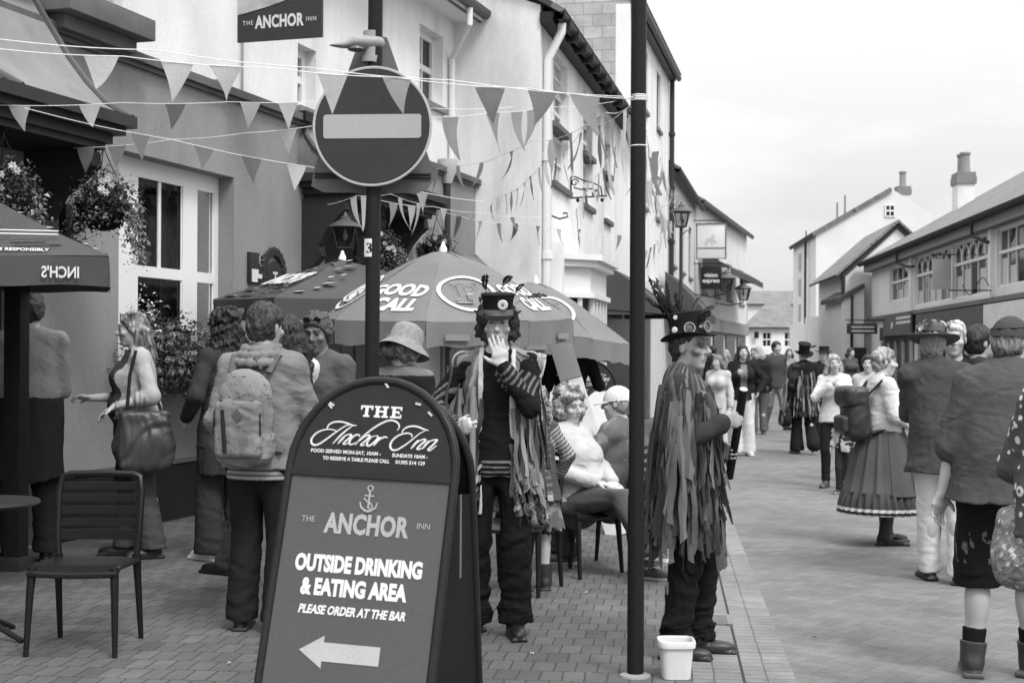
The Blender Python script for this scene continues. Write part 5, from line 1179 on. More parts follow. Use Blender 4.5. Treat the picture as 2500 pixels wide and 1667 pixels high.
# window box
wb = empty('window_box', A.p((wo_[0] + wo_[1]) / 2, 1.2, .2), 'long dark window box crowded with trailing flowers under the sash window', 'window box')
sx0, sx1 = A.sz(345, 960, .3)[0], A.sz(520, 960, .3)[0]; zb0, zb1 = A.sz(400, 962, .3)[1], A.sz(400, 915, .3)[1]
wbox(MB(), A, sx0, sx1 + .1, zb0, zb1, .1, .34, .01).build('trough', mat('trough_dark', .035, .7), wb)
def wvol(r):
    s = r.uniform(sx0, sx1 + .12); f = (s - sx0) / (sx1 - sx0); hgt = .42 + .1 * math.sin(s * 4) + .1 * math.sin(s * 9); return A.p(s, zb1 + r.random() ** 1.3 * hgt - r.random() * .12, .22 + r.uniform(-.14, .26))
foliage(wb, wvol, 6000, .042, 5, (.25, 1.3)); blades(wb, A.p(sx0 + 1.0, zb1 + .15, .25), 40, .5, 6); blades(wb, A.p(sx1 - .4, zb1 + .15, .25), 40, .45, 8)
rg = random.Random(3); flower_heads(wb, [A.p(rg.uniform(sx0, sx1), zb1 + rg.uniform(.02, .42), .42 + rg.uniform(-.05, .06)) for _ in range(70)], .032, 9, (.35, .75))
pl_ = A.hit(350, 770, .3); foliage(wb, lambda r: pl_ + Vector((r.gauss(0, .06), r.gauss(0, .05), r.gauss(0, .14))), 160, .03, 77, (3.5, 6.5), 'pale_plume')
# lantern, plaque, crest, meter box
def plaque(W, l, r, t_, b_, off, m, name, label, cat):
    s0, s1 = W.sz(l, t_, off)[0], W.sz(r, t_, off)[0]; z1, z0 = W.sz(l, t_, off)[1], W.sz(l, b_, off)[1]; t = empty(name, W.p(s0, z0, 0), label, cat)
    o = MB(); wbox(o, W, s0, s1, z0, z1, .0, off + .02, .004); o = o.build('board', m, t); return t, o, s0, s1, z0, z1
t, o, s0, s1, z0, z1 = plaque(A, 607, 644, 615, 690, .02, mat('plaque_dark', .045, .5), 'wall_plaque', 'dark rectangular notice plaque on the inn wall beside the window', 'plaque')
Mp = frame(A.p((s0 + s1) / 2, z0, .0425), A.d, (0, 0, 1)); w_ = s1 - s0; h_ = z1 - z0
mb = MB()
for y, l in ((.38, .42), (.24, .66), (.11, .36)): mb.box(Mp @ Vector((-w_ * .4 + w_ * l / 2, h_ * y, 0)), (w_ * l, .045, .004), Mp.to_3x3())
mb.build('lettering', LETW, o, smooth=False)
mb = MB(); ring(mb, Mp, w_ * .22, h_ * .78, .05, .06, .006); mb.tube([Mp @ Vector((w_ * .22 - .04, h_ * .78, .003)), Mp @ Vector((w_ * .22 + .04, h_ * .78, .003))], .004, 4); mb.build('roundel', LETG, o)
sc0, zc0 = A.sz(669, 650, .03); crest = empty('wall_crest', A.p(sc0, zc0, 0), 'dark cut out crest with a pale letter T on the inn wall', 'wall sign')
Mc = frame(A.p(sc0, zc0, .035), A.d, (0, 0, 1)); mb = MB(); mb.lathe([(0, -.01), (.17, -.01), (.17, .01), (0, .01)], Mc @ Vector((0, -.12, 0)), 28, Mc.to_3x3())
for k in range(13): a = R(-20 + 220 * k / 12); mb.lathe([(0, -.012), (.055, -.012), (.045, .012), (0, .012)], Mc @ Vector((.23 * math.cos(a), -.1 + .25 * math.sin(a), 0)), 8, Mc.to_3x3())
cb_ = mb.build('crest_board', mat('crest_dark', .05, .6), crest); lettering([('T', 0, -.18, .17, dict(bold=.004))], mat('letter_pale', .55), Mc @ Matrix.Translation((0, 0, .012)), cb_)
def lantern(top_c, hgt, label, root_loc, arm_to, glow=None):
    t = empty('wall_lantern', root_loc, label, 'lantern', 'old style street lanterns'); c = Vector(top_c); w1_, w0_ = hgt * .34, hgt * .2
    fr = MB(); cor1 = [c + Vector((sx * w1_, sy * w1_, 0)) for sx, sy in ((-1, -1), (1, -1), (1, 1), (-1, 1))]; cor0 = [c + Vector((sx * w0_, sy * w0_, -hgt * .62)) for sx, sy in ((-1, -1), (1, -1), (1, 1), (-1, 1))]
    for i in range(4): fr.tube([cor1[i], cor0[i]], hgt * .02, 5); fr.tube([cor1[i], cor1[(i + 1) % 4]], hgt * .022, 5); fr.tube([cor0[i], cor0[(i + 1) % 4]], hgt * .022, 5)
    f = fr.build('cage', mat('lantern_iron', .06, .5), t)
    MB().lathe([(w1_ * 1.5, .0), (w1_ * 1.35, hgt * .06), (w1_ * .6, hgt * .2), (w1_ * .45, hgt * .22), (w1_ * .45, hgt * .28), (w1_ * .2, hgt * .33), (w1_ * .12, hgt * .42), (0, hgt * .46)], c, 16).build('roof', mat('lantern_roof', .1, .5), t)
    MB().add([v * 1. for v in cor1 + cor0], [(0, 1, 5, 4), (1, 2, 6, 5), (2, 3, 7, 6), (3, 0, 4, 7)]).build('pane', CLEAR, f, smooth=False)
    MB().lathe([(0, -hgt * .4), (hgt * .06, -hgt * .34), (hgt * .075, -hgt * .26), (.04 * hgt, -hgt * .16), (hgt * .04, -.02)], c, 12).build('bulb', mat('bulb_glass', .5, .3), t)
    if arm_to is not None: a = Vector(arm_to); b_ = c + Vector((0, 0, -hgt * .62)); MB().tube([a, a.lerp(b_, .5) - Vector((0, 0, hgt * .2)), b_ - Vector((0, 0, hgt * .12)), b_], hgt * .035, 6).build('arm', mat('lantern_iron', .06), t)
    return t
lc = A.hit(843, 555, .55); hl_ = .76 * (640 - 530) / F * lc.y
lantern(lc, hl_, 'large glass wall lantern left of the sign post by the inn door', lc - Vector((0, 0, .6)), A.hit(812, 640, .02))
s, z = A.sz(768, 550, .03); jb = empty('electric_box', A.p(s, z, .03), 'small grey cable box with drooping wire on the inn wall', 'junction box'); wbox(MB(), A, s - .07, s + .07, z - .1, z + .06, .0, .1, .02).build('box', mat('box_grey', .3), jb)
MB().tube([A.p(s, z + .05, .05), A.p(s, z + .4, .04), A.p(s + .1, z + .55, .05), A.p(s + .5, z + .55, .04)], .014, 6).tube([A.p(s, z - .1, .05), A.p(s, z - 1.6, .04)], .012, 6).build('cable', mat('cable_dark', .07), jb)
# pub sign over the pavement
sP, zP = A.sz(583, 106, .3); pub = empty('pub_sign', A.p(sP, zP, .6), 'dark hanging board reading the anchor inn at the top of the picture', 'hanging sign')
pe_ = (at(818, 96, A.hit(583, 106, .3).y) - A.hit(583, 106, .3)).x * .96; un = A.n
p0_ = A.p(sP, zP, .3); hB = .98; Mb = frame(p0_ + un * pe_ / 2, un, (0, 0, 1)); fl_ = -A.d
mb = MB(); mb.prism([(-pe_ / 2, 0), (pe_ / 2, 0), (pe_ / 2, hB), (-pe_ / 2, hB)], Mb.translation + fl_ * .0, un, (0, 0, 1), .03); bd = mb.build('board', mat('pub_board', .06, .5, .1, 3, .1, bmp=.1), pub, smooth=False)
nn_ = un.cross(Vector((0, 0, 1))); Mt = frame(p0_ + un * pe_ / 2 + nn_ * .033, un, (0, 0, 1)); sy = pe_ / .93
lettering([('ANCHOR', .0, .13 * sy, .168 * sy, dict(sx=.7, bold=.006, spacing=1.05)), ('THE', -.345 * sy, .165 * sy, .062 * sy, dict(sx=.9, spacing=1.25)), ('INN', .35 * sy, .165 * sy, .062 * sy, dict(sx=.9, spacing=1.25))], mat('letter_cream', .6, .6, bmp=0), Mt, bd)
pic = MB(); top_ = hB - .03; edge = [(-.46, .27), (-.3, .3), (-.12, .335), (.05, .38), (.2, .43), (.35, .47)]
pic.prism([(x * sy, y * sy) for x, y in edge] + [(.45 * sy, top_), (-.46 * sy, top_)], Mt.translation - nn_ * .0 + nn_ * .0015, un, (0, 0, 1), .002)
pic.build('painted_sea', mat('painted_sea', .4, .6, .3, 6, .1, bmp=0), bd, smooth=False); rg = random.Random(2); mb = MB()
for _ in range(26): x = rg.uniform(-.42, .3) * sy; y = (.335 + rg.uniform(-.05, .0)) * sy + (x + .42) * .13; mb.tube([Mt @ Vector((x, y, .001)), Mt @ Vector((x + rg.uniform(.02, .07), y + .012, .001))], [.002, .004], 4, flat=.4)
mb.build('wave_strokes', mat('letter_pale', .55), bd)
fr_m = mat('pub_frame', .1, .5)
MB().tube([A.p(sP, zP + hB + .1, 0), A.p(sP, zP + hB + .1, .3 + pe_ + .1)], .025, 8).tube([A.p(sP, zP + hB + .1, .45), A.p(sP, zP + hB, .45)], .01, 6).tube([A.p(sP, zP + hB + .1, .15 + pe_), A.p(sP, zP + hB, .15 + pe_)], .01, 6).build('bracket', fr_m, pub)
# iron sign bracket on the townhouse
s, z0 = B.sz(1394, 484, .02); z1 = B.sz(1394, 432, .02)[1]; t = empty('sign_bracket', B.p(s, z0, .02), 'empty black wrought iron sign bracket on the white townhouse', 'bracket'); L_ = (at(1484, 480, B.hit(1394, 484).y) - B.hit(1394, 484)).x; h_ = z1 - z0
mb = MB(); mb.tube([B.p(s, z1, .02), B.p(s, z0, .02)], .014, 6).tube([B.p(s, z0, .0), B.p(s, z0 + .03, L_)], .014, 6)
mb.tube([B.p(s, z1, .02), B.p(s, z1 - .0, L_ * .15), B.p(s, z1 - h_ * .2, L_ * .4), B.p(s, z1 - h_ * .28, L_ * .62), B.p(s, z0 + h_ * .5, L_ * .84), B.p(s, z0 + .02, L_ * .88)], .013, 6)
for c0_, c1_ in ((.13, .72), (.72, .22)): mb.tube([B.p(s, z0 + h_ * c1_ + h_ * .2 * (1 - k / 20) * math.sin(k * .5 + (0 if c0_ < .5 else 3)), L_ * c0_ + L_ * .11 * (1 - k / 20) * math.cos(k * .5 + (0 if c0_ < .5 else 3))) for k in range(15)], .012, 5)
mb.tube([B.p(s, z0 + h_ * .5, L_ * .1), B.p(s, z0 + h_ * .4, L_ * .3), B.p(s, z0 + h_ * .42, L_ * .6), B.p(s, z0 + h_ * .3, L_ * .8)], .012, 5)
for o in (.22, .88): mb.lathe([(0, -.06), (.03, -.03), (.03, .0), (0, .02)], B.p(s, z0 - .02, L_ * o), 8)
mb.build('scrollwork', BLACKP, t)
s, z = B.sz(1345, 530, .02); t = empty('wall_hook', B.p(s, z, 0), 'small black curled hook on the townhouse wall above the shopfront', 'hook'); MB().tube([B.p(s, z + .03, 0), B.p(s, z - .03, .15), B.p(s, z, .28), B.p(s, z + .06, .26), B.p(s, z + .05, .2)], .014, 6).build('hook', BLACKP, t)
# shop signs and lanterns further down the street
t, s, z0, z1 = hang(G, 1701, 547, 632, 1.02, mat('sign_white', .66, .6, .04, 3, .04, bmp=.05), 'white hanging sign with faint horse and rider emblem', .1)
L4 = (at(1776, 600, G.hit(1701, 600, .1).y) - G.hit(1701, 600, .1)).x
Mh = frame(G.p(s - .029, (z0 + z1) / 2, .1 + 1.02 / 2), G.n, (0, 0, 1)); hs = [(-.3, -.2), (-.25, .0), (-.2, .12), (-.05, .12), (.02, .24), (.08, .3), (.16, .22), (.1, .16), (.18, .02), (.26, -.06), (.22, -.1), (.08, -.02), (.04, -.2), (.0, -.2), (-.0, -.04), (-.14, -.04), (-.22, -.22)]
MB().prism(hs, Mh.translation, Mh.col[0].xyz * .8, Mh.col[1].xyz * .8, .004).build('horse_emblem', mat('emblem_faint', .5, bmp=0), t, smooth=False)
MB().tube([G.p(s - .03, z, .1 + o) for o, z in ((0, z0), (1.02, z0), (1.02, z1), (0, z1))], .03, 6, closed=True).tube([G.p(s - .03, z0 + (z1 - z0) * .3, .1), G.p(s - .03, z0 + (z1 - z0) * .3, 1.12)], .02, 5).build('frame', mat('sign_frame', .16), t)
t, s, z0, z1 = hang(G, 1711, 652, 706, .72, mat('sign_black', .03, .5), 'black square hanging shop sign with two lines of white lettering', .25)
Mh = frame(G.p(s - .03, z0, .25 + .36), G.n, (0, 0, 1)); lettering([('vision', 0, (z1 - z0) * .55, .2, dict(bold=.006)), ('express', 0, (z1 - z0) * .3, .2, dict(bold=.006, sx=.95))], LETW, Mh, t)
lc = at(1663, 518, 30.); t = lantern(lc, .5, 'street lamp with old style lantern on a slim post right of the black pole', Vector((lc.x, lc.y, 0)), None); t.name = 'street_lamp'; t['category'] = 'street lamp'
MB().tube([(lc.x, lc.y, 0), (lc.x, lc.y, .9), (lc.x, lc.y, 1.0), (lc.x, lc.y, lc.z - .31)], [.075, .07, .045, .035], 12).tube([(lc.x, lc.y, lc.z - .5), (lc.x + .12, lc.y, lc.z - .38), (lc.x + .2, lc.y, lc.z - .45)], .012, 5).build('post', mat('lantern_iron', .06), t)
for W, px, py, hh, lab, off in ((J, 1772, 680, .72, 'street lantern on the pale house below the hanging signs', 1.1), (J, 1815, 705, .72, 'furthest street lantern beside the cottage roof', 1.1)):
    lc = W.hit(px, py, off); s_, z_ = W.sz(px, py, off); lantern(lc, hh, lab, lc, W.p(s_, z_ - .55, 0))
# leaning plank / folded sign behind the top-hat man
p0_, p1_ = at(1418, 1005, 12.6), at(1365, 828, 13.0); g_ = Vector((p0_.x + .35, 12.3, 0)); dr = (p1_ - p0_).normalized()
t = empty('leaning_board', g_, 'tall narrow pale board leaning beside the seated woman', 'board'); k_ = p0_.z / dr.z; b0 = p0_ - dr * k_; M3 = Matrix((dr.cross(Vector((0, -1, 0))).normalized(), Vector((0, 1, 0)), dr)).transposed()
ln = (p1_ - b0).length; MB().box((b0 + p1_) / 2, (.2, .03, ln), M3, .004).build('board', mat('plank_pale', .45, .7, .12, 8, .1), t); MB().box(b0 + dr * (ln - .22) + Vector((0, -.02, 0)), (.2, .012, .42), M3).build('plate', mat('plank_grey', .2), t)

# ------------------------------------------------------------------ bunting
BUNT = mat('bunting_cloth', .5, .85, .08, 6, .1, bmp=.15, tone=True)
def transl(m, w_=.35):
    nt = m.node_tree; b = [n for n in nt.nodes if n.type == 'BSDF_PRINCIPLED'][0]; o = [n for n in nt.nodes if n.type == 'OUTPUT_MATERIAL'][0]
    t = nt.nodes.new('ShaderNodeBsdfTranslucent'); x = nt.nodes.new('ShaderNodeMixShader'); x.inputs[0].default_value = w_
    nt.links.new(b.inputs['Base Color'].links[0].from_socket, t.inputs[0]); nt.links.new(b.outputs[0], x.inputs[1]); nt.links.new(t.outputs[0], x.inputs[2]); nt.links.new(x.outputs[0], o.inputs[0])
transl(BUNT, .6); transl(CAN1, .12)
def bunting(pts, flags, label, seed, fw=.142, fl=.185, r=.0022, tones=(.35, .6, .8, 1.1, 1.25)):
    """pts: (px, py, Y); flags: list of picture x (or (x, tone)) or a spacing in metres"""
    rg = random.Random(seed); W3 = [at(*p) for p in pts]; fine = []
    for a, b_ in zip(W3[:-1], W3[1:]):
        for k in range(12): fine.append(a.lerp(b_, k / 12) - Vector((0, 0, .015 * (b_ - a).length * math.sin(PI * k / 12))))
    fine.append(W3[-1]); root = MB().tube(fine, r, 5).build('bunting', mat('string_white', .75)); tag(root, label, 'bunting', 'strings of bunting across the street')
    acc = [0]
    for a, b_ in zip(fine[:-1], fine[1:]): acc.append(acc[-1] + (b_ - a).length)
    def along(s):
        s = max(0, min(acc[-1] - 1e-4, s))
        for i in range(len(acc) - 1):
            if acc[i + 1] >= s: f = (s - acc[i]) / max(1e-6, acc[i + 1] - acc[i]); return fine[i].lerp(fine[i + 1], f), (fine[i + 1] - fine[i]).normalized()
        return fine[-1], (fine[-1] - fine[-2]).normalized()
    if isinstance(flags, (int, float)): ss = [(flags * (k + .5), None) for k in range(int(acc[-1] / flags))]
    else:
        ss = []
        for fx_ in flags:
            fx_, tn = fx_ if isinstance(fx_, tuple) else (fx_, None); best = min(range(len(fine)), key=lambda i: abs((fine[i].x / fine[i].y) * F + CX - fx_))
            i = max(0, min(len(fine) - 2, best)); pa, pb = fine[i].x / fine[i].y * F + CX, fine[i + 1].x / fine[i + 1].y * F + CX; f = (fx_ - pa) / (pb - pa) if abs(pb - pa) > 1e-6 else 0
            ss.append((acc[i] + f * (acc[i + 1] - acc[i]), tn))
    for k, (s, tn) in enumerate(ss):
        p, d = along(s); dh = Vector((d.x, d.y, 0)).normalized(); nrm_ = dh.cross(Vector((0, 0, 1))); sw = rg.gauss(0, .22); side = rg.gauss(0, .16); curl = rg.gauss(0, .3); tw = rg.gauss(0, .5); tn = tn or rg.choice(tones); rows = []
        w0 = fw * rg.uniform(.92, 1.05); l0 = fl * rg.uniform(.93, 1.05)
        for i in range(7):
            t_ = i / 6; row = []
            for j in range(5):
                x = (j / 4 - .5) * w0 * (1 - t_) + 1e-4 * j; q = p + d * (x * math.cos(tw * t_)) + nrm_ * (x * math.sin(tw * t_) + l0 * (sw * t_ * t_ + .05 * curl * math.sin(t_ * 4 + j)) + curl * x * x * 6) + dh * side * l0 * t_ * t_ - Vector((0, 0, l0 * t_ * math.sqrt(max(.3, 1 - sw * sw * t_ * t_)))); row.append(q)
            rows.append(row)
        f_ = MB(); f_.cur = tn; f_.grid(rows); f_.build('flag', BUNT, root)
    return root
Yp = gb.y - .02
bunting([(-40, 92, 5.9), (380, 123, 6.1), (760, 166, 6.4), (1100, 196, 6.6), (1560, 238, Yp)], [], 'bare upper bunting string running to the black pole', 1)
bunting([(-40, 116, 6.0), (300, 138, 6.15), (660, 166, 6.4), (960, 189, 6.6), (1300, 217, 6.7), (1560, 243, Yp)], [(244, 1.15), (430, 1.2), (548, 1.2), (808, 1.15), (965, .85), (1195, .5), (1320, .52), (1425, .8)], 'nearest bunting string with large flags passing in front of the no entry sign', 2)
bunting([(-40, 256, 9.4), (300, 251, 9.8), (560, 249, 10), (785, 247, 10.2), (1010, 262, 10.6), (1250, 262, 11.5)], [(45, 1.0), (217, 1.05), (425, .36), (608, .95), (700, 1.1)], 'level bunting string in front of the bell hood roof', 3)
bunting([(60, 264, 9.2), (420, 341, 9.8), (760, 408, 10.2), (1000, 462, 10.8), (1180, 492, 11.5)], [(340, .6), (495, .55), (612, .45), (722, 1.2), (1030, .9)], 'bunting string sloping down past the tall sash window', 4)
bunting([(180, 362, 10.5), (420, 341, 10.3), (600, 325, 10.2), (770, 307, 10.2)], [(208, .6), (285, .55), (700, .9)], 'short bunting string above the full flower basket', 5)
bunting([(1553, 245, Yp), (1480, 275, 8.5), (1300, 345, 12), (1100, 405, 16), (1000, 412, 18)], [(1462, .6), (1250, .5), (1395, .55), (1340, .9), (1115, .5), (1060, .45), (1170, .6)], 'bunting string falling from the pole towards the inn door', 6, .19, .27)
bunting([(1548, 250, Yp), (1430, 305, 9.5), (1330, 395, 14), (1210, 480, 20), (1160, 560, 22)], .75, 'bunting string dropping steeply across the white side wall', 7, .19, .27)
bunting([(1010, 286, 12), (1200, 275, 13), (1330, 262, 14), (1500, 248, 15)], [(1090, .75), (1205, .72), (1255, .8), (1300, .85), (1440, .7)], 'pale bunting string high across the white side wall', 8, .28, .38)
bunting([(1090, 520, 17), (1280, 545, 20), (1420, 560, 22), (1560, 575, 24)], .8, 'low bunting string above the bow shopfront', 9, .19, .27)
bunting([(930, 490, 14), (1060, 505, 15), (1180, 520, 16), (1330, 528, 18)], [(960, .8), (1005, 1.2), (1080, 1.2), (1150, .9), (1250, .7)], 'bunting string above the large grey parasol', 10, .17, .24)
bunting([(800, 500, 14), (870, 478, 13.5), (955, 474, 13), (1040, 500, 14)], [(862, 1.0), (885, 1.2), (975, 1.0), (1020, 1.1)], 'ribbon like bunting draped beside the wall lantern', 11, .12, .34)
bunting([(1560, 360, 12), (1590, 440, 20), (1640, 540, 33), (1560, 620, 26)], .9, 'far bunting string right of the black pole', 12, .26, .4)
bunting([(1570, 300, 10), (1610, 380, 22), (1660, 470, 40)], 1.3, 'thin far bunting string rising past the tall townhouse', 13, .26, .4)
bunting([(1550, 255, Yp), (1515, 330, 9.5), (1440, 430, 16), (1400, 520, 22)], 1.0, 'bunting string hanging close beside the black pole', 14, .19, .29)

# ------------------------------------------------------------------ people
CLOTH = mat('cloth', 1., .9, .09, 4, .1, 170, bmp=.18, bscale=140, tone=True, spec=.15)
SKIN = mat('skin', .43, .55, .07, 9, .05, 150, bmp=.1, tone=True, spec=.35)
HAIR = mat('hair', 1., .5, .35, 30, .5, 150, bmp=1., bscale=110, stretch=(1, 1, .13), tone=True, spec=.4)
LEATH = mat('leather', 1., .42, .2, 10, .12, bmp=.25, tone=True, spec=.45)
FELT = mat('felt', 1., .85, .15, 8, .15, bmp=.2, tone=True, spec=.2)
METAL = mat('badge_metal', .6, .3, metal=.7, bmp=0)
def wrinkles(m, k=.5):
    nt = m.node_tree; b = [n for n in nt.nodes if n.type == 'BSDF_PRINCIPLED'][0]; old = b.inputs['Normal'].links[0].from_socket
    v = coords(nt, (1, 1, .8)); a = noise(nt, v, 6.5, 2, .5, 1.6) - .5; a = a.op('ABSOLUTE').rng(0, .12, 0, 1); c = noise(nt, coords(nt, (.7, .7, 1.4), loc=(4, 1, 2)), 15, 2, .5, 1.2) - .5; c = c.op('ABSOLUTE').rng(0, .1, 0, 1)
    h = a * .7 + c * .3; n = nt.nodes.new('ShaderNodeBump'); n.inputs['Strength'].default_value = k; n.inputs['Distance'].default_value = .012; nt.links.new(h.k, n.inputs['Height']); nt.links.new(old, n.inputs['Normal']); nt.links.new(n.outputs[0], b.inputs['Normal'])
wrinkles(CLOTH, .15)
V3 = lambda *a: np.array(a, np.float64)
def rotm(yaw=0, pitch=0, tilt=0):
    return np.array((Matrix.Rotation(R(yaw), 3, 'Z') @ Matrix.Rotation(R(pitch), 3, 'X') @ Matrix.Rotation(R(tilt), 3, 'Y')), np.float64)
def ik(a, c, l1, l2, hint):
    a, c = V3(*a), V3(*c); d = c - a; D = np.linalg.norm(d); D2 = min(D, (l1 + l2) * .999); d = d / D
    x = (l1 * l1 - l2 * l2 + D2 * D2) / (2 * D2); hgt = math.sqrt(max(l1 * l1 - x * x, 0)); h = V3(*hint); h = h - d * (h @ d); h = h / max(np.linalg.norm(h), 1e-6)
    return a + d * x + h * hgt, a + d * D2
class Person:
    def __init__(s, label, px, py, top, yaw, Y=None, scale=None, lean=(0, 0), head=(0, 0, 0), arms={}, legs={}, sit=False, female=False, fat=0., vox=None, twist=0, headsize=1., neck=.0, group=None, skin=1., paint=(), mark=None):
        g = ground(px, py) if Y is None else Vector((at(px, 870, Y).x, Y, 0))
        s.s = scale if scale else at(px, top, g.y).z / 1.75
        s.root = empty('person', g, label, 'person', group, R(yaw)); s.root.scale = (s.s,) * 3
        s.vox = vox or max(.0065, min(.02, .00088 * g.y)) / s.s; s.fem = female; s.fat = fat; dz = -.44 if sit else 0; s.dz = dz; s.skin = skin; s.paint = paint
        up = lambda x, y, z: V3(x + lean[0] * (z - .95) , y + lean[1] * (z - .95), z + dz)
        tw = rotm(twist); T = lambda x, y, z: (lambda q: V3(*(up(q[0], q[1], z))))(tw @ V3(x, y, 0))
        s.pel = up(0, 0, .95); s.waist = up(0, 0, 1.1); s.chest = T(0, .01, 1.3); s.nb = T(0, -.012, 1.475); s.hc = T(0, .03 + neck, 1.63 - abs(neck) * .3)
        w_ = .15 if female else .17; s.sh = {'L': T(-w_, -.015, 1.425), 'R': T(w_, -.015, 1.425)}
        s.hip = {'L': V3(-.092, 0, .93 + dz), 'R': V3(.092, 0, .93 + dz)}; s.knee, s.ank, s.toe, s.elb, s.wr = {}, {}, {}, {}, {}
        for k, sg in (('L', -1), ('R', 1)):
            l = legs.get(k, {}); a = l.get('a', (sg * .1, .43 if sit else -.02, .085)); s.knee[k], s.ank[k] = ik(s.hip[k], a, .43, .42, l.get('h', (sg * .12, 1, .6 if sit else 0))); s.toe[k] = V3(*l.get('t', (sg * .25, 1, 0))); s.toe[k] = s.toe[k] / np.linalg.norm(s.toe[k])
            a = arms.get(k, {}); w = a.get('w', (sg * .255, .06, .885)); s.elb[k], s.wr[k] = ik(s.sh[k], V3(*w) + V3(0, 0, dz if 'w' not in a else 0), .3, .26, a.get('h', (sg * .5, -1, 0)))
        s.arms = arms; s.HM = rotm(*head); s.hs = headsize
        s.build_body()
    def H(s, x, y, z): return s.hc + s.HM @ (V3(x, y, z) * s.hs)
    def torso(s, S, e=0, k=.05):
        f = s.fat; Y_ = (0, 1, 0); w = (.148, .115, .135) if s.fem else (.14, .128, .148)
        S.u(cone(s.pel, s.waist, w[0] + f + e, w[1] + f * 1.3 + e, Y_, .72 + f), k).u(cone(s.waist, s.chest, w[1] + f * 1.3 + e, w[2] + f + e, Y_, .7 + f), k).u(cone(s.chest, s.nb - V3(0, 0, .05), w[2] + f + e, .1 + e, Y_, .66), k)
        S.u(cone(s.sh['L'], s.sh['R'], .05 + e, .05 + e), .06)
        if f > .02: S.u(ell(s.waist + V3(0, .05, -.02), (.15 + f, .13 + f, .16)), .08)
        if s.fem:
            for sg in (-1, 1): S.u(ell(s.chest + V3(sg * .075, .1, -.02), (.07 + e, .07 + e, .075 + e)), .06)
        return S
    def arm(s, S, e=0, upto=1., k=.03, flare=0):
        for q in 'LR':
            S.u(cone(s.sh[q], s.elb[q], .044 + e + s.fat * .15, .038 + e + flare * (1 if upto < 1 else 0)), k) if upto >= 1 else S.u(cone(s.sh[q], s.sh[q] + (s.elb[q] - s.sh[q]) * upto * 1.9, .047 + e + s.fat * .2, .047 + e + flare), k)
            if upto >= 1: end = s.elb[q] + (s.wr[q] - s.elb[q]) * (min(upto, 2) - 1 if upto > 1 else .93); S.u(cone(s.elb[q], end, .039 + e, .031 + e + flare), k)
        return S
    def leg(s, S, e=0, flare=0, low=1., k=.03, knee=0):
        for q in 'LR':
            S.u(cone(s.hip[q], s.knee[q], .082 + e + s.fat * .3, .056 + e + knee), k); S.u(cone(s.knee[q], s.knee[q] + (s.ank[q] - s.knee[q]) * low, .056 + e + knee, .042 + e + flare), k)
        return S
    def bounds(s, pts, pad): a = np.array(pts); return a.min(0) - pad, a.max(0) + pad
    def hand(s, S, q):
        a = s.arms.get(q, {}); sg = -1 if q == 'L' else 1; w = s.wr[q]; d = nrm(a.get('d', w - s.elb[q] if 'w' in a else (0, .1, -1))); pn = V3(*a.get('p', (-sg, 0, 0))); pn = pn - d * (pn @ d); pn = nrm(pn); ac = np.cross(d, pn); th = V3(*a.get('th', (0, 1, 0)))
        if ac @ th < 0: ac = -ac
        cu = a.get('c', .38); m = np.stack([ac, d, pn], 1); S.u(cone(s.elb[q], w, .037 + s.fat * .15, .026), .02); S.u(ell(w + d * .05, (.04, .055, .016), m), .02); S.u(cone(w + d * .06 + ac * .03, w + d * .06 - ac * .03, .014, .013), .015)
        for i, (o, l) in enumerate(((.031, .07), (.011, .078), (-.01, .073), (-.029, .057))):
            p = w + d * (.088 - .006 * abs(i - 1)) + ac * o; t = .25 if cu < .9 else .85; v = d * math.cos(cu * t) + pn * math.sin(cu * t) + ac * (.03 * (1.5 - i)); v = v / np.linalg.norm(v); r0 = .0098
            for sgm, fr in enumerate((.45, .32, .23)):
                e_ = p + v * l * fr * 1.05; S.u(cone(p, e_, r0, r0 * .9), .004 if sgm == 0 else .003); p = e_; r0 *= .9; an = cu * (1. + .15 * i); v = v * math.cos(an) + np.cross(np.cross(v, pn) / max(1e-6, np.linalg.norm(np.cross(v, pn))), v) * -math.sin(an) * -1 if False else (v * math.cos(an) + (pn * (v @ d) - d * (v @ pn)) * math.sin(an)); v = v / np.linalg.norm(v)
        p = w + d * .025 + ac * .032; v = nrm(d * .55 + ac * (.75 if cu < .9 else .35) + pn * (.25 if cu < .9 else .7))
        S.u(cone(p, p + v * .042, .014, .011), .012); p2 = p + v * .042; v = nrm(v + d * .35 + pn * (.5 if cu > .9 else 0) - ac * (.8 if cu > .9 else .1)); S.u(cone(p2, p2 + v * .03, .011, .008), .004)
    def headsdf(s, S):
        M = s.HM; h = s.hs; E_ = lambda c, r, k=.02: S.u(ell(s.H(*c), V3(*r) * h, M), k); Cn = lambda a, b, ra, rb, k=.012: S.u(cone(s.H(*a), s.H(*b), ra * h, rb * h), k)
        S.u(cone(s.nb - V3(0, 0, .02), s.H(0, -.02, -.06), .062, .052), .03); E_((0, -.015, .035), (.074, .094, .085), .02); E_((0, .028, -.035), (.058 if not s.fem else .054, .065, .078), .03); E_((0, .062, -.098), (.026, .022, .02), .025)
        for sg in (-1, 1):
            S.sub(ell(s.H(sg * .031, .1, .015), V3(.019, .016, .012) * h, M), .014); E_((sg * .031, .079, .014), (.0125, .0125, .012), .003)
            E_((sg * .046, .066, -.022), (.022, .022, .018), .02); Cn((sg * .016, .09, .036), (sg * .048, .076, .038), .009, .008, .012); E_((sg * .076, -.008, -.004), (.009, .02, .031), .008)
        Cn((0, .086, .02), (0, .113, -.02), .008, .0125, .012); E_((0, .1, -.026), (.018, .013, .01), .01); Cn((-.016, .085, -.057), (.016, .085, -.057), .0085, .0085, .006); Cn((-.013, .083, -.069), (.013, .083, -.069), .0085, .0085, .006)
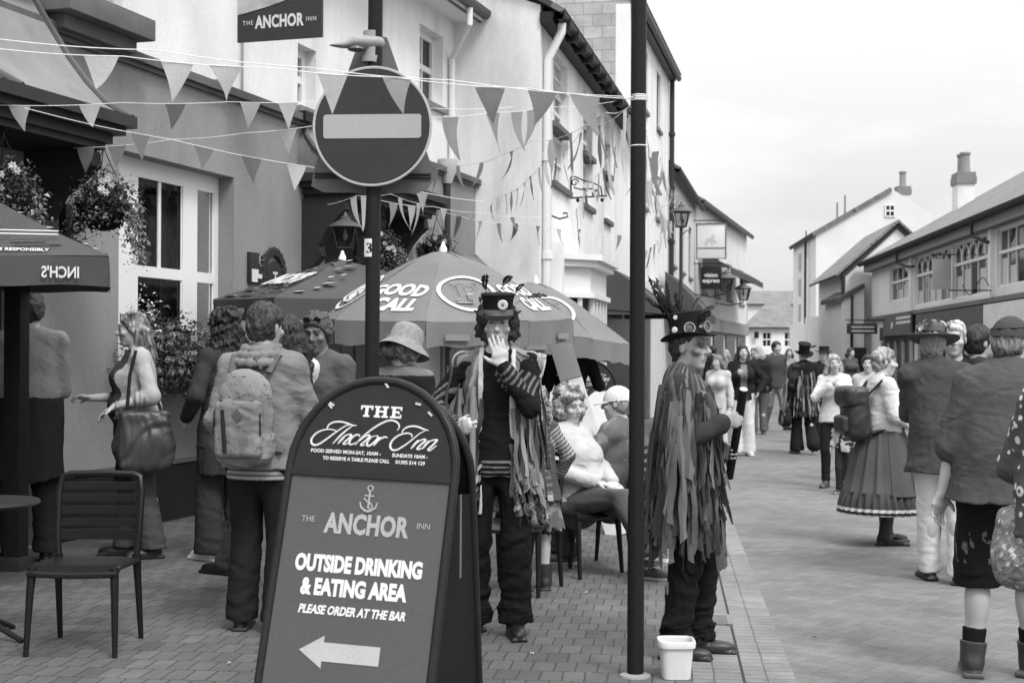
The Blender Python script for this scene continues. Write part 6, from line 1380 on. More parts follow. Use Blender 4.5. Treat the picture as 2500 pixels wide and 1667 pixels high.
    def face_tone(s, P):
        q = (P - s.hc) @ s.HM / s.hs; t = np.full(len(P), s.skin, np.float32)
        def spot(c, r, v):
            d = np.sqrt((((q - A3(c)) / A3(r)) ** 2).sum(1)); k = np.clip(1.6 - d * 1.2, 0, 1); return k, v
        L_ = []
        for sg in (-1, 1): L_ += [((sg * .034, .085, .039), (.02, .03, .005), .4), ((sg * .031, .09, .0145), (.017, .02, .0075), .42), ((sg * .031, .096, .014), (.0055, .012, .0055), .08)]
        L_ += [((0, .1, -.062), (.022, .03, .009), .62), ((0, .1, -.063), (.02, .03, .0015), .3)]
        for c, r, v in [(c, r, v * min(1, s.skin)) for c, r, v in L_] + list(s.paint): k, v = spot(c, r, v); t = t * (1 - k) + k * v
        return t
    def build_body(s):
        S = SDF(); s.torso(S); s.leg(S, -.01)
        for q in 'LR':
            S.u(cone(s.sh[q], s.elb[q], .042 + s.fat * .2, .036), .03); S.u(cone(s.knee[q] + (s.ank[q] - s.knee[q]) * .25 - s.toe[q] * .02, s.ank[q], .05, .034), .03).u(ell(s.knee[q] + (s.ank[q] - s.knee[q]) * .3 - s.toe[q] * .022, (.05, .055, .11)), .04); S.u(cone(s.ank[q] - V3(0, 0, .03), s.ank[q] + s.toe[q] * .12 - V3(0, 0, .05), .032, .025), .02)
        s.headsdf(S)
        for q in 'LR': s.hand(S, q)
        pts = [s.hc, s.pel, s.nb] + [x[q] for x in (s.sh, s.elb, s.wr, s.hip, s.knee, s.ank) for q in 'LR']; lo, hi = s.bounds(pts, .23); lo[2] = max(lo[2], -.01)
        s.body = blob('body', S, lo, hi, s.vox, SKIN, s.root, s.face_tone)
    # ---- clothing
    def mk(s, name, S, tone, m=None, pad=.28, parent=None, vox=None, lo=None, hi=None):
        pts = [s.hc, s.pel, s.nb] + [x[q] for x in (s.sh, s.elb, s.wr, s.hip, s.knee, s.ank) for q in 'LR']; l, h = s.bounds(pts, pad); l[2] = max(l[2], -.02)
        return blob(name, S, lo if lo is not None else l, hi if hi is not None else h, vox or s.vox, m or CLOTH, parent or s.root, tone)
    def top(s, tone, sleeve=1., hem=.9, e=.022, flare=.0, skirt=False, name='shirt', fold=.006, seed=1, openf=0, vneck=False, m=None, sflare=.004):
        e *= .68; fold *= .55
        S = SDF(); s.torso(S, e)
        if hem < .92: S.u(cone(s.pel + V3(0, 0, .03), V3(s.pel[0], s.pel[1], hem + s.dz), .148 + e + s.fat, .158 + e + s.fat + flare, (0, 1, 0), .74 + s.fat), .06)
        if sleeve > 0: s.arm(S, e * .75, sleeve, .03, sflare)
        S.cut(plane((0, 0, hem + s.dz), (0, 0, -1)), .008)
        nk = s.nb + V3(0, .035, .045); S.sub(ell(nk + (V3(0, .03, -.05) if vneck else V3(0, 0, 0)), (.062, .07, .05 if not vneck else .13)), .01)
        if openf: S.sub(sbox(s.chest + V3(0, .2, -.2), (openf, .22, .8), .01), .012)
        S.disp = lambda P: fold * wob(P, 19, seed, (1, 1, .75)) + fold * .6 * wob(P, 46, seed + 9, (.6, .6, 1.3)); s.topS = S
        return s.mk(name, S, tone, m)
    def trousers(s, tone, e=.016, flare=.012, cuff=.07, fold=.003, seed=3, name='trousers', low=1., knee=0):
        S = SDF(); s.leg(S, e, flare, low, .02, knee); S.u(cone(s.pel + V3(0, 0, -.02), s.waist - V3(0, 0, .02), .138 + e + s.fat, .128 + e + s.fat, (0, 1, 0), .73 + s.fat), .04); S.cut(plane(s.waist - V3(0, 0, .03), (0, 0, 1)), .006); S.cut(plane((0, 0, cuff), (0, 0, -1)), .004)
        S.disp = lambda P: fold * wob(P, 24, seed, (1, 1, .8)) + fold * .8 * np.exp(-((P[:, 2] - .13) / .1) ** 2).astype(np.float32) * wob(P, 40, seed + 5, (.3, .3, 1.6)); return s.mk(name, S, tone)
    def shorts(s, tone, z=.5, e=.03, wide=.045, seed=5, m=None):
        S = SDF()
        for q in 'LR': d = s.knee[q] - s.hip[q]; S.u(cone(s.hip[q], s.knee[q] + d * .15, .1 + e + s.fat * .3, .08 + e + wide), .03)
        S.u(cone(s.pel, s.waist - V3(0, 0, .02), .155 + e + s.fat, .145 + e + s.fat, (0, 1, 0), .73 + s.fat), .04); S.cut(plane(s.waist - V3(0, 0, .03), (0, 0, 1))); S.cut(plane((0, 0, z), (0, 0, -1)), .004); S.disp = lambda P: .004 * wob(P, 18, seed); return s.mk('shorts', S, tone, m)
    def shoes(s, tone, boot=0, sole=None, m=None, big=1.):
        for q in 'LR':
            S = SDF(); t = s.toe[q]; a = s.ank[q]; b = V3(a[0], a[1], a[2] - .085); sd_ = np.cross(t, (0, 0, 1)); M = np.stack([sd_, t, V3(0, 0, 1)], 1)
            tilt = (a[2] - .085)
            S.u(ell(b + t * .085 + V3(0, 0, .035), V3(.046, .12, .042) * big, M), .03); S.u(ell(b + t * -.01 + V3(0, 0, .05), V3(.04, .055, .055) * big, M), .03); S.u(sbox(b + t * .065 + V3(0, 0, .012), V3(.043, .14, .014) * big, .012, M), .012); S.cut(plane(b + V3(0, 0, -.002), (0, 0, -1)), .002)
            if boot: S.u(cone(a, a + (s.knee[q] - a) * boot, .052 * big, .058 * big), .03); S.cut(plane(a + (s.knee[q] - a) * boot * 1.0, (s.knee[q] - a)), .004)
            lo, hi = s.bounds([b, b + t * .15, a + (s.knee[q] - a) * max(boot, .1)], .12)
            f = (lambda P, zz=b[2]: np.where(P[:, 2] < zz + .026, sole, tone).astype(np.float32)) if sole is not None else tone
            s.mk('shoe', S, f, m or LEATH, lo=lo, hi=hi, vox=s.vox * .8)
    def socks(s, tone, z0=.05, f=.45, e=.012):
        for q in 'LR': S = SDF().u(cone(s.ank[q], s.ank[q] + (s.knee[q] - s.ank[q]) * f, .04 + e, .05 + e)); S.cut(plane(s.ank[q] + (s.knee[q] - s.ank[q]) * f, s.knee[q] - s.ank[q])); lo, hi = s.bounds([s.ank[q], s.knee[q]], .1); s.mk('sock', S, tone, lo=lo, hi=hi)
    def hair(s, tone, kind='short', length=.3, seed=1, vol=1., fringe=.05, grey=None, under=False, spread=105):
        M, h = s.HM, s.hs; S = SDF(); S.u(ell(s.H(0, -.014, .042), V3(.084 * vol, .105 * vol, .094 * vol) * h, M), .02); S.u(ell(s.H(0, -.035, -.01), V3(.08 * vol, .078 * vol, .085) * h, M), .03)
        n = M @ V3(0, .82, -.57); S.cut(plane(s.H(0, fringe, .03), n), .012); S.sub(ell(s.H(0, .05, -.045), V3(.064, .07, .085) * h, M), .015)
        if under: S.cut(plane(s.H(0, 0, .035), M @ V3(0, -.1, 1)), .008)
        if kind == 'short':
            for sg in (-1, 1): S.sub(ell(s.H(sg * .085, -.0, -.012), V3(.022, .026, .034) * h, M), .01)
            S.cut(plane(s.H(0, 0, -.075), M @ V3(0, .2, -1)), .01)
        rr = np.random.RandomState(seed)
        if kind in ('long', 'curly'):
            for i in range(15):
                a = R(-spread + 2 * spread * i / 14); x, y = .078 * math.sin(a), -.03 - .062 * math.cos(a); p = s.H(x * vol, y * vol, -.02); e_ = V3(*p) + V3(*(M @ V3(x * .35 + rr.normal() * .012, -.02 + rr.normal() * .012, 0))) - V3(0, 0, length * (.85 + .3 * rr.rand()))
                pts = [p, (V3(*p) + e_) / 2 + rr.normal(size=3) * .014, e_]; S.u(cone(pts[0], pts[1], .034 * vol, .03 * vol), .02).u(cone(pts[1], pts[2], .03 * vol, .012), .015)
        if kind in ('curly', 'tufts'):
            for i in range(70 if kind == 'curly' else 45):
                v = rr.normal(size=3); v /= np.linalg.norm(v)
                if v[1] > .45 and v[2] < .75: continue
                zz = rr.rand() * (length if kind == 'curly' else .02); c = s.H(v[0] * .085 * vol, -.02 + v[1] * .095 * vol, .03 + v[2] * .09 * vol) - V3(0, 0, zz if v[2] < .3 else 0); S.u(ell(c, V3(1, 1, 1) * (.018 + .02 * rr.rand()) * (1.2 if kind == 'curly' else .8) * h), .01)
        amp = .0045 if kind != 'curly' else .007; S.disp = lambda P: amp * wob(P, 75 if kind != 'curly' else 60, seed, (1.5, 1.5, .45 if kind != 'curly' else 1)) + amp * .6 * wob(P, 160, seed + 3, (1.4, 1.4, .4))
        lo = s.hc - .22; hi = s.hc + .22; lo = np.array(lo); lo[2] -= length if kind in ('long', 'curly') else 0
        tf = tone if np.isscalar(tone) else tone
        return s.mk('hair', S, tf, HAIR, lo=lo, hi=hi, vox=s.vox * .85)
    def local(s, p): return Vector(p)
    def headM(s): return Matrix([list(r) for r in s.HM])
    def hat_top(s, hgt=.15, r=.098, brim=.06, tone=.022, flarea=1.08, dz=.055, tilt=0, curl=.022, name='top_hat', m=None, band=.05, dy=-.008):
        Mh = s.headM() @ Matrix.Rotation(R(tilt), 3, 'X'); c = Vector(s.H(0, dy, dz)); mb = MB(); mb.cur = tone; n = 32
        prof = [(r * .97, .0), (r * .95, hgt * .35), (r * 1.0, hgt * .75), (r * flarea, hgt), (r * flarea * .93, hgt + .006), (r * .4, hgt + .009), (0, hgt + .009)]; mb.lathe([(a * 1, z) for a, z in prof], c, n, Mh, .93, 1.12)
        rows = []
        for rr_, zz in ((r * .95, .004), (r + brim * .5, -.002), (r + brim, .0), (r + brim + .004, -.004), (r + brim * .5, -.012), (r * .95, -.006)):
            rows.append([c + Mh @ Vector((rr_ * .95 * math.cos(a), rr_ * 1.12 * math.sin(a), zz + curl * (abs(math.cos(a)) ** 2) * ((rr_ - r) / brim if brim else 0) * 1.3 - curl * .6 * abs(math.sin(a)) ** 2 * ((rr_ - r) / brim))) for a in [2 * PI * k / n for k in range(n)]])
        mb.grid(rows, closed=True); o = mb.build(name, m or FELT, s.root, local=True, ang=40)
        if band: b = MB(); b.cur = band; b.lathe([(r * .985, .002), (r * .975, .034), (r * .96, .034)], c, n, Mh, .945, 1.135, cap=False); b.build('hat_band', CLOTH, o, local=True)
        s.hatM = frame(c, Mh @ Vector((1, 0, 0)), Mh @ Vector((0, 1, 0))); return o
    def feathers(s, o, spec, tone=.03, v0=0., n=26):
        for (x, y, z, dx, dy, dz_, l, w_, tn) in spec:
            a = s.hatM @ Vector((x, y, z)); d = (s.hatM.to_3x3() @ Vector((dx, dy, dz_))).normalized(); sd_ = d.cross(Vector((0.3, 1, .2))).normalized(); mb = MB(); mb.cur = tn; rg = random.Random(int(l * 1e4)); L_ = []
            ax = [a + d * l * k / n + Vector((0, 0, -.2 * l * (k / n) ** 2)) + sd_ * .2 * l * (k / n) ** 2 for k in range(n + 1)]; mb.tube(ax, .0015, 5)
            for k in range(int(v0 * n) + 1, n):
                f = (k / n - v0) / (1 - v0); ww = w_ * (math.sin(PI * min(1, f * .85 + .1)) ** .7) * rg.uniform(.75, 1.1)
                for sg in (-1, 1):
                    for dp_ in (0, .35): q0 = ax[k] + d * l * dp_ / n; nz_ = Vector((rg.gauss(0, .12), rg.gauss(0, .25), rg.gauss(0, .12))) * ww; mb.add([q0, q0 + sd_ * sg * ww * .6 + d * ww * .45 + nz_ * .5, q0 + sd_ * sg * ww * .95 + d * ww * .95 + nz_, q0 + sd_ * sg * ww * .5 + d * ww * .75 + nz_ * .5 + d * l / n * .8], [(0, 1, 2, 3)])
            mb.build('feather', FELT, o, local=True)
    def tatters(s, S, n, seed, zr=(1.0, 1.45), lr=(.35, .8), tones=(.05, .3), ang=None, w=(.018, .042), zmin=.45, name='ribbons', parent=None, ctr=(0, 0), zend=(.46, .74)):
        r = np.random.RandomState(seed); a = r.rand(n) * 2 * PI if ang is None else ang(r, n); z = zr[0] + (zr[1] - zr[0]) * r.rand(n) + s.dz; cx_ = s.chest[0] * .6 + ctr[0]; cy_ = s.chest[1] * .6 + ctr[1]
        ds = np.stack([np.cos(a), np.sin(a)], 1); rad = np.full(n, .55); done = np.zeros(n, bool)
        for q in np.linspace(.55, .04, 64):
            P = np.stack([cx_ + ds[:, 0] * q, cy_ + ds[:, 1] * q, z], 1).astype(np.float32); d = S(P); hit = (~done) & (d < .012); rad[hit] = q + .006; done |= hit
        a, z, ds, rad = a[done], z[done], ds[done], rad[done]; n = len(a); P = np.stack([cx_ + ds[:, 0] * rad, cy_ + ds[:, 1] * rad, z], 1); ln = lr[0] + (lr[1] - lr[0]) * r.rand(n); ln = np.minimum(ln, np.maximum(z - s.dz - (zend[0] + (zend[1] - zend[0]) * r.rand(n) ** .7), .12)); W_ = w[0] + (w[1] - w[0]) * r.rand(n); T = tones[0] + (tones[1] - tones[0]) * r.rand(n) ** 1.4; K = 12; path = [P.copy()]
        drift = r.normal(size=(n, 2)) * .045; ph = r.rand(n) * 6
        for k in range(1, K + 1):
            Q = path[-1].copy(); Q[:, 2] -= ln / K; Q[:, :2] += drift * (ln / K)[:, None] + ds * .004 + np.stack([np.sin(ph + k * .8), np.cos(ph + k * .7)], 1) * .0035
            for _ in range(2):
                d = S(Q.astype(np.float32)); e = .01; g = np.stack([(S((Q + A3(v) * e).astype(np.float32)) - d) / e for v in ((1, 0, 0), (0, 1, 0))], 1); gl = np.linalg.norm(g, axis=1, keepdims=True) + 1e-4; pu = np.clip(.012 + .006 * (T[:, None] * 7 % 1) - d[:, None], 0, .05); Q[:, :2] += g / gl * pu
            Q[:, 2] = np.maximum(Q[:, 2], zmin * .6); path.append(Q)
        path = np.stack(path, 1); mb = MB()
        for i in range(n):
            tx = np.array([-ds[i, 1], ds[i, 0], 0]); ox = np.array([ds[i, 0], ds[i, 1], 0]); tw = r.normal() * 1.3; rows = [[], [], []]; fo = r.normal() * .008
            for k in range(K + 1):
                an = tw * (k / K) ** 1.5 + .35 * math.sin(ph[i] + k * .7); t_ = tx * math.cos(an) + ox * math.sin(an); wd = W_[i] * .5 * (1 + .2 * math.sin(k * 1.3 + ph[i])); fz = np.array([0, 0, r.normal() * .012 if k == K else 0]); m_ = np.cross(t_, (0, 0, 1)) * (fo + .004 * math.sin(k * .9 + ph[i]))
                rows[0].append(Vector(path[i, k] - t_ * wd + fz)); rows[1].append(Vector(path[i, k] + m_ + ox * .003)); rows[2].append(Vector(path[i, k] + t_ * wd - fz))
            mb.grid(rows, tone=float(T[i]))
        return mb.build(name, CLOTH, parent or s.root, local=True)
    def glasses(s, z=.015, tone=.02, name='sunglasses', up=0):
        mb = MB()
        for sg in (-1, 1): mb.tube([Vector(s.H(sg * .034 + .022 * math.cos(a), .098 - up * .3, z + up + .017 * math.sin(a))) for a in [2 * PI * k / 14 for k in range(14)]], .0028, 6, closed=True); mb.tube([Vector(s.H(sg * .056, .094 - up * .3, z + up + .006)), Vector(s.H(sg * .078, .0 - up * .3, z + up + .004))], .0026, 6)
        mb.tube([Vector(s.H(-.012, .1 - up * .3, z + up)), Vector(s.H(.012, .1 - up * .3, z + up))], .003, 6); o = mb.build(name, BLACKP, s.root, local=True)
        ls = MB()
        for sg in (-1, 1): ls.lathe([(0, 0), (.02, 0.001)], Vector(s.H(sg * .034, .099 - up * .3, z + up)), 14, s.headM() @ Matrix.Rotation(R(90), 3, 'X'))
        ls.build('lens', mat('dark_lens', tone, .1, bmp=0), o, local=True); return o
def stripes(a, b, period, duty=.5, ax=2, base=None):
    def f(P): return np.where((P[:, ax] / period) % 1 < duty, a, b).astype(np.float32)
    return f
def along_limb(p0, p1, period, a, b, duty=.4, rad=.12, base=None):
    p0, p1 = V3(*p0), V3(*p1); d = (p1 - p0) / np.linalg.norm(p1 - p0); L_ = np.linalg.norm(p1 - p0)
    def f(P):
        q = P - p0; t = q @ d; r = np.linalg.norm(q - t[:, None] * d, axis=1); ins = (t > 0) & (t < L_) & (r < rad); return np.where(ins & ((t / period) % 1 < duty), a, np.where(ins, b, base if base is not None else b)).astype(np.float32)
    return f
def strips(lo, hi, n=14, z=9.):
    def f(P):
        i = np.floor(np.arctan2(P[:, 1], P[:, 0]) * n + .35 * np.sin(P[:, 2] * z) + .2 * np.sin(P[:, 2] * 31)); h = np.abs(np.sin(i * 12.9898) * 43758.5453) % 1; return (lo + (hi - lo) * h ** 1.3).astype(np.float32)
    return f
def patt(lo, hi, f, seed, thr=.4, st=(1, 1, 1)):
    return lambda P: np.where(wob(P, f, seed, st) > thr, hi, lo).astype(np.float32)
def bag_at(person, name, label, cat, c, size, tone, m=None, rd=.05, bulge=.0, seed=1, handle=None, tf=None, yawl=0, shape=None):
    """a bag placed in a person's frame but standing as a thing of its own"""
    Mw = Matrix.Translation(person.root.location) @ Matrix.Rotation(person.root.rotation_euler.z, 4, 'Z') @ Matrix.Scale(person.s, 4)
    t = empty(name, Mw @ Vector(c), label, cat, rz=person.root.rotation_euler.z + R(yawl)); k = person.s; sz_ = V3(*size) * k
    S = shape(k) if shape else SDF().u(sbox((0, 0, 0), sz_ / 2, min(rd * k, sz_.min() * .48)), .02)
    if bulge: S.u(ell((0, 0, -sz_[2] * .12), sz_ * V3(.5, .62, .42)), .05)
    S.disp = lambda P: .006 * wob(P, 20, seed); blob('bag_body' if name != 'backpack' else 'pack_body', S, -sz_ * .75, sz_ * .75, person.vox * k * 1.0, m or CLOTH, t, tf if tf is not None else tone)
    return t, k

# ---- 1 staff man behind the timber post
p = Person('man in pale shirt and dark apron seen from behind beside the timber post', 72, 1372, 712, 28, arms={'L': dict(w=(-.12, .28, 1.1), d=(.2, 1, 0), p=(0, 0, -1)), 'R': dict(w=(.1, .26, 1.08), h=(.5, -1, -.3), d=(0, 1, -.1), p=(-1, 0, 0))}, fat=.02)
p.top(.34, .55, 1.0, .03, seed=11, m=None); p.trousers(.035, .03); p.shoes(.02); p.hair(.06, 'short', seed=2)
S = SDF().u(cone(p.pel + V3(0, 0, .08), (0, 0, .52), .2, .22, (0, 1, 0), .8)).cut(plane((0, 0, .55), (0, .1, -1))).cut(plane((0, 0, 1.06), (0, 0, 1))); S.disp = lambda P: .007 * wob(P, 16, 4, (1, 1, .4)); p.mk('apron', S, .045)
# ---- 2 blonde woman in profile
p = Person('woman with long blonde hair and pale cardigan in profile beside the window box', 338, 1360, 764, 106, female=True, fat=.035, head=(0, -4, 0), lean=(0, .03),
           arms={'L': dict(w=(-.24, .17, 1.09), h=(-.3, -1, -.25), d=(.15, .75, -.5), p=(0, 0, -1), c=.5), 'R': dict(w=(.1, .33, 1.14), h=(.4, -.6, -.6), d=(0, 1, .1), p=(-.3, 0, -1), c=.8)}, legs={'L': dict(a=(-.1, -.1, .085)), 'R': dict(a=(.1, .08, .085))})
p.top(lambda P: np.where((P[:, 1] > .06) & (np.abs(P[:, 0]) < .15) & (P[:, 2] > .7), .07, np.where(np.linalg.norm(P - A3(p.elb['L']) - .5 * A3(p.wr['L'] - p.elb['L']), axis=1) < .1, np.where((P[:, 1] * 34 % 1) < .3, .2, .46), .44)).astype(np.float32), 1.35, .74, .03, .03, seed=5, name='cardigan')
p.trousers(.1, .022, .03, .07); p.shoes(.03); p.hair(lambda P: (.2 + .14 * wob(P, 60, 3, (1, 1, .2))).clip(.1, .5), 'long', .34, 4, 1.0, .05, spread=78); p.glasses(.03, .02, up=.075)
S = SDF().u(cone(p.waist, (0, 0, .5), .18, .2, (0, 1, 0), .85)).cut(plane((0, 0, .62), (0, -.5, -1))).cut(plane(p.waist, (0, 0, 1))); S.disp = lambda P: .008 * wob(P, 15, 8, (1, 1, .3)); p.mk('tunic', S, .04)
mb = MB(); w_ = p.wr['L']; d_ = nrm(p.wr['L'] - p.elb['L']); mb.lathe([(.034, -.008), (.036, 0), (.034, .008)], w_ - d_ * .02, 16, Vector(d_).to_track_quat('Z', 'Y').to_matrix(), cap=False); mb.lathe([(0, .0), (.019, .0), (.017, .006), (0, .006)], Vector(w_ - d_ * .02) + Vector((-.034, 0, .008)), 14, Matrix.Rotation(R(-90), 3, 'Y')); mb.build('watch', METAL, p.root, local=True)
t, k = bag_at(p, 'shoulder_bag', 'big soft dark shoulder bag hanging from the blonde woman\'s arm', 'bag', (-.29, -.03, .86), (.14, .36, .42), .07, LEATH, .05, .03, 3)
MB().tube([(0, .12 * k, .18 * k), (.02, .1 * k, .45 * k), (.05, .06 * k, .62 * k)], .012, 6).tube([(0, -.12 * k, .18 * k), (.02, -.06 * k, .34 * k), (.03, -.02 * k, .4 * k)], .012, 6).build('strap', mat('strap_dark', .03), t, local=True)
# ---- 3 dark curly woman
p = Person('woman with long dark curly hair and white trainers seen from behind', 548, 1366, 762, 42, female=True, fat=.01, head=(15, -5, 0), legs={'L': dict(a=(-.1, .02, .085), t=(-.2, 1, 0)), 'R': dict(a=(.1, -.05, .085), t=(.4, 1, 0))}, arms={'L': dict(w=(-.24, .12, 1.0), h=(-.5, -1, 0), c=.9)})
p.top(.055, 1., .8, .035, .02, seed=17, name='coat'); p.trousers(.05, .03, .045, .05); p.shoes(.7, 0, .6, CLOTH); p.hair(lambda P: np.full(len(P), .022), 'curly', .3, 9, 1.12)
S = SDF().u(cone(p.pel + V3(0, 0, .1), p.pel + V3(0, -.01, -.35), .185, .2, (0, 1, 0), .82)).cut(plane((0, 0, .64), (.15, .1, -1))); S.disp = lambda P: .009 * wob(P, 15, 21, (1, 1, .4)) + .004 * wob(P, 40, 3, (1, 1, .5)); p.mk('tied_jacket', S, .06)
# ---- 5 couple beyond the backpack man
p = Person('man with sunglasses pushed up and grey jacket facing the couple under the parasol', 778, 1440, 768, 150, head=(18, -12, 0), fat=.01, skin=.4); p.top(.13, 1., .8, .04, .02, seed=23, name='jacket'); p.trousers(.04); p.shoes(.03); p.hair(.1, 'tufts', seed=6); p.glasses(.03, .01, up=.07)  # low skin tone puts the shade on his face into its colour
p = Person('woman with dark hair and bare shoulder behind the backpack wearer', 712, 1455, 775, 60, female=True, head=(-50, 0, 0), legs={'L': dict(a=(-.12, .5, .09), t=(0, 1, -.05)), 'R': dict(a=(.1, -.05, .085))}, arms={'R': dict(w=(.25, .18, 1.0), c=.6)})
p.top(lambda P: np.where(np.linalg.norm(P - A3(p.sh['R']) - A3((.02, 0, -.02)), axis=1) < .1, .6, patt(.06, .14, 26, 4)(P)), 1., .85, .03, .02, seed=29, name='blouse'); p.trousers(.075, .02, .01, .09); p.shoes(.015); p.hair(.03, 'long', .16, 14, 1.02)
# ---- 4 backpack man
p = Person('man in pale hooded top with speckled backpack seen from behind', 640, 1540, 745, -14, fat=.03, head=(-16, -4, 0), legs={'L': dict(a=(-.12, .0, .085)), 'R': dict(a=(.1, -.03, .085))}, arms={'L': dict(w=(-.24, .1, .93), h=(-.3, -1, 0)), 'R': dict(w=(.2, .28, 1.05), h=(.5, -.7, -.5), d=(-.3, 1, .1), p=(-1, 0, 0))})
p.top(.25, 1., .88, .042, .01, seed=31, name='hooded_top', fold=.007); hs_ = MB()
S = SDF()
for i, (r_, z, y) in enumerate(((.115, 1.45, -.06), (.1, 1.487, -.045), (.085, 1.52, -.03))):
    for kk in range(12): a = 2 * PI * kk / 12; b_ = 2 * PI * (kk + 1) / 12; S.u(cone((r_ * math.cos(a), y + r_ * .95 * math.sin(a), z + .012 * math.sin(a)), (r_ * math.cos(b_), y + r_ * .95 * math.sin(b_), z + .012 * math.sin(b_)), .024, .024), .006)
S.disp = lambda P: .003 * wob(P, 40, 2); p.mk('hood', S, .24, lo=(-.25, -.3, 1.36), hi=(.25, .2, 1.64))
p.trousers(.028, .028, .02, .06); p.shoes(.03); p.hair(lambda P: (.06 + .03 * wob(P, 60, 8)).clip(.02, .15), 'short', seed=12, vol=1.05)
S = SDF().u(cone(p.pel + V3(0, 0, .05), p.pel + V3(0, 0, -.1), .19, .2, (0, 1, 0), .8)).cut(plane((0, 0, .82), (0, 0, -1))); p.mk('shirt_tail', S, stripes(.14, .4, .03, .5))
speck = lambda P: np.where(wob(P, 150, 5) > 1.75, .06, np.where(wob(P, 9, 2) > 1.2, .22, .28)).astype(np.float32)
t, k = bag_at(p, 'backpack', 'pale speckled backpack with dark diamond patch worn by the man in the hooded top', 'backpack', (.0, -.225, 1.17), (.34, .16, .5), .4, CLOTH, .07, 0, 6, tf=speck, shape=lambda k: SDF().u(cone((0, 0, -.1 * k), (0, 0, .1 * k), .172 * k, .142 * k, (0, 1, 0), .46)).u(sbox((0, 0, -.2 * k), (.15 * k, .07 * k, .06 * k), .05 * k), .04))
S = SDF().u(sbox((0, -.09 * k, -.07 * k), (.13 * k, .035 * k, .15 * k), .034 * k)); S.disp = lambda P: .003 * wob(P, 30, 3); blob('front_pocket', S, (-.25, -.25, -.3), (.25, .1, .2), .006, CLOTH, t, speck)
MB().tube([(x * k, -.105 * k, z * k) for x, z in ((-.13, -.1), (-.125, .02), (-.09, .075), (0, .06), (.09, .075), (.125, .02), (.13, -.1))], .006, 6).tube([(-.07 * k, -.127 * k, .03 * k), (-.055 * k, -.13 * k, -.19 * k)], .011, 6).build('zip', mat('strap_dark', .03), t, local=True)
MB().prism([(0, .036), (.034, 0), (0, -.036), (-.034, 0)], (.01 * k, -.128 * k, .0), (1, 0, 0), (0, 0, 1), -.004).build('patch', mat('patch_grey', .1), t, local=True)
mb = MB()
for sg in (-1, 1): mb.tube([(sg * .1 * k, .06 * k, .22 * k), (sg * .12 * k, .13 * k, .31 * k), (sg * .135 * k, .24 * k, .3 * k), (sg * .145 * k, .335 * k, .15 * k), (sg * .16 * k, .3 * k, -.08 * k), (sg * .15 * k, .08 * k, -.2 * k)], .022, 8, flat=.4)
mb.tube([(.0, .06 * k, .24 * k), (.03, .05 * k, .3 * k), (.06, .06 * k, .24 * k)], .01, 6); mb.build('strap', mat('strap_grey', .12), t, local=True)
# ---- 6 bucket hat
p = Person('person in a pale bucket hat seen from behind above the pavement board', 982, 1483, 803, -25, female=True, head=(-18, -12, 0), fat=.02); p.top(lambda P: np.where(P[:, 2] > 1.46, .2, .03).astype(np.float32), 1., .8, .035, seed=37, name='jacket'); p.trousers(.03); p.shoes(.02); p.hair(.14, 'long', .05, 3)
Mh = p.headM() @ Matrix.Rotation(R(-8), 3, 'X'); mb = MB(); mb.cur = .3; n = 36; mb.grid([[Vector(p.H(0, -.01, .035)) + Mh @ Vector((r_ * .95 * math.cos(a), r_ * 1.12 * math.sin(a), z + .008 * math.sin(3 * a + r_ * 30) * (r_ > .1))) for a in [2 * PI * q / n for q in range(n)]] for r_, z in ((.002, .125), (.05, .122), (.085, .1), (.1, .06), (.105, .01), (.108, .0), (.135, -.025), (.165, -.06), (.167, -.064), (.135, -.032), (.104, -.004))], closed=True)
o = mb.build('bucket_hat', mat('straw_felt', 1., .95, .2, 30, .25, bmp=.8, tone=True), p.root, local=True, ang=50)
# ---- 11 standing man beyond the seated women
p = Person('man in black printed t-shirt standing behind the seated people', 1392, 1215, 792, -8, arms={'R': dict(w=(.16, .25, 1.05), h=(.6, -.7, 0), c=.6)}); p.top(.025, .55, .95, .03, seed=41); p.trousers(.16); p.shoes(.03); p.hair(.05, 'short')
MB().prism([(-.13, -.1), (-.09, -.1), (-.09, -.15), (.09, -.15), (.08, -.06), (.05, .02), (-.02, .0)], (0, -.16, 1.34), (1, 0, 0), (0, 0, 1), -.004).build('print_emblem', LETW, p.root, local=True)
lettering([('OLO', -.03, .05, .1, dict(bold=.004))], LETW, Matrix.Translation((-.0, -.165, 1.34)) @ Matrix.Rotation(R(90), 4, 'X'), None, 'shirt_print').parent = p.root
# ---- 8 child and 9, 10 the seated pair
p = Person('curly haired child in striped knitted top and boots seen from behind', 1302, 1440, 958, 18, female=True, fat=.03, headsize=1.18, head=(-15, 5, 0), neck=.0, arms={'R': dict(w=(.26, .14, .98), h=(.9, -.6, 0), c=.5), 'L': dict(w=(-.24, .16, .95))}, vox=.009)
kn = along_limb(p.sh['R'], p.elb['R'], .035, .42, .12, .5, .11, .1); kn2 = along_limb(p.elb['R'], p.wr['R'], .03, .3, .06, .5, .1)
p.top(lambda P: np.where(P[:, 0] > .12, np.maximum(kn(P), kn2(P)), np.where(P[:, 2] < .86, .35, np.where((P[:, 2] * 16 % 1) < .2, .22, .1))), 1., .8, .04, .05, seed=43, name='knitted_top')
S = SDF().u(cone((0, 0, .95), (0, 0, .5), .17, .28, (0, 1, 0), .85)).cut(plane((0, 0, .55), (0, 0, -1))).cut(plane((0, 0, .95), (0, 0, 1))); S.disp = lambda P: .02 * np.sin(np.arctan2(P[:, 1], P[:, 0]) * 11); p.mk('skirt', S, patt(.14, .24, 22, 9)); p.trousers(.03, .0, .0, .08); p.shoes(.03, .35, .015, big=1.2); p.hair(lambda P: (.3 + .12 * wob(P, 50, 4)).clip(.12, .55), 'curly', .12, 6, 1.15)
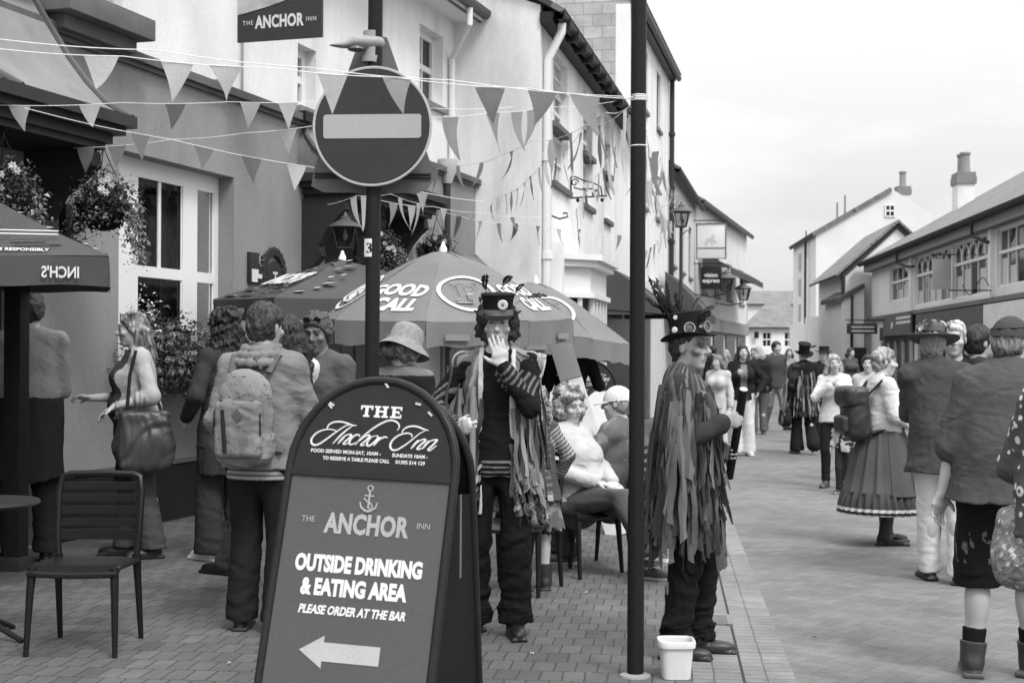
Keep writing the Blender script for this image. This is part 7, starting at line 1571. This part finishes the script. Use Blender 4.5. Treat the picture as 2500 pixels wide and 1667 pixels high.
chair_at(1408, 1398, -134, 'black cafe chair under the seated woman in the pale jumper')
p = Person('seated woman with curly blonde hair, pale jumper and jeans, legs crossed', 1412, 1396, 0, -134, scale=.97, sit=True, female=True, fat=.03, head=(-8, -10, 6), lean=(-.03, -.2), arms={'L': dict(w=(-.06, .26, .66), h=(-.8, -.6, -.3), d=(.6, .6, -.2), p=(0, -.2, -1), c=.5), 'R': dict(w=(.1, .24, .67), h=(.8, -.6, -.3), d=(-.6, .6, -.2), p=(0, -.2, -1), c=.5)}, legs={'R': dict(a=(-.02, .62, .24), h=(.1, .6, 1), t=(.1, .9, -.35)), 'L': dict(a=(-.1, .56, .085), h=(0, .8, 1))}, vox=.0085)
p.top(.5, 1., .93, .036, .01, seed=47, name='jumper', fold=.006); p.trousers(.13, .02, .02, .1); p.shoes(.05, 0, .4, big=1.05); p.hair(lambda P: (.3 + .12 * wob(P, 55, 2)).clip(.14, .5), 'curly', .06, 8, 1.12)
chair_at(1494, 1384, 62, 'black cafe chair under the seated man in the white cap')
p = Person('seated man in white cap and denim jacket half hidden by the black pole', 1492, 1382, 0, 62, scale=.98, sit=True, fat=.02, head=(10, -4, 0), lean=(0, -.1), legs={'R': dict(a=(.1, .46, .085), t=(0, 1, 0)), 'L': dict(a=(-.1, .3, .085))}, arms={'R': dict(w=(.16, .3, .7), h=(.8, -.6, 0), c=.6), 'L': dict(w=(-.16, .3, .7), h=(-.8, -.6, 0), c=.6)}, vox=.009)
p.top(patt(.16, .24, 18, 6, .8), 1., .86, .04, seed=53, name='jacket'); p.trousers(.09, .025); p.shoes(.07, 0, .45); p.hair(.3, 'short', under=True, vol=.97)
def cap(p, tone, peak=1, name='cap', gogg=False):
    Mh = p.headM(); c = Vector(p.H(0, -.012, .03)); mb = MB(); mb.cur = tone; n = 28
    mb.grid([[c + Mh @ Vector((.09 * math.cos(a) * math.cos(e), .113 * math.sin(a) * math.cos(e), .112 * math.sin(e) - .01)) for a in [2 * PI * q / n for q in range(n)]] for e in [R(x) for x in (0, 15, 30, 45, 60, 75, 88)]], closed=True)
    mb.grid([[c + Mh @ Vector((.085 * math.cos(a) * (1 + f * .0), (.1 + f * .085) * math.sin(a) + .0, -.008 - .02 * f * math.sin(a) - .006 * g_)) for a in [R(20 + 140 * q / 12) for q in range(13)]] for f, g_ in ((0, 0), (.5, 0), (1, 0), (1, 1), (0, 1))]); return mb.build(name, CLOTH, p.root, local=True, ang=50)
cap(p, .62)
# ---- 7 man in top hat, hand over his mouth
p = Person('man in feathered top hat and ribboned coat covering his mouth with his hand', 1212, 1546, 738, 178, fat=.0, head=(0, -3, 0), legs={'R': dict(a=(.12, .0, .085), t=(.5, 1, 0)), 'L': dict(a=(-.1, .05, .085), t=(-.15, 1, 0))}, vox=.0062,
           arms={'R': dict(w=(.19, .2, 1.1), h=(.9, -.7, -.2), d=(-.62, .7, .12), p=(-.65, -.6, .1), th=(0, .2, 1), c=1.25), 'L': dict(w=(-.035, .17, 1.415), h=(-.45, .3, -1), d=(.26, -.05, .95), p=(.05, -1, -.05), th=(1, 0, .3), c=.08)},
           paint=[((.045, .075, -.02), (.02, .03, .022), .75), ((-.045, .075, -.02), (.02, .03, .022), .75)], skin=1.15)
def ft(P):
    t = np.full(len(P), .018, np.float32)
    for q in 'LR': f = along_limb(p.elb[q] - .35 * (p.elb[q] - p.sh[q]), p.wr[q], .03, .2, .025, .38, .085, -1)(P); t = np.where(f > 0, f, t)
    return np.where((P[:, 2] < .93) & ((P[:, 2] / .026) % 1 < .4), .25, t).astype(np.float32)
p.top(ft, 1., .84, .022, seed=61, name='jersey'); p.trousers(.016, .03, .02, .07, .008); p.shoes(.02, .22, .012); p.hair(.05, 'curly', .03, 22, .83, -.01)
S = SDF(); p.torso(S, .022); S.u(cone(p.pel + V3(0, -.01, .05), V3(0, -.02, .62), .175, .21, (0, 1, 0), .74), .05)
for q in 'LR': S.u(cone(p.sh[q], p.sh[q] + (p.elb[q] - p.sh[q]) * .06, .058, .055), .03)
S.cut(plane((0, 0, .64), (0, 0, -1))); S.sub(ell(p.nb + V3(0, .04, .06), (.07, .08, .075)), .01); S.sub(sbox((.0, .3, 1.0), (.072, .28, .8), .01), .006); S.disp = lambda P: .004 * wob(P, 17, 66, (1, 1, .4))
lap = lambda P: np.where((np.abs(np.abs(P[:, 0]) - .082) < .014) & (P[:, 1] > .02), .6, strips(.07, .4)(P)).astype(np.float32)
coat = p.mk('tatter_coat', S, lap)
front = lambda r, n: np.where(r.rand(n) < .5, PI - r.rand(n) * 1.25 + .25, r.rand(n) * 1.25 - .25)
p.tatters(S, 70, 5, (.8, 1.42), (.25, .65), (.06, .42), front, parent=coat, w=(.016, .036), zend=(.6, .9)); p.tatters(S, 60, 8, (.7, 1.0), (.25, .5), (.06, .4), front, parent=coat, zend=(.58, .8)); p.tatters(S, 34, 9, (.8, 1.4), (.25, .6), (.06, .36), lambda r, n: PI + r.rand(n) * PI, parent=coat)
hat = p.hat_top(.112, .089, .042, .02, 1.1, .05, -3, band=.2); p.feathers(hat, [(.05, .03, .07, .25, 0, 1, .17, .022, .02), (.0, -.02, .1, -.35, .1, 1, .15, .02, .02), (-.07, .04, .06, -.3, 0, 1, .15, .013, .02), (-.09, 0, .06, -.8, 0, .55, .18, .015, .02), (.088, .03, .04, .15, .1, 1, .07, .012, .1)], v0=.42)
bm_ = p.hatM @ Matrix.Translation((-.03, .101, .062)) @ Matrix.Rotation(R(-90), 4, 'X'); mb = MB(); mb.lathe([(0, -.003), (.024, -.003), (.027, .0), (.022, .004), (0, .003)], bm_.translation, 22, bm_.to_3x3()); mb.build('badge', mat('badge_pale', .62, .4), hat, local=True); MB().lathe([(0, .004), (.009, .004), (.007, .006), (0, .006)], bm_.translation, 12, bm_.to_3x3()).build('badge_centre', mat('badge_mid', .2, .4), hat, local=True)
MW = Matrix.Translation(p.root.location) @ Matrix.Rotation(p.root.rotation_euler.z, 4, 'Z') @ Matrix.Scale(p.s, 4); hw_ = MW @ Vector(p.wr['R'] + .088 * nrm((-.62, .7, .12)) + .022 * nrm((-.65, -.6, .1)))
t = empty('wooden_stick', Vector((hw_.x, hw_.y, 0)), 'pale wooden stick held upright by the man in the top hat', 'stick'); MB().tube([hw_ + Vector((.0, 0, .2)), hw_ + Vector((0, 0, -.2)), hw_ + Vector((0, -.02, -.46))], [.0165, .0165, .0165], 12).build('shaft', mat('stick_wood', .22, .6, .2, 8, .15, stretch=(1, 1, .15)), t)
chair_at(1262, 1442, 160, 'black cafe chair standing behind the man in the top hat')
# ---- 12 masked man with stick
p = Person('man in goggled feathered hat and long ribbon coat holding a dark stick in profile', 1676, 1602, 792, -103, head=(-20, -2, 0), vox=.006, lean=(0, -.03), legs={'R': dict(a=(.09, -.06, .085), t=(.1, 1, 0)), 'L': dict(a=(-.09, .05, .085), t=(-.1, 1, 0))},
           arms={'R': dict(w=(.15, .2, 1.245), h=(.45, -.75, -.8), d=(-.25, .85, .2), p=(-.9, -.3, 0), th=(0, .1, 1), c=1.25), 'L': dict(w=(-.02, .16, 1.075), h=(-.6, -.6, -.6), d=(.15, 1, .1), p=(.9, -.2, 0), th=(0, .1, 1), c=1.25)},
           paint=[((.035, .085, .012), (.032, .05, .024), .2), ((-.035, .085, .012), (.032, .05, .024), .2), ((.055, .06, -.025), (.016, .03, .022), .25)], skin=.8)
p.top(.06, 1., .86, .03, seed=71, name='shirt'); p.trousers(.016, .03, .008, .08, .009); p.shoes(.03, .2, .012); p.hair(.05, 'short', seed=17, vol=.94, fringe=.03)
S = SDF(); p.torso(S, .03); S.u(cone(p.pel + V3(0, -.02, .05), V3(0, -.03, .58), .17, .175, (0, 1, 0), .85), .05)
for q in 'LR': S.u(cone(p.sh[q], p.sh[q] + (p.elb[q] - p.sh[q]) * .7, .07, .072), .04)
S.cut(plane((0, 0, .6), (0, 0, -1))); S.sub(ell(p.nb + V3(0, .05, .06), (.07, .09, .075)), .01); S.disp = lambda P: .009 * wob(P, 17, 76, (1, 1, .35))
coat = p.mk('tatter_coat', S, strips(.05, .2)); sl_ = SDF(); p.arm(sl_, .006, 1.); sl_.cut(plane(p.wr['R'], (0, 1, 0))); sl_.disp = lambda P: .005 * wob(P, 30, 5); p.mk('sleeve', sl_, .075)
p.tatters(S, 190, 15, (.78, 1.43), (.25, .78), (.04, .17), parent=coat, zmin=.5, w=(.014, .04)); p.tatters(S, 90, 16, (1.2, 1.44), (.3, .7), (.05, .22), lambda r, n: r.normal(size=n) * 1.1, parent=coat, w=(.016, .045)); p.tatters(S, 50, 18, (.85, 1.1), (.35, .6), (.04, .22), lambda r, n: r.normal(size=n) * 1.2 - .2, parent=coat, w=(.024, .045), zmin=.4)
S2 = SDF().u(cone(p.nb - V3(0, .0, .03), p.nb + V3(0, .015, .03), .1, .075), .02); S2.sub(cone(p.nb, p.nb + V3(0, .02, .1), .055, .062)); p.mk('collar', S2, .11, lo=p.nb - .2, hi=p.nb + .2)
hat = p.hat_top(.12, .094, .042, .022, 1.04, .058, 9, .014, band=.05)
rg = random.Random(5); p.feathers(hat, [(.03 + rg.uniform(-.06, .06), -.08 + rg.uniform(-.02, .06), .1 + rg.uniform(-.05, .02), rg.uniform(-.2, .25), -rg.uniform(.1, .9), rg.uniform(.7, 1.3), rg.uniform(.17, .34), rg.uniform(.018, .034), rg.choice((.015, .02, .03, .06))) for _ in range(15)] + [(.06, .0, .12, .2, .3, 1, .12, .024, .14), (.0, .03, .12, .1, .5, .8, .11, .03, .3), (.03, .06, .1, .1, .9, .3, .12, .034, .08), (.05, .08, .08, .3, 1, .25, .1, .022, .03)])
go = MB()
for x, y, a in ((.082, .045, -52), (.022, .108, -10)):
    gm = p.hatM @ Matrix.Translation((x, y, .035)) @ Matrix.Rotation(R(a), 4, 'Z') @ Matrix.Rotation(R(-90), 4, 'X'); go.lathe([(.026, -.02), (.028, .01), (.031, .012), (.031, .018), (.025, .018), (.024, .006)], gm.translation, 20, gm.to_3x3(), cap=False)
go.tube([p.hatM @ Vector((.062, .095, .035)), p.hatM @ Vector((.05, .105, .035))], .006, 6); gg = go.build('goggles', mat('goggle_metal', .35, .3, metal=.6), hat, local=True)
lz = MB()
for x, y, a in ((.082, .045, -52), (.022, .108, -10)): gm = p.hatM @ Matrix.Translation((x, y, .035)) @ Matrix.Rotation(R(a), 4, 'Z') @ Matrix.Rotation(R(-90), 4, 'X'); lz.lathe([(0, .014), (.026, .008)], gm.translation, 18, gm.to_3x3())
lz.build('lens', mat('goggle_lens', .12, .06, bmp=0), gg, local=True)
MB().lathe([(0, 0), (.012, 0), (.012, .004), (0, .005)], p.hatM @ Vector((.095, -.02, .1)), 12, p.hatM.to_3x3() @ Matrix.Rotation(R(90), 3, 'Y')).lathe([(0, 0), (.017, 0), (.014, .004), (0, .005)], p.hatM @ Vector((.1, -.03, .035)), 12, p.hatM.to_3x3() @ Matrix.Rotation(R(90), 3, 'Y')).build('badge', mat('badge_pale', .62), hat, local=True)
MW = Matrix.Translation(p.root.location) @ Matrix.Rotation(p.root.rotation_euler.z, 4, 'Z') @ Matrix.Scale(p.s, 4)
ha = MW @ Vector(p.wr['R'] + .088 * nrm((-.25, .85, .2)) + .024 * nrm((-.9, -.3, 0))); hb = MW @ Vector(p.wr['L'] + .088 * nrm((.15, 1, .1)) + .024 * nrm((.9, -.2, 0))); dd = (ha - hb).normalized()
t = empty('dark_stick', Vector((hb.x, hb.y, 0)), 'thick dark wooden stick with pale cut end held by the man in the goggled hat', 'stick'); MB().tube([hb - dd * .15, ha + dd * .16], [.02, .022], 12).build('shaft', mat('stick_bark', .018, .7, .3, 14, .3, bmp=.8), t); MB().lathe([(0, .0), (.0205, 0), (.019, .004), (0, .005)], ha + dd * .16, 12, dd.to_track_quat('Z', 'Y').to_matrix()).build('cut_end', mat('cut_wood', .5), t)
# ---- right hand group: 18 skirted woman
p = Person('grey haired woman in pale top and long full skirt with white braid', 2150, 1328, 852, -78, female=True, fat=.045, head=(-12, -4, 0), legs={'R': dict(a=(.08, .0, .085), t=(.3, 1, 0)), 'L': dict(a=(-.08, .1, .085), t=(-.1, 1, 0))}, vox=.0095,
           arms={'R': dict(w=(.2, .24, 1.02), h=(.5, -.8, -.3), d=(-.2, 1, .0), p=(-.8, 0, -.5), c=.8), 'L': dict(w=(-.06, .3, 1.05), h=(-.6, -.6, -.3), d=(.1, 1, .1), p=(1, 0, -.3), c=.8)})
p.top(lambda P: np.where((np.abs(P[:, 0]) < .13) & (np.abs(P[:, 0]) > .085) & (P[:, 1] > -.02), .1, np.where((P[:, 1] > .1) & (P[:, 2] < 1.22), .14, .58)).astype(np.float32), .5, 1.02, .03, seed=81, name='top', sflare=.01)
n = 160
def ring_(z, r0, ph, am, k1=17): return [Vector(((r0 + am * math.sin(k1 * a + 1.2 * math.sin(2 * a) + ph) + am * .4 * math.sin(31 * a + 1)) * math.cos(a) * 1.0, (r0 * .92 + am * math.sin(k1 * a + 1.2 * math.sin(2 * a) + ph) + am * .4 * math.sin(31 * a + 1)) * math.sin(a), z)) for a in [2 * PI * q / n for q in range(n)]]
mb = MB(); mb.cur = .12; mb.grid([ring_(1.08, .165, 0, .001), ring_(1.0, .2, 0, .004), ring_(.85, .25, 0, .008), ring_(.65, .305, 0, .012), ring_(.48, .345, .1, .015), ring_(.475, .355, .1, .012)], closed=True); sk = mb.build('skirt', CLOTH, p.root, local=True, ang=60)
mb = MB(); mb.cur = .105; mb.grid([ring_(.485, .352, .1, .012, 17), ring_(.46, .365, .4, .014, 34), ring_(.37, .385, .4, .018, 34), ring_(.345, .388, .4, .018, 34)], closed=True); mb.cur = .62; mb.grid([ring_(.345, .388, .4, .018, 34), ring_(.318, .392, .4, .018, 34)], closed=True); mb.cur = .05; mb.grid([ring_(.318, .392, .4, .018, 34), ring_(.295, .394, .4, .018, 34)], closed=True); mb.cur = .3; mb.grid([ring_(.295, .394, .4, .018, 34), ring_(.285, .394, .4, .018, 34)], closed=True); mb.build('flounce', CLOTH, sk, local=True, ang=60)
mb = MB(); mb.cur = .11; nn = 24; mb.grid([[Vector(((r_ + .012 * math.sin(9 * a)) * math.cos(a), (r_ * .93 + .012 * math.sin(9 * a)) * math.sin(a), z)) for a in [R(-12 + 130 * q / nn) for q in range(nn + 1)]] for z, r_ in ((1.06, .19), (.9, .262), (.7, .322), (.46, .39))]); mb.build('apron', CLOTH, sk, local=True, ang=60)
mb = MB(); mb.cur = .66; mb.grid([[Vector((.235, .16 + w_, 1.02)), Vector((.3, .165 + w_, .8)), Vector((.355, .175 + w_, .52))] for w_ in (-.014, .014)]); mb.build('ribbon', CLOTH, sk, local=True)
p.shoes(.025, .45, .015, big=1.08); p.hair(lambda P: (.3 + .1 * wob(P, 50, 4)).clip(.15, .5), 'short', seed=19, vol=1.03); p.socks(.03, f=.9)
t, k = bag_at(p, 'backpack', 'dark leather rucksack with flap worn by the woman in the full skirt', 'backpack', (.02, -.27, 1.16), (.3, .18, .42), .045, LEATH, .06, .03, 14)
S = SDF().u(sbox((0, -.03 * k, .17 * k), (.16 * k, .11 * k, .09 * k), .06 * k)); S.disp = lambda P: .004 * wob(P, 22, 5); blob('flap', S, (-.3, -.25, -.05), (.3, .25, .4), .012, LEATH, t, .06)
S = SDF().u(sbox((0, -.12 * k, -.08 * k), (.1 * k, .04 * k, .08 * k), .035 * k)); blob('front_pocket', S, (-.3, -.35, -.3), (.3, .1, .15), .012, LEATH, t, .06)
mb = MB()
for sg in (-1, 1): mb.tube([(sg * .1 * k, .08 * k, .18 * k), (sg * .13 * k, .2 * k, .31 * k), (sg * .14 * k, .33 * k, .24 * k), (sg * .15 * k, .39 * k, .06 * k), (sg * .16 * k, .3 * k, -.1 * k), (sg * .14 * k, .1 * k, -.16 * k)], .024, 8, flat=.4)
mb.build('strap', mat('strap_dark', .03), t, local=True)
# ---- 20 white haired man facing us, 19 flower hat, 21 dark haired man
p = Person('white haired man facing us beside the brim of the flowered hat', 2325, 1398, 787, 172, fat=.0, head=(-12, -2, 0), legs={'R': dict(a=(.15, .0, .085), t=(.5, 1, 0))}); p.top(.04, 1., .8, .035, seed=83, name='jacket'); p.shorts(.03, .5, .01, .0); p.socks(.1, f=1.); p.shoes(.025, .5); p.hair(lambda P: (.42 + .1 * wob(P, 50, 4)).clip(.2, .6), 'short', seed=20)
p = Person('dark haired bearded man turned to the right behind the cap wearer', 2384, 1400, 797, -65, head=(-15, 0, 0), skin=.8, paint=[((0, .06, -.1), (.06, .06, .035), .3)]); p.top(.06, 1., .8, .035, seed=84, name='jacket'); p.trousers(.03); p.shoes(.02); p.hair(.025, 'short', seed=21)
p = Person('man in dark jacket, white trousers and wide brimmed hat covered in flowers', 2296, 1424, 800, -12, fat=.02, lean=(-.08, 0), head=(-10, -6, 0), legs={'R': dict(a=(.12, -.02, .085), t=(.3, 1, 0)), 'L': dict(a=(-.06, .14, .085))}, arms={'L': dict(w=(-.03, .27, 1.3), h=(-.6, -.3, -.8), d=(.5, .7, .3), p=(1, 0, 0), c=.7), 'R': dict(w=(.24, .14, .98), h=(.4, -1, 0))}, vox=.009)
p.top(.09, 1., .76, .055, .03, seed=85, name='jacket', fold=.008); p.trousers(.64, .02, .015, .06); p.shoes(.03); p.hair(.26, 'short', seed=22)
S = SDF().u(cone(p.nb - V3(0, .02, .03), p.nb + V3(0, 0, .02), .085, .075), .02); S.sub(cone(p.nb, p.nb + V3(0, .02, .1), .058, .06)); p.mk('collar', S, .45, lo=p.nb - .2, hi=p.nb + .2)
hat = p.hat_top(.09, .1, .085, .14, .92, .045, -6, .012, 'brimmed_hat', band=.05); rg = random.Random(8); fl = MB()
for i in range(34):
    a = rg.uniform(0, 2 * PI); z = rg.uniform(.015, .125); r_ = .1 * (1.06 if z < .09 else .75 * rg.random()); c = p.hatM @ Vector((r_ * .95 * math.cos(a), r_ * 1.12 * math.sin(a), min(z, .105))); o = (c - p.hatM @ Vector((0, 0, .03))).normalized(); q_ = o.to_track_quat('Z', 'Y').to_matrix(); tn = rg.choice((.62, .55, .66, .5, .3, .08)); rr_ = rg.uniform(.018, .03)
    for lay in range(3):
        for kk in range(6): an = 2 * PI * kk / 6 + lay; leaf(fl, c + o * .006, q_ @ Vector((math.cos(an), math.sin(an), .35 + .4 * lay)), o, rr_ * (1.1 - .25 * lay), rr_ * .95, tn * rg.uniform(.85, 1.1), .15)
fl.build('flowers', mat('silk_flower', 1., .8, .08, 20, .1, bmp=.1, tone=True), hat, local=True, smooth=False)
# ---- 22 man in cap, t-shirt and shorts
p = Person('heavy man in cap, dark t-shirt and long shorts seen from behind at the right', 2452, 1655, 776, -26, fat=.055, head=(-22, -6, 0), lean=(.02, .1), legs={'L': dict(a=(-.15, .0, .085), t=(-.25, 1, 0)), 'R': dict(a=(.11, .12, .085), t=(.3, 1, 0))}, arms={'L': dict(w=(-.3, .0, .88), h=(-.5, -1, 0), c=.45, p=(.6, -.6, 0)), 'R': dict(w=(.33, .08, .88))}, vox=.0065)
p.top(.105, .56, .86, .055, .04, seed=91, fold=.0055, sflare=.014); PR = lambda P: np.where((P[:, 2] > .56) & (P[:, 2] < .72) & (np.abs(wob(P, 30, 7)) < .22), .16, .02).astype(np.float32)
p.shorts(PR, .44, .016, .022); p.socks(.02, f=.36, e=.008); p.shoes(.06, .2, .12, big=1.12); p.hair(lambda P: (.2 + .06 * wob(P, 50, 4)).clip(.1, .3), 'short', seed=24, vol=.96, under=True)
hat = cap(p, .085); mb = MB()
for sg in (-1, 1): mb.tube([Vector(p.H(sg * .088, .02, .075)) + p.headM() @ Vector((0, .024 * math.cos(a), .024 * math.sin(a))) for a in [2 * PI * q / 16 for q in range(16)]], .005, 6, closed=True)
mb.tube([Vector(p.H(.09, -.0, .075)), Vector(p.H(.06, -.09, .06)), Vector(p.H(0, -.125, .055)), Vector(p.H(-.06, -.09, .06)), Vector(p.H(-.09, 0, .075))], .004, 6); mb.build('goggles', BLACKP, hat, local=True)
# ---- 23 floral woman at the right edge
FLORAL = None
def floral():
    m, nt, b = nodes_for('floral_cloth'); v = coords(nt); n_ = noise(nt, v, 9, 2); wv = nt.nodes.new('ShaderNodeVectorMath'); wv.operation = 'ADD'; nt.links.new(v, wv.inputs[0])
    vo = voro(nt, v, 9); d = E(nt, vo.outputs['Distance']); sx = nt.nodes.new('ShaderNodeVectorMath'); sx.operation = 'SUBTRACT'
    nt.links.new(vo.outputs['Position'], sx.inputs[1]); sc_v = nt.nodes.new('ShaderNodeVectorMath'); sc_v.operation = 'SCALE'; nt.links.new(v, sc_v.inputs[0]); sc_v.inputs['Scale'].default_value = 9; nt.links.new(sc_v.outputs[0], sx.inputs[0])
    sp = nt.nodes.new('ShaderNodeSeparateXYZ'); nt.links.new(sx.outputs[0], sp.inputs[0]); ang = E(nt, sp.outputs[2]).op('ARCTAN2', E(nt, sp.outputs[1])); pet = (ang * 6.).op('COSINE') * .1 + .3
    f = d.lt(pet) * d.gt(.09); ot = E(nt, voro(nt, v, 24).outputs['Distance']).lt(.3) * d.gt(.5)
    g = (f.mx(ot)) * .5 + .055; nt.links.new(g.k, b.inputs['Base Color']); b.inputs['Roughness'].default_value = .9; return m
FLORAL = floral()
def paisley():
    m, nt, b = nodes_for('paisley_cloth'); v = coords(nt); d = E(nt, voro(nt, v, 26).outputs['Distance']); a = noise(nt, v, 20, 4, .6, 2.5).rng(.42, .58, 0, 1)
    g = (d.lt(.32) * a) * .3 + a * .12 + .1; nt.links.new(g.k, b.inputs['Base Color']); b.inputs['Roughness'].default_value = .9; return m
PAISLEY = paisley()
p = Person('person in flower print blouse cropped by the right edge', 2628, 1790, 800, -25, female=True, fat=.07, arms={'L': dict(w=(-.16, .26, 1.0), h=(-1, -.7, -.3), d=(.3, 1, -.1), p=(.4, 0, -1), c=.9), 'R': {}}, vox=.007)
p.top(1., .56, .85, .045, .02, seed=95, name='blouse', m=FLORAL, sflare=.02); p.trousers(.05, .03); p.shoes(.03); p.hair(.2, 'short', seed=4)
t, k = bag_at(p, 'tote_bag', 'pale patterned cloth bag hanging at the right edge', 'bag', (-.24, .08, .79), (.2, .36, .34), .3, PAISLEY, .07, .06, 4)
MB().tube([(0, .12 * k, .13 * k), (-.02, .1 * k, .25 * k), (0, .0, .29 * k), (0, -.1 * k, .25 * k), (0, -.12 * k, .13 * k)], .012, 6).build('handle', mat('handle_grey', .22), t, local=True)
# ---- people further off
p = Person('woman with hands at her chin in white shirt and dark trousers', 2035, 1190, 866, 165, female=True, head=(14, -3, 5), arms={'L': dict(w=(-.06, .2, 1.36), h=(-.8, .1, -1), d=(.3, -.3, .8), p=(0, -1, 0), c=.9), 'R': dict(w=(.05, .21, 1.35), h=(.8, .1, -1), d=(-.2, -.3, .8), p=(0, -1, 0), c=.9)}); p.top(.62, 1., .86, .03, .02, seed=101); p.trousers(.03, .015, .0, .1); p.shoes(.1, .4); p.hair(lambda P: (.38 + .1 * wob(P, 40, 3)).clip(.2, .6), 'long', .16, 5)
p = Person('small child in dark printed top seen below the leather rucksack', 2062, 1205, 982, 150, headsize=1.2, female=True); p.top(lambda P: np.where((P[:, 1] > .0) & (P[:, 2] < 1.25) & (wob(P, 30, 3) > .2), .5, .03).astype(np.float32), 1., .8, .04, seed=103); p.trousers(.05, .02); p.shoes(.06, 0, .4, big=1.15); p.hair(.1, 'short')
p = Person('woman with dark tied hair looking at us past the skirted woman', 2118, 1180, 868, 168, female=True, head=(-8, 0, 0)); p.top(.5, 1., .9, .03, seed=104); p.trousers(.03); p.shoes(.02); p.hair(.03, 'short', seed=31, vol=1.05)
p = Person('far woman with long hair, dark jacket and wide white trousers facing us', 1812, 1112, 842, 176, female=True, head=(5, 0, 8), arms={'R': dict(w=(.1, .22, 1.28), h=(.8, -.3, -1), d=(-.3, .3, .6), p=(-.5, -.5, 0), c=1.1), 'L': dict(w=(-.24, .12, 1.0), h=(-1, -.3, 0))}); p.top(lambda P: np.where((np.abs(P[:, 0] - .0) < .05) & (P[:, 1] > .08), .22, .03).astype(np.float32), 1., .88, .04, .02, seed=105, name='jacket'); p.trousers(.64, .03, .05, .04); p.shoes(.6, 0, .6); p.hair(.045, 'long', .22, 7)
p = Person('man in black top hat and ribbon coat walking away up the street', 1962, 1108, 852, 8, head=(0, 6, 0), legs={'R': dict(a=(.1, -.22, .17), t=(.1, .8, -.6), h=(.1, 1, 0)), 'L': dict(a=(-.1, .05, .085))}, arms={'L': dict(w=(-.3, .02, .9), c=1.1), 'R': dict(w=(.3, .1, .95))}); p.top(.025, 1., .85, .03, seed=106); p.trousers(.025, .03, .05, .06); p.shoes(.03, 0, .15)
S = SDF(); p.torso(S, .05); S.u(cone(p.pel + V3(0, 0, .05), V3(0, 0, .6), .2, .25, (0, 1, 0), .8), .05)
for q in 'LR': S.u(cone(p.sh[q], p.elb[q], .08, .08), .04)
S.cut(plane((0, 0, .62), (0, 0, -1))); coat = p.mk('tatter_coat', S, patt(.02, .06, 22, 4)); p.tatters(S, 90, 31, (.8, 1.43), (.35, .75), (.02, .42), parent=coat, w=(.02, .045)); hat = p.hat_top(.17, .1, .06, .018, 1.15, .05, 12, .02, band=.03); p.feathers(hat, [(.09, 0, .1, 1, 0, .3, .12, .02, .05)])
t, k = bag_at(p, 'shopping_bag', 'dark patterned shopping bag carried by the man walking away', 'bag', (-.32, .02, .62), (.12, .34, .3), .05, CLOTH, .03, .02, 3, tf=patt(.03, .3, 22, 6, .9)); MB().tube([(0, .08, .13), (0, .05, .26), (0, -.05, .26), (0, -.08, .13)], .008, 5).build('handle', BLACKP, t, local=True)
def crowd(label, px, py, top, yaw, tt, lt, ht, fem=False, kind='short', sh=.05, ln=.1, e=.035, pack=None, hat=None, legs={}):
    p = Person(label, px, py, top, yaw, female=fem, head=(random.Random(px).uniform(-20, 20), 0, 0), legs=legs); p.top(tt, 1., .84, e, .01, seed=px); p.trousers(lt, .025); p.shoes(sh); p.hair(ht, kind, ln, px % 50)
    if pack: bag_at(p, 'backpack', pack, 'backpack', (0, -.22, 1.2), (.3, .18, .44), .03, CLOTH, .06)
    if hat: p.hat_top(.1, .1, .05, hat, 1.05, .05)
    return p
crowd('person in white top and trousers behind the man in the goggled hat', 1752, 1118, 868, 150, .5, .6, .2, True, 'long', .2)
crowd('bearded man in grey jacket beyond the woman in white trousers', 1893, 1052, 834, -160, .09, .22, .03, legs={'L': dict(a=(-.1, .25, .085)), 'R': dict(a=(.1, -.25, .13))})
crowd('person walking away with a big black backpack far up the street', 1852, 1060, 846, 10, .04, .14, .35, True, 'long', .1, .12, pack='big black backpack on the person far up the street')
crowd('far person in dark coat and feathered hat right of the walking top hat', 2010, 1085, 850, 175, .03, .03, .1, hat=.03)
crowd('far woman in pale coat close to the distant cottage', 1925, 1010, 852, 190, .3, .1, .12, True, 'long')
crowd('far man in dark coat near the left hand shops', 1740, 1010, 845, 30, .03, .05, .04)
crowd('far woman with fair hair under the street lanterns', 1772, 1015, 855, 160, .2, .06, .4, True, 'long')
crowd('far man in light shirt in front of the cottage', 1838, 985, 850, 170, .45, .07, .1)
crowd('far person in mid grey coat by the right hand shops', 2075, 1020, 850, 200, .12, .04, .05, True, 'long')

# ---- litter
rg = random.Random(12)
for k, (x, y, w_, tn, lab) in enumerate(((1432, 1450, .022, .5, 'tiny pale paper scrap on the bricks below the seated woman'), (1722, 1610, .03, .55, 'small pale paper scrap lying on the drain channel'), (560, 1625, .02, .4, 'crumpled paper scrap on the pavement left of the sign board'), (1990, 1560, .025, .3, 'flattened leaf scrap on the open paving at right'), (1300, 1600, .018, .6, 'white cigarette end on the bricks right of the sign board'))):
    g = ground(x, y); mb = MB(); mb.cur = tn; n = 5; a0 = rg.random() * 3
    mb.grid([[g + Vector((w_ * (i / n - .5) * math.cos(a0) - w_ * .7 * (j / n - .5) * math.sin(a0), w_ * (i / n - .5) * math.sin(a0) + w_ * .7 * (j / n - .5) * math.cos(a0), .012 + .006 * rg.random() + .004 * math.sin(i + j))) for j in range(n + 1)] for i in range(n + 1)]); tag(mb.build('litter_scrap', CLOTH), lab, 'litter')
